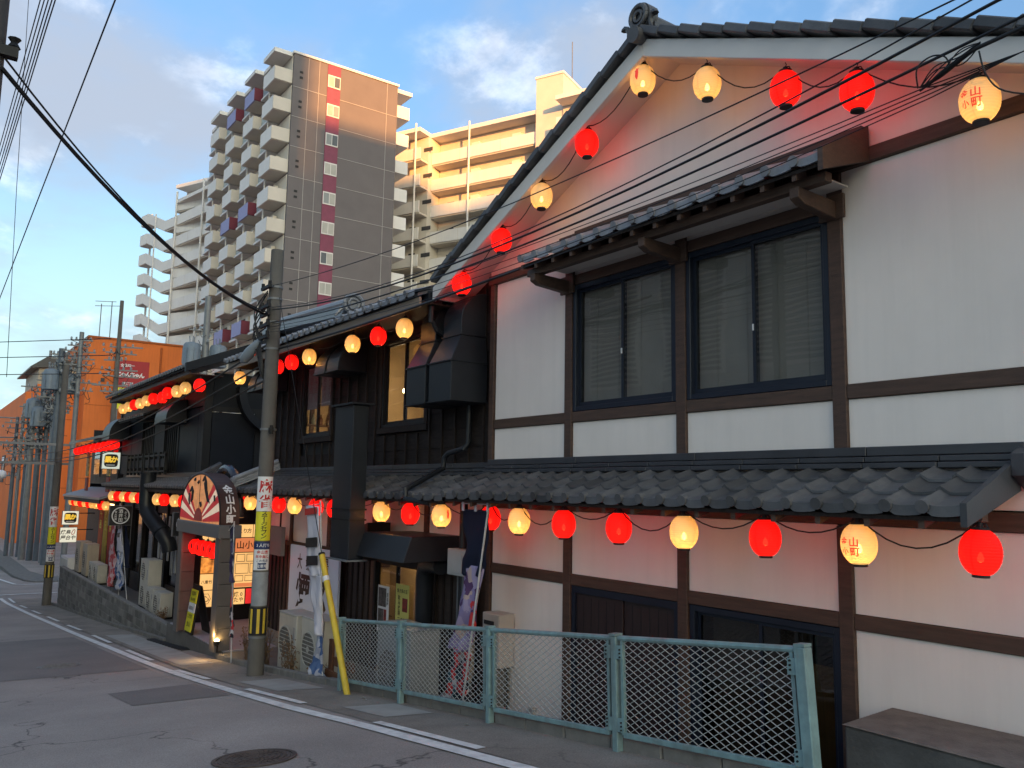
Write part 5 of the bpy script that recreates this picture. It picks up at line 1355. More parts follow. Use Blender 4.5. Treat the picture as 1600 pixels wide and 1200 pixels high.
# ---------------------------------------------------------------- air conditioners and heater
def make_ac(w, d, h, m, fans=1):
    t = bpy.data.objects.new('air_conditioner', None); COL.objects.link(t)
    MB().box(-w / 2, w / 2, 0, d, .06, h).build('casing', m, t, bevel=.012, local=True)
    MB().box(-w / 2 - .006, w / 2 + .006, -.006, d + .006, h + .001, h + .02).build('lid', m, t, bevel=.006, local=True)
    for s in (-1, 1): MB().box(s * w * .36 - .04, s * w * .36 + .04, -.02, d + .02, 0, .058).build('foot', M_BLACK, t, local=True)
    for k in range(fans):
        cz = .06 + (h - .06) * (k + .5) / fans; r = min(.42 * (h - .06) / fans, w * .36)
        cx = -w * .10
        q = MB().lathe([(r, 0), (r, .012), (r * .93, .014), (r * .93, 0)], 24, cap=False)
        q.v = [(cx + p[0], -.003 - p[2], cz + p[1]) for p in q.v]
        f = q.build('fan_ring', m, t, local=True)
        mb = MB()
        for j in range(9):
            zz = cz - r * .9 + r * 1.8 * j / 8; hw = math.sqrt(max(.0001, r * r * .86 - (zz - cz) ** 2))
            mb.box(cx - hw, cx + hw, -.014, -.008, zz - .006, zz + .006)
        mb.lathe([(.05, 0), (.05, .006)], 10); mb.v[-20:] = [(cx + p[0], -.012 - p[2], cz + p[1]) for p in mb.v[-20:]]
        q = MB().lathe([(r * .92, 0), (r * .92, .004)], 24); q.v = [(cx + p[0], -.001 - p[2], cz + p[1]) for p in q.v]; q.build('fan_opening', M_ACDARK, f, local=True)
        mb.build('fan_grille', m, f, local=True)
    MB().box(w * .33, w * .42, -.005, -.0005, h * .62, h * .82).build('name_plate', mat('grey_plate', (.25, .26, .27), .5, 0, 3, 0), t, local=True)
    MB().box(w / 2 + .001, w / 2 + .045, d * .25, d * .75, .12, .34).build('valve_cover', m, t, bevel=.006, local=True)
    return t
def place_ac(src, x, y, z, label, first=False, rz=0):
    o = src if first else dup(src)
    o.location = (x, y, z); o.rotation_euler = (0, 0, rz); tag(o, label, 'air conditioner', 'air conditioner units')
    return o
A1 = make_ac(.78, .40, 1.00, M_AC)
place_ac(A1, -13.95, 5.45, -1.50, 'beige outdoor air conditioner, left of the two below the white brush sign', True)
place_ac(A1, -12.95, 5.45, -1.46, 'beige outdoor air conditioner, right of the two below the white brush sign')
A2 = make_ac(.95, .45, 1.30, mat('mist_grey_enamel', (.24, .255, .255), .5, .12, 3, .06, 60, streak=.25))
place_ac(A2, -10.38, 5.55, -1.53, 'grey outdoor air conditioner standing behind the fence', True)
A3 = make_ac(.95, .36, 1.35, M_AC, 2)
place_ac(A3, -21.75, 5.75, -1.86, 'tall twin fan air conditioner beside the gate pillar', True)
place_ac(A3, -25.7, 5.75, -1.86, 'tall twin fan air conditioner left of two low units on the terrace')
A4 = make_ac(.80, .32, .66, M_AC)
place_ac(A4, -24.75, 5.70, -1.86, 'low air conditioner, left one of the two on the terrace', True)
place_ac(A4, -23.75, 5.66, -1.86, 'low air conditioner, right one of the two on the terrace')
A5 = make_ac(.95, .40, 1.20, M_AC2)
place_ac(A5, -35.3, 5.75, -1.86, 'tan air conditioner by the far end of the block wall, second from its end', True)
place_ac(A5, -36.9, 5.75, -1.86, 'tan air conditioner by the far end of the block wall, nearest its end')
place_ac(A4, -33.6, 5.70, -1.86, 'low air conditioner in front of the tan ones, left of two')
place_ac(A4, -32.6, 5.68, -1.86, 'low air conditioner in front of the tan ones, right of two')
t = thing('white_cage', (-40.0, 6.1, -3.3), 'white louvred cabinet beyond the end of the block wall', 'cabinet')
MB().box(-40.9, -39.0, 5.75, 6.6, -3.4, -1.45).build('cabinet_body', M_WHITE, t)
for k in range(9): bx('louvre', mat('louvre_grey', (.42, .44, .47), .5, .1, 3, 0), t, -40.85 + k * .2, -40.75 + k * .2, 5.72, 5.749, -3.3, -1.55)
t = thing('gas_water_heater', (-8.70, 6.28, -.55), 'beige gas water heater on the wall behind the fence', 'water heater')
MB().box(-8.98, -8.62, 6.05, 6.295, -.52, .12).build('casing', mat('heater_enamel', (.46, .41, .37), .5, .08, 3, .05, streak=.15), t, bevel=.01)
MB().box(-8.94, -8.72, 6.043, 6.049, -.02, .03).build('exhaust_slot', M_INK, t)
MB().box(-8.93, -8.70, 6.06, 6.29, -.98, -.525).build('pipe_guard', M_ACDARK, t)
MB().tube([(-8.65, 6.2, -.52), (-8.63, 6.2, -1.0), (-8.6, 6.22, -1.15), (-8.5, 6.24, -1.24), (-8.42, 6.25, -1.18), (-8.33, 6.27, -1.2), (-8.22, 6.28, -1.05)], .012, 6).build('wire', M_CABLE, t)
MB().box(-8.25, -8.17, 6.24, 6.299, -1.1, -.9).build('socket_box', mat('heater_enamel', (.46, .41, .37)), t)
pipe('gas_pipe', [(-9.28, 6.1, .5), (-9.28, 6.1, -.7), (-9.3, 6.08, -.78), (-9.5, 6.05, -.78)], .035, mat('tan_pipe', (.33, .27, .20), .6, .2, 5, .1), 'tan gas pipe with an elbow behind the banner pole')
# white brush lettered sign
t = thing('brush_sign', (-14.8, 6.2, -1.4), 'pale blue sign board with large black brush lettering', 'sign')
MB().box(-15.85, -13.62, 6.18, 6.22, -1.0, .53).build('board', M_SIGNBLUE, t)
mb = MB(); letters(mb, '大衆酒場', (-14.75, 6.176, .24), (1, 0, 0), (0, 0, 1), .30, False, .015, .40, squash=.8)
letters(mb, '煙ス', (-14.75, 6.176, -.28), (1, 0, 0), (0, 0, 1), .66, False, .03, .82, slant=.12)
letters(mb, 'けむりと火', (-14.85, 6.176, -.76), (1, 0, 0), (0, 0, 1), .22, False, .015, .30)
mb.build('lettering', M_INK, t)

# ---------------------------------------------------------------- banners on poles
def cloth(name, m, top, bot, w_top, w_bot, seed, parent, nx=8, nz=34, twist=.0, y=0, amp=.05, zs_=None):
    """rippling cloth from centre line top to bot (x, y, z)"""
    R2 = random.Random(seed); mb = MB(); vs = []
    ph = [R2.uniform(0, 6.28) for _ in range(6)]
    for j in range(nz + 1):
        t_ = j / nz; c = Vector(top).lerp(Vector(bot), t_); w = w_top + (w_bot - w_top) * t_
        w *= 1 - .22 * t_ * abs(math.sin(3.1 * t_ * 2 + ph[0]))
        for i in range(nx + 1):
            u = i / nx - .5
            yy = amp * t_ * (math.sin(u * 9 + ph[1] + t_ * 5) + .6 * math.sin(u * 17 + ph[2] - t_ * 9)) + .4 * amp * math.sin(t_ * 11 + ph[3]) * t_
            xx = u * w + .05 * t_ * math.sin(t_ * 7 + ph[4])
            vs.append((c.x + xx, c.y + yy, c.z + .02 * t_ * math.sin(u * 8 + ph[5])))
    n = nx + 1
    fs = [(j * n + i, j * n + i + 1, (j + 1) * n + i + 1, (j + 1) * n + i) for j in range(nz) for i in range(nx)]
    o = mb.add(vs, fs).build(name, m, parent, smooth=True)
    sd = o.modifiers.new('thickness', 'SOLIDIFY'); sd.thickness = .003
    return o
def print_mat(name, stops, scale=4.0, detail=3, seed=0.0, bands=None):
    """printed cloth: blotches of several inks"""
    if name in MATS: return MATS[name]
    m = bpy.data.materials.new(name); m.use_nodes = True; nt = m.node_tree; L = nt.links; b = nt.nodes['Principled BSDF']
    b.inputs['Roughness'].default_value = .85; b.inputs['Specular IOR Level'].default_value = .15
    tc = nd(nt, 'ShaderNodeTexCoord'); mp = nd(nt, 'ShaderNodeMapping'); mp.inputs['Location'].default_value = (seed, seed * .7, seed * 1.3)
    L.new(tc.outputs['Object'], mp.inputs[0])
    n0 = nd(nt, 'ShaderNodeTexNoise', Scale=scale * 1.6, Detail=3.0); L.new(mp.outputs[0], n0.inputs['Vector'])
    sc_ = nd(nt, 'ShaderNodeVectorMath', operation='MULTIPLY_ADD'); sc_.inputs[1].default_value = (.22, .22, .22); L.new(n0.outputs['Color'], sc_.inputs[0]); L.new(mp.outputs[0], sc_.inputs[2])
    vo = nd(nt, 'ShaderNodeTexVoronoi', Scale=scale * 2.2); L.new(sc_.outputs[0], vo.inputs['Vector'])
    n = nd(nt, 'ShaderNodeSeparateColor'); L.new(vo.outputs['Color'], n.inputs[0])
    r = nd(nt, 'ShaderNodeValToRGB'); r.color_ramp.interpolation = 'CONSTANT'
    e = r.color_ramp.elements
    e[0].position, e[0].color = 0, (*stops[0][1], 1)
    e[1].position, e[1].color = stops[1][0], (*stops[1][1], 1)
    for p, c in stops[2:]:
        q = e.new(p); q.color = (*c, 1)
    L.new(n.outputs[0], r.inputs[0])
    L.new(r.outputs[0], b.inputs['Base Color'])
    MATS[name] = m
    return m
PURP, INKB, CRIM, WHT, TEALC = (.25, .20, .34), (.03, .03, .04), (.55, .05, .05), (.5, .47, .48), (.05, .11, .13)
P1 = print_mat('purple_print', [(0, (.10, .05, .12)), (.12, PURP), (.42, (.33, .27, .40)), (.62, CRIM), (.70, PURP), (.92, (.45, .33, .30))], 3.4, 4, 2.0)
P2 = print_mat('black_red_print', [(0, WHT), (.16, CRIM), (.34, INKB), (.62, (.32, .27, .27)), (.78, CRIM), (.88, TEALC)], 3.6, 4, 6.0)
P3 = print_mat('white_blue_print', [(0, (.10, .16, .30)), (.25, (.35, .36, .42)), (.55, (.50, .50, .55)), (.82, (.07, .12, .26))], 3.0, 3, 4.0)
M_NAVYCLOTH = mat('navy_cloth', (.016, .022, .050), .9, .15, 3, .1, 80)
_nt = M_NAVYCLOTH.node_tree; _tl = nd(_nt, 'ShaderNodeBsdfTranslucent'); _tl.inputs[0].default_value = (.10, .12, .22, 1)
_mx = nd(_nt, 'ShaderNodeMixShader'); _mx.inputs[0].default_value = .45
_nt.links.new(_nt.nodes['Principled BSDF'].outputs[0], _mx.inputs[1]); _nt.links.new(_tl.outputs[0], _mx.inputs[2]); _nt.links.new(_mx.outputs[0], _nt.nodes['Material Output'].inputs['Surface'])
M_WHITECLOTH = mat('white_cloth', (.55, .53, .58), .9, .06, 3, .1, 80)
M_POLEW = mat('white_pole', (.45, .45, .45), .4, .2, 12, 0)
def banner_pole(t, a, b, arm=None):
    MB().cyl(a, b, .013, n=8).build('pole', M_POLEW, t)
    if arm: MB().cyl(*arm, .008, n=6).build('cross_arm', M_POLEW, t)
t = thing('tall_banner', (-8.6, 5.6, -1.5), 'tall banner with navy top and purple print, before the gable house', 'banner')
banner_pole(t, (-8.63, 5.50, -1.25), (-8.22, 5.60, 1.50), ((-8.86, 5.62, 1.47), (-8.16, 5.60, 1.47)))
for xx in (-8.80, -8.52, -8.26): bx('loop', M_WHITECLOTH, t, xx - .02, xx + .02, 5.60, 5.615, 1.38, 1.49)
cloth('upper_cloth', M_NAVYCLOTH, (-8.53, 5.62, 1.40), (-8.50, 5.60, .62), .58, .54, 3, t, amp=.025)
cloth('middle_cloth', P1, (-8.51, 5.60, .74), (-8.68, 5.56, -.28), .44, .40, 5, t, amp=.06)
cloth('lower_cloth', P2, (-8.66, 5.56, -.26), (-8.84, 5.56, -1.20), .42, .34, 7, t, amp=.07)
cloth('tail', P2, (-8.80, 5.56, -.70), (-9.35, 5.50, -1.12), .20, .34, 9, t, amp=.05, nz=14)
t = thing('white_banner', (-12.3, 5.2, -1.4), 'tall white banner with two black bars, beside the yellow post', 'banner')
banner_pole(t, (-11.86, 5.22, -1.45), (-12.26, 5.22, 1.43), ((-12.80, 5.2, 1.33), (-12.24, 5.22, 1.38)))
cloth('upper_cloth', M_WHITECLOTH, (-12.53, 5.2, 1.34), (-12.30, 5.2, .30), .52, .46, 2, t, amp=.03)
cloth('lower_cloth', M_WHITECLOTH, (-12.30, 5.2, .31), (-12.02, 5.2, -.55), .46, .22, 4, t, amp=.05)
cloth('blue_tail', P3, (-12.01, 5.2, -.50), (-12.02, 5.2, -1.16), .20, .42, 6, t, amp=.06, nz=16)
for zz, xx in ((.79, -12.42), (.52, -12.36)): MB().obox((xx, 5.165, zz), (.205, 0, .018), (0, .006, 0), (-.004, 0, .072)).build('black_bar', M_INK, t)
MB().obox((-12.52, 5.175, 1.26), (.22, 0, .02), (0, .006, 0), (0, 0, .05)).build('red_crest', M_REDINK, t)
t = thing('purple_banner', (-15.6, 5.0, -1.5), 'narrow dark purple banner wound round its pole beside the gate pillar', 'banner')
banner_pole(t, (-15.45, 5.02, -1.50), (-15.72, 5.02, .98), ((-16.0, 5.02, .80), (-15.70, 5.02, .95)))
cloth('upper_cloth', print_mat('dark_purple_print', [(0, (.03, .03, .05)), (.35, (.05, .035, .085)), (.70, (.10, .08, .15)), (.93, (.4, .4, .4))], 3, 3, 9), (-15.82, 5.02, .88), (-15.62, 5.02, -.1), .30, .16, 12, t, amp=.03)
cloth('lower_cloth', P2, (-15.62, 5.02, -.1), (-15.50, 5.02, -1.05), .15, .10, 14, t, amp=.03)
t = thing('white_banner', (-29.0, 5.65, -1.75), 'pale banner with black bars and a blue foot on the terrace', 'banner')
banner_pole(t, (-27.2, 5.66, -1.86), (-29.2, 5.66, 1.0)); banner_pole(t, (-28.4, 5.66, -1.86), (-28.9, 5.66, .9))
cloth('upper_cloth', M_WHITECLOTH, (-29.1, 5.66, .95), (-28.7, 5.66, -.5), .35, .8, 21, t, amp=.04)
cloth('lower_cloth', P3, (-28.7, 5.66, -.45), (-28.35, 5.64, -1.6), .8, .9, 22, t, amp=.08)
for zz in (.28, .02): MB().obox((-28.88, 5.62, zz), (.22, 0, .02), (0, .006, 0), (0, 0, .07)).build('black_bar', M_INK, t)
cloth('navy_side', M_NAVYCLOTH, (-28.75, 5.75, .8), (-27.9, 5.75, -.9), .2, .4, 25, t, amp=.05)
t = thing('pink_banner', (-30.2, 5.75, -1.75), 'pink and red flowered banner left of the pale one on the terrace', 'banner')
banner_pole(t, (-30.1, 5.78, -1.86), (-30.6, 5.78, .8))
cloth('cloth', print_mat('pink_print', [(0, (.45, .30, .32)), (.30, (.40, .07, .08)), (.55, (.50, .36, .38)), (.80, (.42, .10, .11))], 4, 4, 3), (-30.35, 5.75, .5), (-29.9, 5.7, -1.65), .5, .9, 23, t, amp=.08)

# ---------------------------------------------------------------- fence
FN = thing('guard_fence', (-7.1, 5.0, -.7), 'teal pipe guard fence with diamond wire mesh along the pavement edge', 'fence')
def fz(x): return .072 + .105 * x
FP = [-10.80, -9.12, -7.25, -5.37, -3.50]; FY = 5.0; LEAN = .035
def P(x, h, dy=0): return Vector((x - h * LEAN * (2.0 if x > -3.6 else 1), FY + dy, fz(x) + h))
for i, x in enumerate(FP):
    a, b = P(x, -.15), P(x, .93); w = .034 if i < 4 else .045
    MB().hexa([a + V(-w, -w, 0), a + V(w, -w, 0), a + V(w, w, 0), a + V(-w, w, 0), b + V(-w, -w, 0), b + V(w, -w, 0), b + V(w, w, 0), b + V(-w, w, 0)]).build('post', M_TEAL, FN, bevel=.008)
    MB().obox(P(x, .94), (.042, 0, .004), (0, .042, 0), (0, 0, .01)).build('post_cap', M_TEAL, FN)
    for h in (.22, .80):
        for s in (-1, 1):
            if (i == 0 and s < 0) or (i == 4 and s > 0): continue
            MB().obox(P(x, h) + V(s * .07, -.028, s * .007), (.04, 0, .004), (0, .005, 0), (0, 0, .055)).build('clip_plate', M_TEAL, FN)
            for q in (-.03, .0, .03): MB().cyl(P(x, h + q) + V(s * .085, -.045, 0), P(x, h + q) + V(s * .085, -.03, 0), .007, n=6).build('bolt', M_BLACK, FN)
for i, (x0, x1) in enumerate(zip(FP, FP[1:])):
    a, b = x0 + .085, x1 - .085
    top = MB().tube([P(x0, .91), P(x1, .91)], .024, 8).build('top_rail', M_TEAL, FN, smooth='auto')
    MB().obox((P(a, .14) + P(b, .14)) / 2, (P(b, .14) - P(a, .14)) / 2, (0, .018, 0), (0, 0, .022)).build('bottom_rail', M_TEAL, FN, bevel=.005)
    for xx in (a, b): MB().obox((P(xx, .14) + P(xx, .89)) / 2, (.014, 0, 0), (0, .016, 0), (P(xx, .89) - P(xx, .14)) / 2).build('panel_stile', M_TEAL, FN)
    mb = MB(); W, Hh = b - a, .74; dx, dz = .104, .056
    def strand(s0, sgn):
        # diagonals clipped to the panel: z = s0 + sgn * (dz/dx) * u
        k = sgn * dz / dx; pts = []
        for u in (0, W):
            z = s0 + k * u
            if 0 <= z <= Hh: pts.append((u, z))
        for z in (0, Hh):
            u = (z - s0) / k
            if 0 < u < W: pts.append((u, z))
        if len(pts) >= 2:
            pts.sort(); (u0, z0), (u1, z1) = pts[0], pts[-1]
            p, q = P(a + u0, .15 + z0), P(a + u1, .15 + z1)
            d = (q - p); n_ = Vector((-d.z, 0, d.x)).normalized() * .0021
            mb.hexa([p - n_ + V(0, -.003, 0), q - n_ + V(0, -.003, 0), q - n_ + V(0, .003, 0), p - n_ + V(0, .003, 0), p + n_ + V(0, -.003, 0), q + n_ + V(0, -.003, 0), q + n_ + V(0, .003, 0), p + n_ + V(0, .003, 0)])
    s = -W * dz / dx
    while s < Hh: strand(s, 1); s += dz
    s = 0
    while s < Hh + W * dz / dx: strand(s, -1); s += dz
    o = mb.build('wire_mesh', M_WIREMESH, FN); o['kind'] = 'stuff'
# leaning yellow guy-wire guard and its wire
t = thing('guy_guard', (-10.36, 4.93, -1.05), 'yellow plastic guy wire guard leaning in front of the fence', 'guy guard')
a, b = Vector((-10.36, 4.90, g(-10.36) - .02)), Vector((-11.49, 4.95, .67))
MB().tube([a, a.lerp(b, .5), b], .044, 10).build('guard_tube', M_YELLOW, t, smooth='auto')
MB().cyl(b, b + (b - a).normalized() * .03, .048, n=10).build('end_cap', M_BLACK, t)
c = a.lerp(b, .80); MB().cyl(c, c + (b - a).normalized() * .07, .0465, n=10).build('tape_patch', M_WHITE, t)
MB().tube([b, Vector((-13.35, 4.80, 4.75))], .006, 5).build('guy_wire', M_CABLE, t)
# concrete retaining block at the right
CW = thing('concrete_wall_end', (-1.2, 5.9, -1.5), 'weathered low concrete wall end at the lower right corner', 'wall')
MB().hexa([(-3.62, 5.52, -1.6), (1.5, 5.30, -1.6), (1.5, 6.22, -1.6), (-3.66, 6.22, -1.6), (-3.60, 5.50, .05), (1.5, 5.28, .10), (1.5, 6.22, .10), (-3.66, 6.22, .05)]).build('wall_body', M_CONC, CW, bevel=.02)
MB().hexa([(-3.61, 5.49, .052), (1.5, 5.27, .103), (1.5, 6.225, .103), (-3.67, 6.225, .052), (-3.59, 5.51, .062), (1.5, 5.29, .115), (1.5, 6.21, .115), (-3.65, 6.21, .062)]).build('top_screed', M_CONCTOP, CW)

# ---------------------------------------------------------------- utility poles
def pole_wrap(name, m, t, c, r, turn, half, z0, z1, n=10):
    mb = MB(); vs = []
    for k in range(n + 1):
        a = turn - half + 2 * half * k / n
        for z in (z0, z1): vs.append((c[0] + r * math.cos(a), c[1] + r * math.sin(a), z))
    mb.add(vs, [(2 * k, 2 * k + 2, 2 * k + 3, 2 * k + 1) for k in range(n)])
    return mb.build(name, m, t, smooth=True)
def pole_text(t, part, c, r, turn, text, z, size, m, vertical=True, bold=.02, pitch=None, squash=1):
    mb = MB(); letters(mb, text, (0, 0, z), (1, 0, 0), (0, 0, 1), size, vertical, bold, pitch, squash)
    mb.v = [(c[0] + r * math.cos(turn + p[0] / r), c[1] + r * math.sin(turn + p[0] / r), p[2]) for p in mb.v]
    return mb.build('lettering', m, part)
def utility_pole(name, x, y, z1, r0, r1, m, label, zb=None, group='utility poles'):
    zb = g(x) if zb is None else zb
    t = thing(name, (x, y, zb), label, 'utility pole', group)
    MB().cyl((x, y, zb - .3), (x, y, z1), r0, r1, 16).build('shaft', m, t, smooth='auto')
    return t
def advert(t, c, r, turn, z, s):
    """mahjong parlour advert wrapped round a pole; z is the top, s the scale"""
    w = pole_wrap('advert_wrap', M_WHITE, t, c, r, turn, 1.05, z - .56 * s, z)
    pole_text(t, w, c, r + .004, turn + .12, '麻雀', z - .28 * s, .23 * s, M_REDINK, bold=.02, pitch=.25 * s)
    w = pole_wrap('yellow_wrap', M_YELSIGN, t, c, r, turn, 1.0, z - 1.03 * s, z - .565 * s)
    pole_text(t, w, c, r + .004, turn + .1, 'ステージセブン', z - .775 * s, .088 * s, M_INK, bold=.012, pitch=.062 * s, squash=1.25)
    w = pole_wrap('navy_wrap', M_NAVYINK, t, c, r, turn, 1.0, z - 1.16 * s, z - 1.05 * s)
    pole_text(t, w, c, r + .004, turn + .1, '3人打ち', z - 1.105 * s, .06 * s, M_WHITE, False, .02)
    w = pole_wrap('white_wrap', M_WHITE, t, c, r, turn, 1.0, z - 1.50 * s, z - 1.17 * s)
    pole_text(t, w, c, r + .004, turn + .1, '金山店', z - 1.215 * s, .062 * s, M_REDINK, False, .02)
    pole_text(t, w, c, r + .004, turn + .1, '年中無休', z - 1.285 * s, .055 * s, M_REDINK, False, .02)
    pole_text(t, w, c, r + .004, turn + .1, 'この先左', z - 1.35 * s, .048 * s, M_NAVYINK, False, .02)
    b = pole_wrap('navy_label', M_NAVYINK, t, c, r + .003, turn + .1, .5, z - 1.48 * s, z - 1.385 * s)
    pole_text(t, b, c, r + .007, turn + .1, '駐車場', z - 1.435 * s, .06 * s, M_WHITE, False, .02)
def stripe_band(t, c, r, turn, z0, z1):
    w = pole_wrap('black_band', M_INK, t, c, r, 0, math.pi, z0, z1, 24)
    for k in range(9):
        pole_wrap('yellow_stripe', M_YELLOW, w, c, r + .003, turn + k * .68, .16, z0 + .03, z1 - .03, 3)
PC = (-13.64, 4.83); turn = math.atan2(-4.83, 13.64)
PM = utility_pole('utility_pole', PC[0], PC[1], 5.62, .135, .105, M_POLE, 'tall concrete utility pole in the foreground with a yellow advert and striped band')
advert(PM, PC, .138, turn, 1.79, 1.0)
stripe_band(PM, PC, .141, turn, -.73, -.29)
pole_wrap('reflective_sheet', mat('grey_reflective', (.26, .28, .30), .4, .35, 4, .1, 20), PM, PC, .139, turn, 1.1, -.27, .26)
pole_wrap('collar', M_POLEG, PM, PC, .143, 0, math.pi, -.78, -.745, 24)
for zz in (2.55, 3.9, 4.35, 4.75, 4.95): pole_wrap('steel_band', M_POLEG, PM, PC, .122 if zz > 3 else .132, 0, math.pi, zz, zz + .035, 20)
MB().obox((-13.42, 4.80, 2.55), (.10, -.02, 0), (0, .03, 0), (0, 0, .035)).cyl((-13.35, 4.78, 2.48), (-13.35, 4.78, 2.62), .03, n=8).build('step_bracket', M_BLACK, PM)
mb = MB()
for k, (zz, s) in enumerate(((4.95, 1), (4.62, 1), (4.48, -1), (4.3, 1), (4.1, -1))):
    mb.obox((PC[0] + .0, PC[1] - .16, zz), (.20, 0, 0), (0, .025, 0), (0, 0, .025))
    for q in (-.16, .16): mb.cyl((PC[0] + q, PC[1] - .16, zz), (PC[0] + q, PC[1] - .16, zz + .09), .03, n=8)
mb.build('cross_arm', M_BLACK, PM)
mb = MB()
for k in range(7):
    a = RN.uniform(3.2, 4.4)
    mb.tube(smooth_path([(PC[0] - .17 - .05 * RN.random(), PC[1] - .12 + .08 * RN.random(), 4.95 - .12 * k * RN.random()), (PC[0] - .34 - .1 * RN.random(), PC[1] - .2, 4.6 - .08 * k), (PC[0] - .30, PC[1] - .15, 4.2 - .06 * k), (PC[0] - .16, PC[1] - .12, 3.8 - .05 * k), (PC[0] - .15, PC[1] - .05, 3.4)]), .011, 5)
mb.build('cable_drop', M_CABLE, PM)
t = thing('street_lamp', (-13.9, 4.75, 3.75), 'grey capsule street lamp head mounted on the foreground utility pole', 'street lamp')
A, B = Vector((-14.35, 4.55, 3.75)), Vector((-13.86, 4.72, 4.12))
ax = (B - A); ring = []
MB().tube([A, A.lerp(B, .12), A.lerp(B, .4), A.lerp(B, .75), B], [.03, .085, .10, .075, .03], 10).build('lamp_head', mat('lamp_grey', (.22, .26, .30), .35, .1, 4, 0), t, smooth=True)
MB().tube([B, (-13.76, 4.78, 4.1)], .025, 8).build('arm', M_POLEG, t)
# second pole at the corner and its advert
C2 = (-39.93, 5.21); tn2 = math.atan2(-5.21, 39.93)
P2_ = utility_pole('utility_pole', C2[0], C2[1], 6.6, .175, .125, M_POLE, 'concrete utility pole with a yellow advert at the far end of the block wall')
advert(P2_, C2, .18, tn2, .62, 1.5)
stripe_band(P2_, C2, .186, tn2, -2.3, -1.75)
mb = MB()
for zz in (3.2, 2.4): mb.obox((C2[0], C2[1] - .9, zz), (.05, 0, 0), (0, 1.3, 0), (0, 0, .05))
mb.build('cross_arm', M_POLEG, P2_)
t = thing('street_lamp', (-40, 3.9, 2.0), 'white globe street lamp on the arm of the corner pole', 'street lamp')
MB().lathe([(.03, .34), (.16, .28), (.2, .1), (.14, 0), (.02, -.03)], 12, (-40, 3.2, 1.75)).build('globe', M_WHITE, t, smooth=True)
MB().cyl((-40, 3.2, 2.08), (-40, 3.2, 2.45), .025, n=6).build('drop_rod', M_POLEG, t)

# crowd of equipment poles on the side pavement
def transformer(t, x, y, z, s=1.0):
    o = MB().lathe([(.30 * s, 0), (.34 * s, .04), (.34 * s, .85 * s), (.28 * s, .95 * s), (.1 * s, 1.0 * s)], 14, (x, y, z)).build('transformer_can', M_TRAFO, t, smooth='auto')
    mb = MB()
    for k in range(3): mb.cyl((x + .14 * math.cos(k * 2.1), y + .14 * math.sin(k * 2.1), z + .95 * s), (x + .2 * math.cos(k * 2.1), y + .2 * math.sin(k * 2.1), z + 1.25 * s), .035, n=6)
    for k in range(8): mb.obox((x + .36 * s * math.cos(k * .785), y + .36 * s * math.sin(k * .785), z + .4 * s), (.03 * math.cos(k * .785), .03 * math.sin(k * .785), 0), (-.008 * math.sin(k * .785), .008 * math.cos(k * .785), 0), (0, 0, .32 * s))
    mb.build('fins_and_bushings', M_TRAFO, o)
def fittings(t, x, y, z0, z1, seed, n=10):
    """crossarms, insulators, looped jumpers"""
    R2 = random.Random(seed); arms = MB(); ins = MB(); loops = MB()
    for k in range(n):
        z = z0 + (z1 - z0) * (k + .3 * R2.random()) / n; L = R2.uniform(.5, 1.1); a = R2.choice((0, 0, math.pi / 2, .4))
        d = Vector((math.sin(a) * L, math.cos(a) * L, 0)); c = Vector((x, y, z))
        arms.obox(c + d * R2.uniform(-.5, .5), d, Vector((d.y, -d.x, 0)).normalized() * .04, (0, 0, .045))
        for q in (-.9, -.45, .4, .85):
            p = c + d * q
            ins.lathe([(.05, 0), (.09, .03), (.04, .07), (.09, .11), (.04, .16), (.06, .2)], 8, tuple(p + Vector((0, 0, .04))))
        for q in range(2):
            p = c + d * R2.uniform(-1, 1); e = Vector((x + R2.uniform(-.4, .4), y + R2.uniform(-.9, .9), z + R2.uniform(-1.0, .3)))
            loops.tube(smooth_path([p, p.lerp(e, .5) + Vector((R2.uniform(-.3, .3), R2.uniform(-.3, .3), -.35)), e], 3), .022, 4)
    arms.build('cross_arm', M_POLEG, t); ins.build('insulators', mat('grey_porcelain', (.30, .32, .34), .3, .1, 4, 0), t); loops.build('jumper_loops', M_CABLE, t)
EQ = [(-78.5, 5.95, 3.0, .15, M_POLEG, 'short', 0), (-75.3, 6.78, 6.6, .16, M_POLEB, 'slim blue grey', 3), (-74.6, 7.10, 7.6, .14, M_POLEG, 'slim pale grey', 3), (-73.8, 7.42, 6.0, .15, M_POLEB, 'slim dark', 0), (-71.2, 7.42, 7.7, .24, M_POLEG, 'thick pale grey', 5),
      (-70.2, 7.80, 9.2, .22, M_POLEB, 'thick blue grey', 8), (-69.7, 8.15, 8.6, .18, M_POLEB, 'dark blue grey', 6), (-67.9, 8.35, 10.4, .22, M_POLEG, 'tall pale grey', 6), (-66.2, 8.30, 11.0, .27, M_POLEB, 'thick dark blue', 8), (-65.4, 9.35, 12.2, .20, M_POLEG, 'tallest grey', 5)]
for k, (x, y, z1, r, m, look, nf) in enumerate(EQ):
    t = utility_pole('equipment_pole', x, y, z1, r, r * .75, m, '%s pole, %s from left in the pole crowd by the orange building' % (look, ORD[k]), -4.05, 'crowd of equipment poles')
    if nf: fittings(t, x, y, z1 - 4.6, z1 - .2, k + 3, nf * 2)
    if k in (5, 6, 8):
        transformer(t, x + .1, y - .55, z1 - 3.0, 1.5); transformer(t, x + .1, y + .55, z1 - 3.2, 1.5)
    if k == 1: MB().cyl((x, y - 2.6, z1 - .1), (x, y, z1 - .1), .05, n=6).cyl((x, y - 2.6, z1 - 1.7), (x, y - 2.2, z1 - .1), .05, n=6).cyl((x, y - 2.6, z1 - 1.7), (x, y, z1 - 1.6), .05, n=6).build('side_frame', M_POLEG, t)
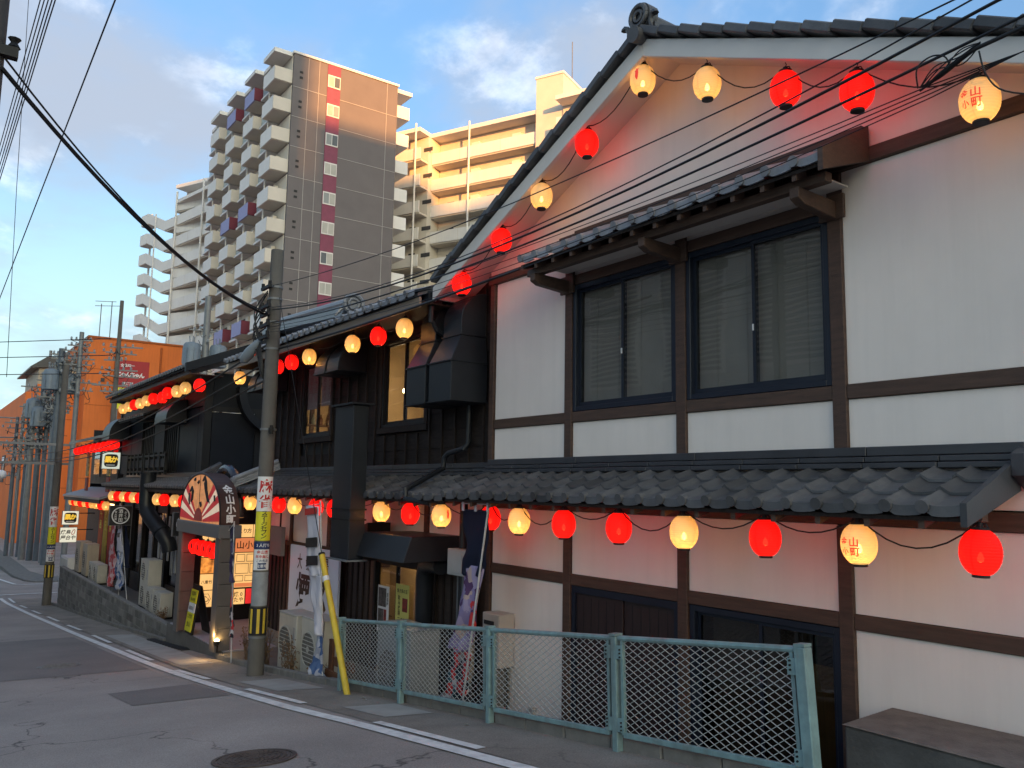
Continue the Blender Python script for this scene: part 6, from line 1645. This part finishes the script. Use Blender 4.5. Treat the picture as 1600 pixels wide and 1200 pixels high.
# slim dark pole with stacked arms behind the terrace
t = utility_pole('power_pole', -59.3, 10.7, 13.6, .22, .12, M_POLE, 'slim dark power pole with stacked crossarms rising behind the terrace', -4.05)
fittings(t, -59.3, 10.7, 7.4, 11.0, 77, 7)
t = utility_pole('power_pole', -60.6, 16.6, 15.0, .30, .22, M_POLEG, 'grey power pole with two transformers in front of the apartment blocks', -4.05)
transformer(t, -60.7, 15.7, 9.9, 1.7); transformer(t, -60.6, 17.5, 9.9, 1.7); fittings(t, -60.6, 16.6, 8.6, 13.2, 5, 5)
t = utility_pole('power_pole', -48.0, 17.4, 9.6, .2, .15, M_POLEG, 'low grey power pole behind the panelled house roof', -3.8)
transformer(t, -48.0, 17.0, 7.4, 1.5); fittings(t, -48, 17.4, 6.8, 9.4, 9, 5)
# near pole cut by the left edge
t = utility_pole('utility_pole', -9.08, .33, 9.0, .12, .10, mat('dark_pole', (.05, .045, .045), .7, .2, 4, .2), 'dark pole cut off by the upper left edge of the picture')
MB().obox((-9.0, .40, 5.72), (.05, .0, 0), (0, .14, 0), (0, 0, .05)).lathe([(.03, 0), (.06, .03), (.03, .08), (.06, .12)], 8, (-9.0, .50, 5.75)).build('bracket', M_BLACK, t)

# ---------------------------------------------------------------- overhead cables
def wire(pts, r, label, group='overhead cables', n=5):
    return tag(MB().tube(pts, r, n).build('overhead_cable', M_CABLE), label, 'cable', group)
W0 = Vector((-9.0, .42, 5.55))
wire(sag(W0, (-13.72, 4.72, 4.50), .30, 16), .024, 'thick black cable sweeping from the upper left corner to the foreground pole')
wire(sag(W0 + V(0, .02, .10), (-13.72, 4.72, 4.55), .36, 16), .011, 'thin cable twisted beside the thick one from the upper left corner')
for k, (y, z) in enumerate(((.75, 6.84), (.75, 6.60), (.75, 6.38), (.75, 6.20), (.75, 6.05))):
    wire([(6, y, z), (-9, y, z), (-30, y + .02, z - .3), (-60, y, z)], .0065, '%s of five parallel cables crossing the upper left corner, counted from the left' % ORD[k])
wire([(4, 1.15, 6.35), (-8.05, 1.2, 6.07), (-18.6, 1.2, 5.15), (-38, 1.6, 4.0)], .008, 'single cable slanting down the left edge of the sky')
wire([(-60, 3.2, 60), (-60, 4.2, 20), (-59.9, 4.6, 8)], .02, 'hair thin upright wire in the left sky')
wire(sag((-13.55, 4.75, 4.98), (-2.22, 4.7, 4.51), .20, 16) + [Vector((8, 4.6, 4.6))], .006, 'thin wavy cable crossing the gable, uppermost of the bunch')
wire(sag((-13.5, 4.75, 4.56), (-1.98, 4.7, 4.39), .36, 16) + [Vector((8, 4.6, 4.5))], .011, 'thick cable crossing the gable, second from the top')
wire(sag((-13.5, 4.74, 4.60), (-2.05, 4.7, 4.47), .38, 16) + [Vector((8, 4.6, 4.7))], .006, 'thin cable running beside the thick one across the gable')
wire(sag((-13.5, 4.73, 4.34), (-1.85, 4.7, 4.24), .27, 16) + [Vector((8, 4.6, 4.4))], .010, 'straight black cable crossing above the window hood')
for k in range(4):
    wire(sag((-13.5, 4.72, 4.30 - .04 * k), (-2.35, 4.66, 4.03 - .025 * k), .16 + .04 * k, 16) + [Vector((-1.87, 4.66, 4.02)), Vector((8, 4.6, 4.3))], .004, '%s of four thin cables bundled just above the window hood' % ORD[k])
wire(sag((-13.6, 4.9, 3.92), (-7.28, 5.3, 4.06), .05, 12), .016, 'dark cable running along the eave to the window hood')
for k, (z0, z1) in enumerate(((4.06, 2.9), (3.75, 2.6), (3.45, 2.5))):
    wire(sag((-13.75, 4.85, z0), (-39.9, 5.1, z1), .35, 20), .018, '%s of the cables sloping down from the foreground pole to the corner pole' % ('upper', 'middle', 'lower')[k] + ' one')
    wire([(-39.9, 5.1, z1), (-90, 4.2, z1 + .2)], .018, '%s cable leaving the corner pole to the left' % ('upper', 'middle', 'lower')[k])
for k, z in enumerate((11.0, 9.9, 8.7)): wire([(-59.3, 10.2, z), (-72, 2, z + .4), (-100, -30, z + 1.2)], .03, '%s pale cable leaving the slim power pole to the left' % ('upper', 'middle', 'lower')[k])
for k in range(3): wire(sag((-13.7, 4.9, 4.6 - .25 * k), (-48, 17.2, 9.2 - .3 * k), .5, 14), .016, '%s cable from the foreground pole back to the pole behind the roof' % ('upper', 'middle', 'lower')[k])
# tangle of spliced cable at the right edge
t = thing('cable_splice', (-2.3, 4.6, 4.0), 'tangled black cable splice at the right edge above the beam', 'cable splice')
MB().tube([(-2.42, 4.66, 4.02), (-2.28, 4.64, 4.06), (-2.1, 4.62, 4.12), (-1.5, 4.6, 4.14), (2, 4.5, 4.2)], [.006, .012, .013, .009, .008], 8).build('sleeve', M_CABLE, t, smooth=True)
mb = MB()
for k in range(9):
    R2 = random.Random(k); p = Vector((-2.42 + .06 * R2.random(), 4.64, 4.03)); q = Vector((-2.05, 4.62, 4.12 + .03 * R2.random()))
    mb.tube(smooth_path([p, p.lerp(q, .3) + V(0, R2.uniform(-.04, .04), R2.uniform(-.02, .06)), p.lerp(q, .7) + V(0, R2.uniform(-.04, .04), R2.uniform(-.04, .05)), q]), .004, 5)
mb.tube(smooth_path([(-2.42, 4.64, 4.03), (-2.40, 4.6, 4.13), (-2.32, 4.6, 4.17), (-2.24, 4.6, 4.14), (-2.22, 4.62, 4.08)]), .005, 5)
mb.tube(smooth_path([(-2.06, 4.62, 4.10), (-2.03, 4.62, 3.95), (-1.94, 4.62, 3.82), (-1.7, 4.62, 3.70)]), .005, 5)
mb.build('loose_strands', M_CABLE, t)

# ---------------------------------------------------------------- apartment blocks
M_APTW = mat('apartment_white', (.74, .72, .69), .8, .06, .6, 0, streak=.12, dirt=(.38, .36, .33))
M_APTB = mat('apartment_beige', (.62, .57, .50), .8, .08, .6, 0)
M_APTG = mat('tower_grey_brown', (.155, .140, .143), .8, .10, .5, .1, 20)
M_APTR = mat('tower_maroon', (.22, .060, .10), .7, .15, 2, 0)
M_APTP = mat('balcony_lilac', (.30, .31, .52), .7, .08, 2, 0)
M_APTM = mat('balcony_maroon', (.16, .03, .05), .7, .1, 2, 0)
M_APTWIN = mat('dark_window', (.03, .035, .045), .15, .2, 1, 0, spec=.8)
M_APTGL = mat('balcony_glass', (.34, .42, .44), .25, .1, 1, 0)
M_CURT = mat('window_curtain', (.26, .28, .28), .5, .15, 1, 0)
M_JOINT = mat('pale_joint', (.42, .40, .39), .8, .1, 1, 0)
M_CURTS = [M_CURT, mat('curtain_pale', (.42, .41, .37), .5, .15, 1, 0), mat('curtain_dark', (.10, .11, .12), .3, .2, 1, 0)]
M_LAUNDRY = [mat('laundry_%d' % i, c, .9, .1, 2, 0) for i, c in enumerate([(.7, .7, .72), (.15, .22, .4), (.5, .2, .2), (.6, .55, .4)])]
M_DARKSIDE = mat('dark_reveal', (.06, .06, .065), .7, .2, 1, 0)
TW = thing('apartment_tower', (-85, 33, -4), 'tall grey apartment tower with a maroon window stripe and staggered balconies', 'apartment tower')
TX, TY, TZ, FH = -73.7, 26.73, 42.6, 2.95
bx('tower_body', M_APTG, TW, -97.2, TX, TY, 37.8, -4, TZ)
bx('roof_parapet', M_APTW, TW, -97.3, TX + .12, TY - .1, 37.9, TZ, TZ + .22)
bx('maroon_stripe', M_APTR, TW, TX, TX + .06, 30.14, 31.5, -4, TZ)
J = []
for k in range(14):
    z = 39.3 - FH * k
    bx('joint_line', M_JOINT, TW, TX, TX + .035, TY, 30.12, z - .022, z + .022); bx('joint_line', M_JOINT, TW, TX, TX + .035, 31.52, 37.78, z - .022, z + .022)
    w = bx('window', M_APTW, TW, TX + .062, TX + .12, 30.18, 31.46, 40.25 - FH * k, 41.5 - FH * k)
    for q in range(2): bx('pane', M_CURTS[RN.choice((0, 0, 1, 1, 2))], w, TX + .121, TX + .13, 30.26 + .6 * q, 30.80 + .6 * q, 40.36 - FH * k, 41.38 - FH * k)
    for q in (0, .55): bx('vent', M_INK, TW, TX, TX + .05, 27.35, 27.65, 41.0 - FH * k - q - .2, 41.0 - FH * k - q)
for y in (28.2, 29.3, 36.6): bx('joint_line', M_JOINT, TW, TX, TX + .03, y - .02, y + .02, -4, TZ - .05)
for z, m in ():
    pass
# balconies: four bays, alternately staggered
def balcony(x0, x1, yf, z, m, ms):
    b = MB().box(x0, x1, yf, yf + .14, z - .25, z + 1.10).build('balcony', m, TW)
    bx('side_panel', ms, b, x1 - .01, x1 + .13, yf + .005, TY - .01, z - .2, z + 1.08)
    bx('side_panel', ms, b, x0 - .1, x0 - .002, yf + .005, TY - .01, z - .2, z + 1.08)
    bx('slab', M_APTB, b, x0, x1 - .012, yf + .142, TY - .01, z - .25, z - .06)
BAYS = [(-79.2, -74.0), (-85.0, -79.4), (-90.8, -85.2), (-96.8, -91.0)]
for f in range(14):
    z = TZ - 2.75 - FH * f
    for i, (a, b) in enumerate(BAYS):
        lil = (i in (1, 2)) and ((f + i) % 4 == (1 if i == 1 else 2))
        m, ms = (M_APTP, M_APTM) if lil else (M_APTW, M_APTB)
        m_ = a + (b - a) * .44
        balcony(m_, b - (.25 if i else .05), TY - 1.75, z, m, ms)
        bx('balcony_glass', M_APTGL, TW, a, m_ - .12, TY - 1.0, TY - .95, z - .1, z + 1.0)
        bx('glass_slab', M_APTW, TW, a - .1, m_ - .12, TY - 1.15, TY - .01, z - .32, z - .12)
        bx('recess_wall', M_APTB, TW, a, b, TY - .06, TY - .002, z - .05, z + 2.6)
        bx('balcony_door', M_APTWIN, TW, a + .3, a + 2.0, TY - .1, TY - .061, z, z + 2.1)
        bx('air_unit', M_APTB, TW, m_ + .4, m_ + 1.2, TY - .55, TY - .2, z + 1.2, z + 1.9)
        if RN.random() < .4:
            for q in range(RN.randint(2, 4)): bx('laundry', RN.choice(M_LAUNDRY), TW, a + .25 + .45 * q, a + .6 + .45 * q, TY - .75, TY - .72, z + 1.15, z + 1.15 + RN.uniform(.5, .8))
        bx('balcony_post', M_APTW, TW, m_ - .06, m_ + .06, TY - 1.2, TY - 1.08, z - .05, z + FH - .26)
for i, (a, b) in enumerate(BAYS):
    m_ = a + (b - a) * .44
    bx('roof_slab', M_APTW, TW, m_ - .1, b + .05, TY - 1.85, TY - .11, TZ - .25, TZ + .15); bx('roof_slab', M_APTW, TW, a - .08, m_ - .12, TY - 1.0, TY - .11, TZ - .25, TZ + .12)
for f in range(10):
    z = TZ - 2.9 - FH * f
    b = MB().box(TX - 4, TX - .3, 37.81, 39.4, z - .2, z + 1.1).build('rear_balcony', M_APTW, TW)
bx('rear_roof_slab', M_APTW, TW, TX - 4, TX - .2, 37.9, 39.6, TZ - .5, TZ - .1)

# generic corridor block: rotated frame, storeys of parapet bands, dark gaps, doors
def corridor_block(name, label, O, a, segs, ztop, fh, nf, depth, zb=-4):
    """segs: list of (s0, s1, off) along a, off = how far the parapet stands out"""
    n = Vector((a.y, -a.x, 0))
    t = thing(name, (O.x, O.y, zb), label, 'apartment block')
    def Q(s, o, z): return Vector((O.x, O.y, 0)) + a * s + n * o + Vector((0, 0, z))
    def rb(nm, m, s0, s1, o0, o1, z0, z1, par=t):
        p = [Q(s0, o1, z0), Q(s1, o1, z0), Q(s1, o0, z0), Q(s0, o0, z0), Q(s0, o1, z1), Q(s1, o1, z1), Q(s1, o0, z1), Q(s0, o0, z1)]
        return MB().hexa(p).build(nm, m, par)
    for (s0, s1, off) in segs:
        rb('rear_wall', M_APTB, s0, s1, off - depth, off - 1.6, zb, ztop - .5)
        rb('roof_slab', M_APTW, s0 - .05, s1 + .0, off - depth, off + .15, ztop - .45, ztop)
        for f in range(nf):
            z = ztop - .45 - fh * (f + 1)
            p = rb('parapet', M_APTW, s0, s1, off - .15, off, z - .1, z + 1.2)
            rb('walkway_slab', M_APTB, s0, s1, off - 1.6, off - .152, z - .25, z - .05)
            k = s0 + 1.2
            while k < s1 - 1:
                rb('door', M_APTWIN, k, k + .9, off - 1.6, off - 1.56, z, z + 1.9, p)
                rb('window', M_DARKSIDE, k + 1.7, k + 2.9, off - 1.6, off - 1.57, z + 1.3, z + 1.75, p)
                rb('meter_box', M_APTW, k + 3.3, k + 4.3, off - 1.6, off - 1.2, z + 1.35, z + 2.1, p) if k + 4.3 < s1 else None
                rb('panel_joint', M_APTB, k + 2.5, k + 2.54, off, off + .012, z - .1, z + 1.2, p)
                k += 5.2
    return t, Q, rb
a_ = Vector((.907, .421, 0)).normalized()
T2, Q2, rb2 = corridor_block('apartment_block', 'white corridor apartment block lit by low sun, right of the tower', Vector((-79.26, 45.24, 0)), a_, [(-40, -.05, 2.2), (0, 13.3, 0), (16.6, 40, 2.0)], 41.4, 3.05, 14, 12)
rb2('lift_tower', M_APTB, 13.35, 16.5, -9, .25, -4, 44.7)
rb2('lift_tower_cap', M_APTW, 13.25, 16.6, -9.1, .35, 44.7, 44.95)
for s, o in ((-.6, 2.35), (5.0, .12)): MB().cyl(Q2(s, o, -4), Q2(s, o, 41.9), .11, n=8).build('rain_pipe', M_APTW, T2)
MB().cyl(Q2(15.5, -4, 44.9), Q2(15.5, -4, 50.5), .05, n=6).build('antenna', M_POLEG, T2)
a_ = Vector((.982, .189, 0)).normalized()
T3, Q3, rb3 = corridor_block('apartment_block', 'pale corridor apartment block with zigzag stairs, left of the tower', Vector((-113.08, 26.68, 0)), a_, [(-1.2, 30, 0)], 39.2, 2.87, 14, 10)
for s in (-.9, 6.6): MB().cyl(Q3(s, .2, -4), Q3(s, .2, 40.3), .13, n=8).build('rain_pipe', M_APTW, T3)
rb3('stair_core', M_APTB, -5.5, -1.25, -9, -1.6, -4, 37.5)
for f in range(14):
    z = 39.2 - .45 - 2.87 * (f + 1)
    rb3('landing_parapet', M_APTW, -4.4, -1.25, -.15, .02, z - .1, z + 1.2); rb3('landing_slab', M_APTB, -4.4, -1.25, -1.6, -.155, z - .3, z - .1)
    # sloping stair parapet rising to the left
    A0, A1 = (-4.45, z - .2), (-10.2, z + 2.1)
    pts = [Q3(A0[0], .0, A0[1]), Q3(A1[0], .0, A1[1]), Q3(A1[0], -.16, A1[1]), Q3(A0[0], -.16, A0[1]), Q3(A0[0], .0, A0[1] + 1.4), Q3(A1[0], .0, A1[1] + 1.4), Q3(A1[0], -.16, A1[1] + 1.4), Q3(A0[0], -.16, A0[1] + 1.4)]
    MB().hexa(pts).build('stair_parapet', M_APTW, T3)
    pts = [Q3(A0[0], -.18, A0[1] - .1), Q3(A1[0], -.18, A1[1] - .1), Q3(A1[0], -1.5, A1[1] - .1), Q3(A0[0], -1.5, A0[1] - .1), Q3(A0[0], -.18, A0[1] + .15), Q3(A1[0], -.18, A1[1] + .15), Q3(A1[0], -1.5, A1[1] + .15), Q3(A0[0], -1.5, A0[1] + .15)]
    MB().hexa(pts).build('stair_flight', M_APTB, T3)
    rb3('stair_end', M_APTW, -12.4, -10.25, -.16, .0, z + 2.0, z + 3.5); rb3('stair_end_slab', M_APTB, -12.4, -10.25, -1.5, -.165, z + 1.95, z + 2.15)
MB().cyl(Q3(-12.0, -1.3, -4), Q3(-12.0, -1.3, 40), .15, n=8).build('stair_column', M_APTW, T3)
MB().cyl(Q3(-6.9, .3, -4), Q3(-6.9, .3, 38.5), .10, n=8).build('rain_pipe', M_APTW, T3)

# ---------------------------------------------------------------- orange building, billboard, penthouse
M_ORG = mat('orange_render', (.66, .165, .036), .8, .12, .35, .08, 20, streak=.35, dirt=(.35, .09, .03))
M_ORGD = mat('orange_dark', (.36, .09, .02), .8, .1, 3, 0)
OB = thing('orange_building', (-100, 14, -4.4), 'orange rendered building behind the crowd of poles', 'building')
bx('tall_block', M_ORG, OB, -120, -91, 13.7, 24, -4.4, 15.9)
bx('low_block', M_ORG, OB, -140, -94, 9.9, 13.69, -4.4, 11.2)
MB().prism([(-175, -4.4), (-94.5, -4.4), (-94.5, 10.4), (-175, 10.4)], 'y', 9.0, 9.88).build('street_front', M_ORG, OB)
for k in range(4): bx('panel_joint', mat('orange_joint', (.36, .09, .02), .8, 0, 3, 0), OB, -91, -90.98, 13.7, 24, 2.0 + 3.6 * k, 2.05 + 3.6 * k)
for k in range(6):
    w = bx('window', M_DARKSIDE, OB, -112 - k * 7, -109 - k * 7, 8.9, 8.99, 1.5, 4.5); bx('pane', M_APTWIN, w, -111.8 - k * 7, -109.2 - k * 7, 8.87, 8.895, 1.7, 4.3)
for y in (16.2, 20.5): MB().cyl((-90.9, y, -4), (-90.9, y, 15.6), .09, n=8).build('down_pipe', M_ORGD, OB)
for k in range(3): bx('panel_joint', M_ORGD, OB, -94, -93.97, 9.95, 13.65, 1.0 + 3.4 * k, 1.06 + 3.4 * k)
for y, z in ((18.2, 4.2), (18.2, 8.0), (15.0, 11.6)): bx('wall_vent', M_DARKSIDE, OB, -91, -90.9, y, y + .35, z, z + .35)
bx('roof_coping', M_ORGD, OB, -120.1, -90.9, 13.6, 24.1, 15.9, 16.1)
bx('wall_vent', M_INK, OB, -93.99, -93.95, 11.6, 11.9, 4.8, 5.1)
ph = bx('penthouse', mat('cream_metal', (.36, .33, .27), .7, .15, 2, .1, 20), OB, -108, -97.0, 10.2, 13.65, 11.2, 13.6)
MB().prism([(9.4, 13.2), (11.0, 14.45), (13.68, 13.9), (13.68, 13.6), (9.4, 13.05)], 'x', -109, -96.6).build('penthouse_roof', M_FLASH, OB)
for k in range(4): MB().cyl((-97.5, 11.2 + .75 * k, 14.1), (-97.5, 11.2 + .75 * k, 15.1), .14, n=8).build('roof_vent', M_POLEG, OB)
t = thing('tv_antenna', (-95, 15, 15.9), 'thin roof antenna on top of the orange building', 'antenna')
MB().cyl((-95, 15.2, 15.9), (-95, 15.2, 20.2), .05, n=5).cyl((-95, 16.2, 15.9), (-95, 16.2, 20.6), .05, n=5).cyl((-95, 14.6, 19.9), (-95, 17.0, 20.2), .035, n=5).cyl((-95, 14.6, 20.4), (-95, 16.6, 20.6), .035, n=5).build('mast', M_POLEG, t)
BB = thing('billboard', (-88.5, 17.5, 8), 'red and white billboard with white lettering behind the terrace roof', 'billboard')
bx('red_face', mat('billboard_red', (.36, .025, .03), .6, .1, 2, 0), BB, -88.5, -88.4, 15.95, 18.9, 10.9, 13.6)
bx('orange_edge', M_ORG, BB, -88.5, -88.39, 18.91, 19.8, 10.6, 13.6)
bx('yellow_face', M_YELSIGN, BB, -88.5, -88.4, 15.95, 16.9, 8.8, 10.88)
bx('white_face', M_WHITE, BB, -88.5, -88.4, 16.92, 19.8, 8.4, 10.55)
bx('blue_mark', M_NAVYINK, BB, -88.39, -88.37, 18.6, 19.4, 9.0, 9.6); bx('blue_mark', M_NAVYINK, BB, -88.39, -88.37, 17.3, 18.0, 8.8, 9.3)
mb = MB(); letters(mb, 'じゃんちゃん', (-88.38, 17.2, 12.2), (0, 1, 0), (0, 0, 1), .52, False, .04, .42); letters(mb, '全品均一', (-88.38, 16.9, 13.1), (0, 1, 0), (0, 0, 1), .32, False, .03); letters(mb, '居酒屋', (-88.38, 17.0, 11.3), (0, 1, 0), (0, 0, 1), .34, False, .03)
mb.build('lettering', M_WHITE, BB)
for y in (16.2, 19.4): bx('support_leg', M_POLEG, BB, -88.7, -88.52, y - .1, y + .1, -4.2, 13)
# low grey town roofs far behind, closing the horizon
for k, (x, y, w, d, h, c) in enumerate([(-150, -14, 30, 20, 5, .30), (-185, 2, 30, 14, 4, .36), (-170, 30, 30, 24, 8, .34), (-140, 60, 30, 24, 14, .40), (-60, 90, 40, 20, 16, .36), (-20, 70, 40, 20, 14, .38)]):
    t = thing('town_building', (x, y, -4.4), ['plain grey building far down the street', 'pale low building beyond the orange one', 'plain building behind the orange tower', 'plain pale block far behind the left apartment block', 'plain block behind the lit apartment block', 'plain block hidden behind the gable house'][k], 'building')
    bx('wall', mat('town_wall_%d' % k, (c, c * .97, c * .93), .8, .1, .5, 0), t, x - w / 2, x + w / 2, y - d / 2, y + d / 2, -4.6, h)
    for f in range(int((h + 4) / 3)):
        for q in range(int(d / 4)): bx('window', M_APTWIN, t, x + w / 2, x + w / 2 + .04, y - d / 2 + 1 + q * 4, y - d / 2 + 3 + q * 4, -3 + f * 3, -1.6 + f * 3)

# ---------------------------------------------------------------- the other side of the street (behind the camera, seen in the glass)
OS = thing('opposite_building', (-19, -10, -2), 'grey building across the street with louvred windows, reflected in the glass', 'building')
bx('street_wall', mat('opposite_render', (.42, .41, .40), .85, .1, 1, .1, 30, streak=.15), OS, -27, -12, -14, -7, -4.5, 11.0)
bx('cornice', M_WHITEBOARD, OS, -27.2, -11.8, -14.2, -6.8, 11.0, 11.3)
for k in range(4):
    x = -26.2 + k * 3.6
    w = bx('window', M_WHITEBOARD, OS, x, x + 2.6, -6.998, -6.94, 5.2, 9.6)
    for q in range(24): bx('louvre', mat('louvre_dark', (.16, .16, .17), .6, .1, 2, 0), w, x + .12, x + 2.48, -6.935, -6.90, 5.3 + q * .175, 5.39 + q * .175)
    w = bx('window', M_WHITEBOARD, OS, x, x + 2.2, -6.998, -6.94, -1.0, 2.4); bx('pane', M_APTWIN, w, x + .1, x + 2.1, -6.935, -6.93, -.9, 2.3)
OS2 = thing('opposite_building', (-45, -10, -4), 'dark brown shop building farther down the other side of the street', 'building')
bx('street_wall', mat('opposite_dark', (.10, .085, .075), .85, .2, 1, .1, 30), OS2, -62, -30, -14, -7, -4.5, 9.5)
for k in range(7):
    for z in (-2.5, 1.0, 4.6):
        w = bx('window', M_WHITEBOARD, OS2, -61 + k * 4.4, -58.4 + k * 4.4, -6.998, -6.95, z, z + 2.0); bx('pane', M_APTWIN, w, -60.9 + k * 4.4, -58.5 + k * 4.4, -6.945, -6.94, z + .1, z + 1.9)
# unseen blocks added towards the sun, heights set to shade street and tower
TAN_A, TAN_E = math.tan(SUN_AZ), math.tan(SUN_EL) / math.cos(SUN_AZ)
BXX = 240.0
def shade_at(y, z): return y + (BXX - TX) * TAN_A, z + (BXX - TX) * TAN_E      # where the edge must stand on x = BXX
ya, z_b = shade_at(24.6, 46.0); yb, z_lo = shade_at(28.7, 31.0); yc, z_hi = shade_at(41.0, 36.8); z_r = shade_at(45, 32.5)[1]
for k, (x0, x1, y0, y1, h) in enumerate([(BXX, BXX + 16, ya - 45, ya - .05, z_b), (BXX, BXX + 16, ya, yb - .05, z_lo), (BXX, BXX + 16, yb + .05, yc, z_hi), (BXX, BXX + 16, yc + .1, yc + 16, z_r)]):
    t = thing('tall_block', ((x0 + x1) / 2, (y0 + y1) / 2, 2.5), ['tall apartment block up the road behind the viewer, nearest the road', 'lower link block between two tall blocks up the road behind the viewer', 'tallest apartment block up the road behind the viewer', 'tall apartment block up the road behind the viewer, farthest right'][k], 'apartment block')
    bx('wall', M_APTB, t, x0, x1, y0, y1, 2, h)
    for f in range(int((h - 4) / 3)):
        bx('window_band', M_APTWIN, t, x0 - .05, x0 - .005, y0 + .8, y1 - .8, 5 + f * 3, 6.5 + f * 3)

# ---------------------------------------------------------------- dry plants along the kerb
M_TWIG = mat('dry_twig', (.13, .085, .05), .9, .4, 9, 0)
M_DRYLEAF = mat('dry_leaf', (.20, .11, .05), .9, .5, 12, 0)
def dry_shrub(x, y, z, h, spread, seed, label):
    R2 = random.Random(seed)
    t = thing('dry_shrub', (x, y, z), label, 'shrub', 'dry shrubs along the kerb')
    st, lf = MB(), MB()
    for k in range(26):
        a = R2.uniform(0, 6.28); s = R2.uniform(.3, 1) * spread; hh = h * R2.uniform(.5, 1)
        p0 = Vector((x + R2.uniform(-.2, .2) * spread, y + R2.uniform(-.1, .1), z)); p2 = Vector((x + s * math.cos(a), y + s * .5 * math.sin(a), z + hh)); p1 = p0.lerp(p2, .5) + V(R2.uniform(-.05, .05), R2.uniform(-.05, .05), .05)
        st.tube([p0, p1, p2], [.006, .005, .002], 4)
        for q in range(6):
            c = p0.lerp(p2, R2.uniform(.4, 1)) + V(R2.uniform(-.05, .05), R2.uniform(-.05, .05), R2.uniform(-.04, .04)); d = V(R2.uniform(-1, 1), R2.uniform(-1, 1), R2.uniform(-1, 1)).normalized() * .025; e = d.orthogonal().normalized() * .011
            lf.add([c - d, c + e, c + d, c - e], [(0, 1, 2, 3)])
    st.build('stems', M_TWIG, t); o = lf.build('leaves', M_DRYLEAF, t); o['kind'] = 'stuff'
dry_shrub(-12.35, 5.32, -1.50, .55, .38, 1, 'dry brown shrub lit orange behind the white banner foot')
dry_shrub(-14.6, 5.32, -1.5, .85, .30, 2, 'bare twiggy shrub in front of the left air conditioner')
dry_shrub(-13.4, 5.30, -1.5, .80, .30, 3, 'bare twiggy shrub between the two air conditioners')
dry_shrub(-15.6, 5.4, -1.5, .60, .30, 4, 'dry shrub beside the gate pillar and the foreground pole')
dry_shrub(-10.95, 5.35, -1.5, .5, .35, 5, 'dry shrub behind the fence under the shop window')
dry_shrub(-22.9, 5.62, -1.86, .40, .30, 6, 'dry shrub at the right end of the terrace')
M_PLANTER = mat('rusty_planter', (.14, .06, .03), .8, .4, 6, .3)
t = thing('timber_planter', (-11.5, 5.5, -1.5), 'rusty orange plank planter behind the fence', 'planter')
MB().box(-12.1, -10.9, 5.34, 5.38, -1.45, -1.05).build('front_board', M_PLANTER, t)
MB().box(-12.1, -11.98, 5.39, 5.43, -1.5, -.62).build('upright', M_PLANTER, t); MB().box(-11.97, -11.3, 5.40, 5.44, -.98, -.86).build('brace', M_PLANTER, t)
# scraps of litter on the pavement
for k, (x, y) in enumerate(((-9.9, 4.86), (-9.75, 4.80), (-7.35, 4.74))):
    a = RN.uniform(0, 3)
    o = MB().add([(x, y, g(x) + .012), (x + .05, y + .01, g(x) + .03), (x + .06, y + .05, g(x) + .02), (x + .01, y + .05, g(x) + .016)], [(0, 1, 2), (0, 2, 3)]).build('paper_scrap', M_WHITE)
    tag(o, ['small white paper scrap by the foot of the yellow guard', 'white paper scrap next to the one by the yellow guard', 'pale leaf scrap on the pavement below the fence'][k], 'litter')
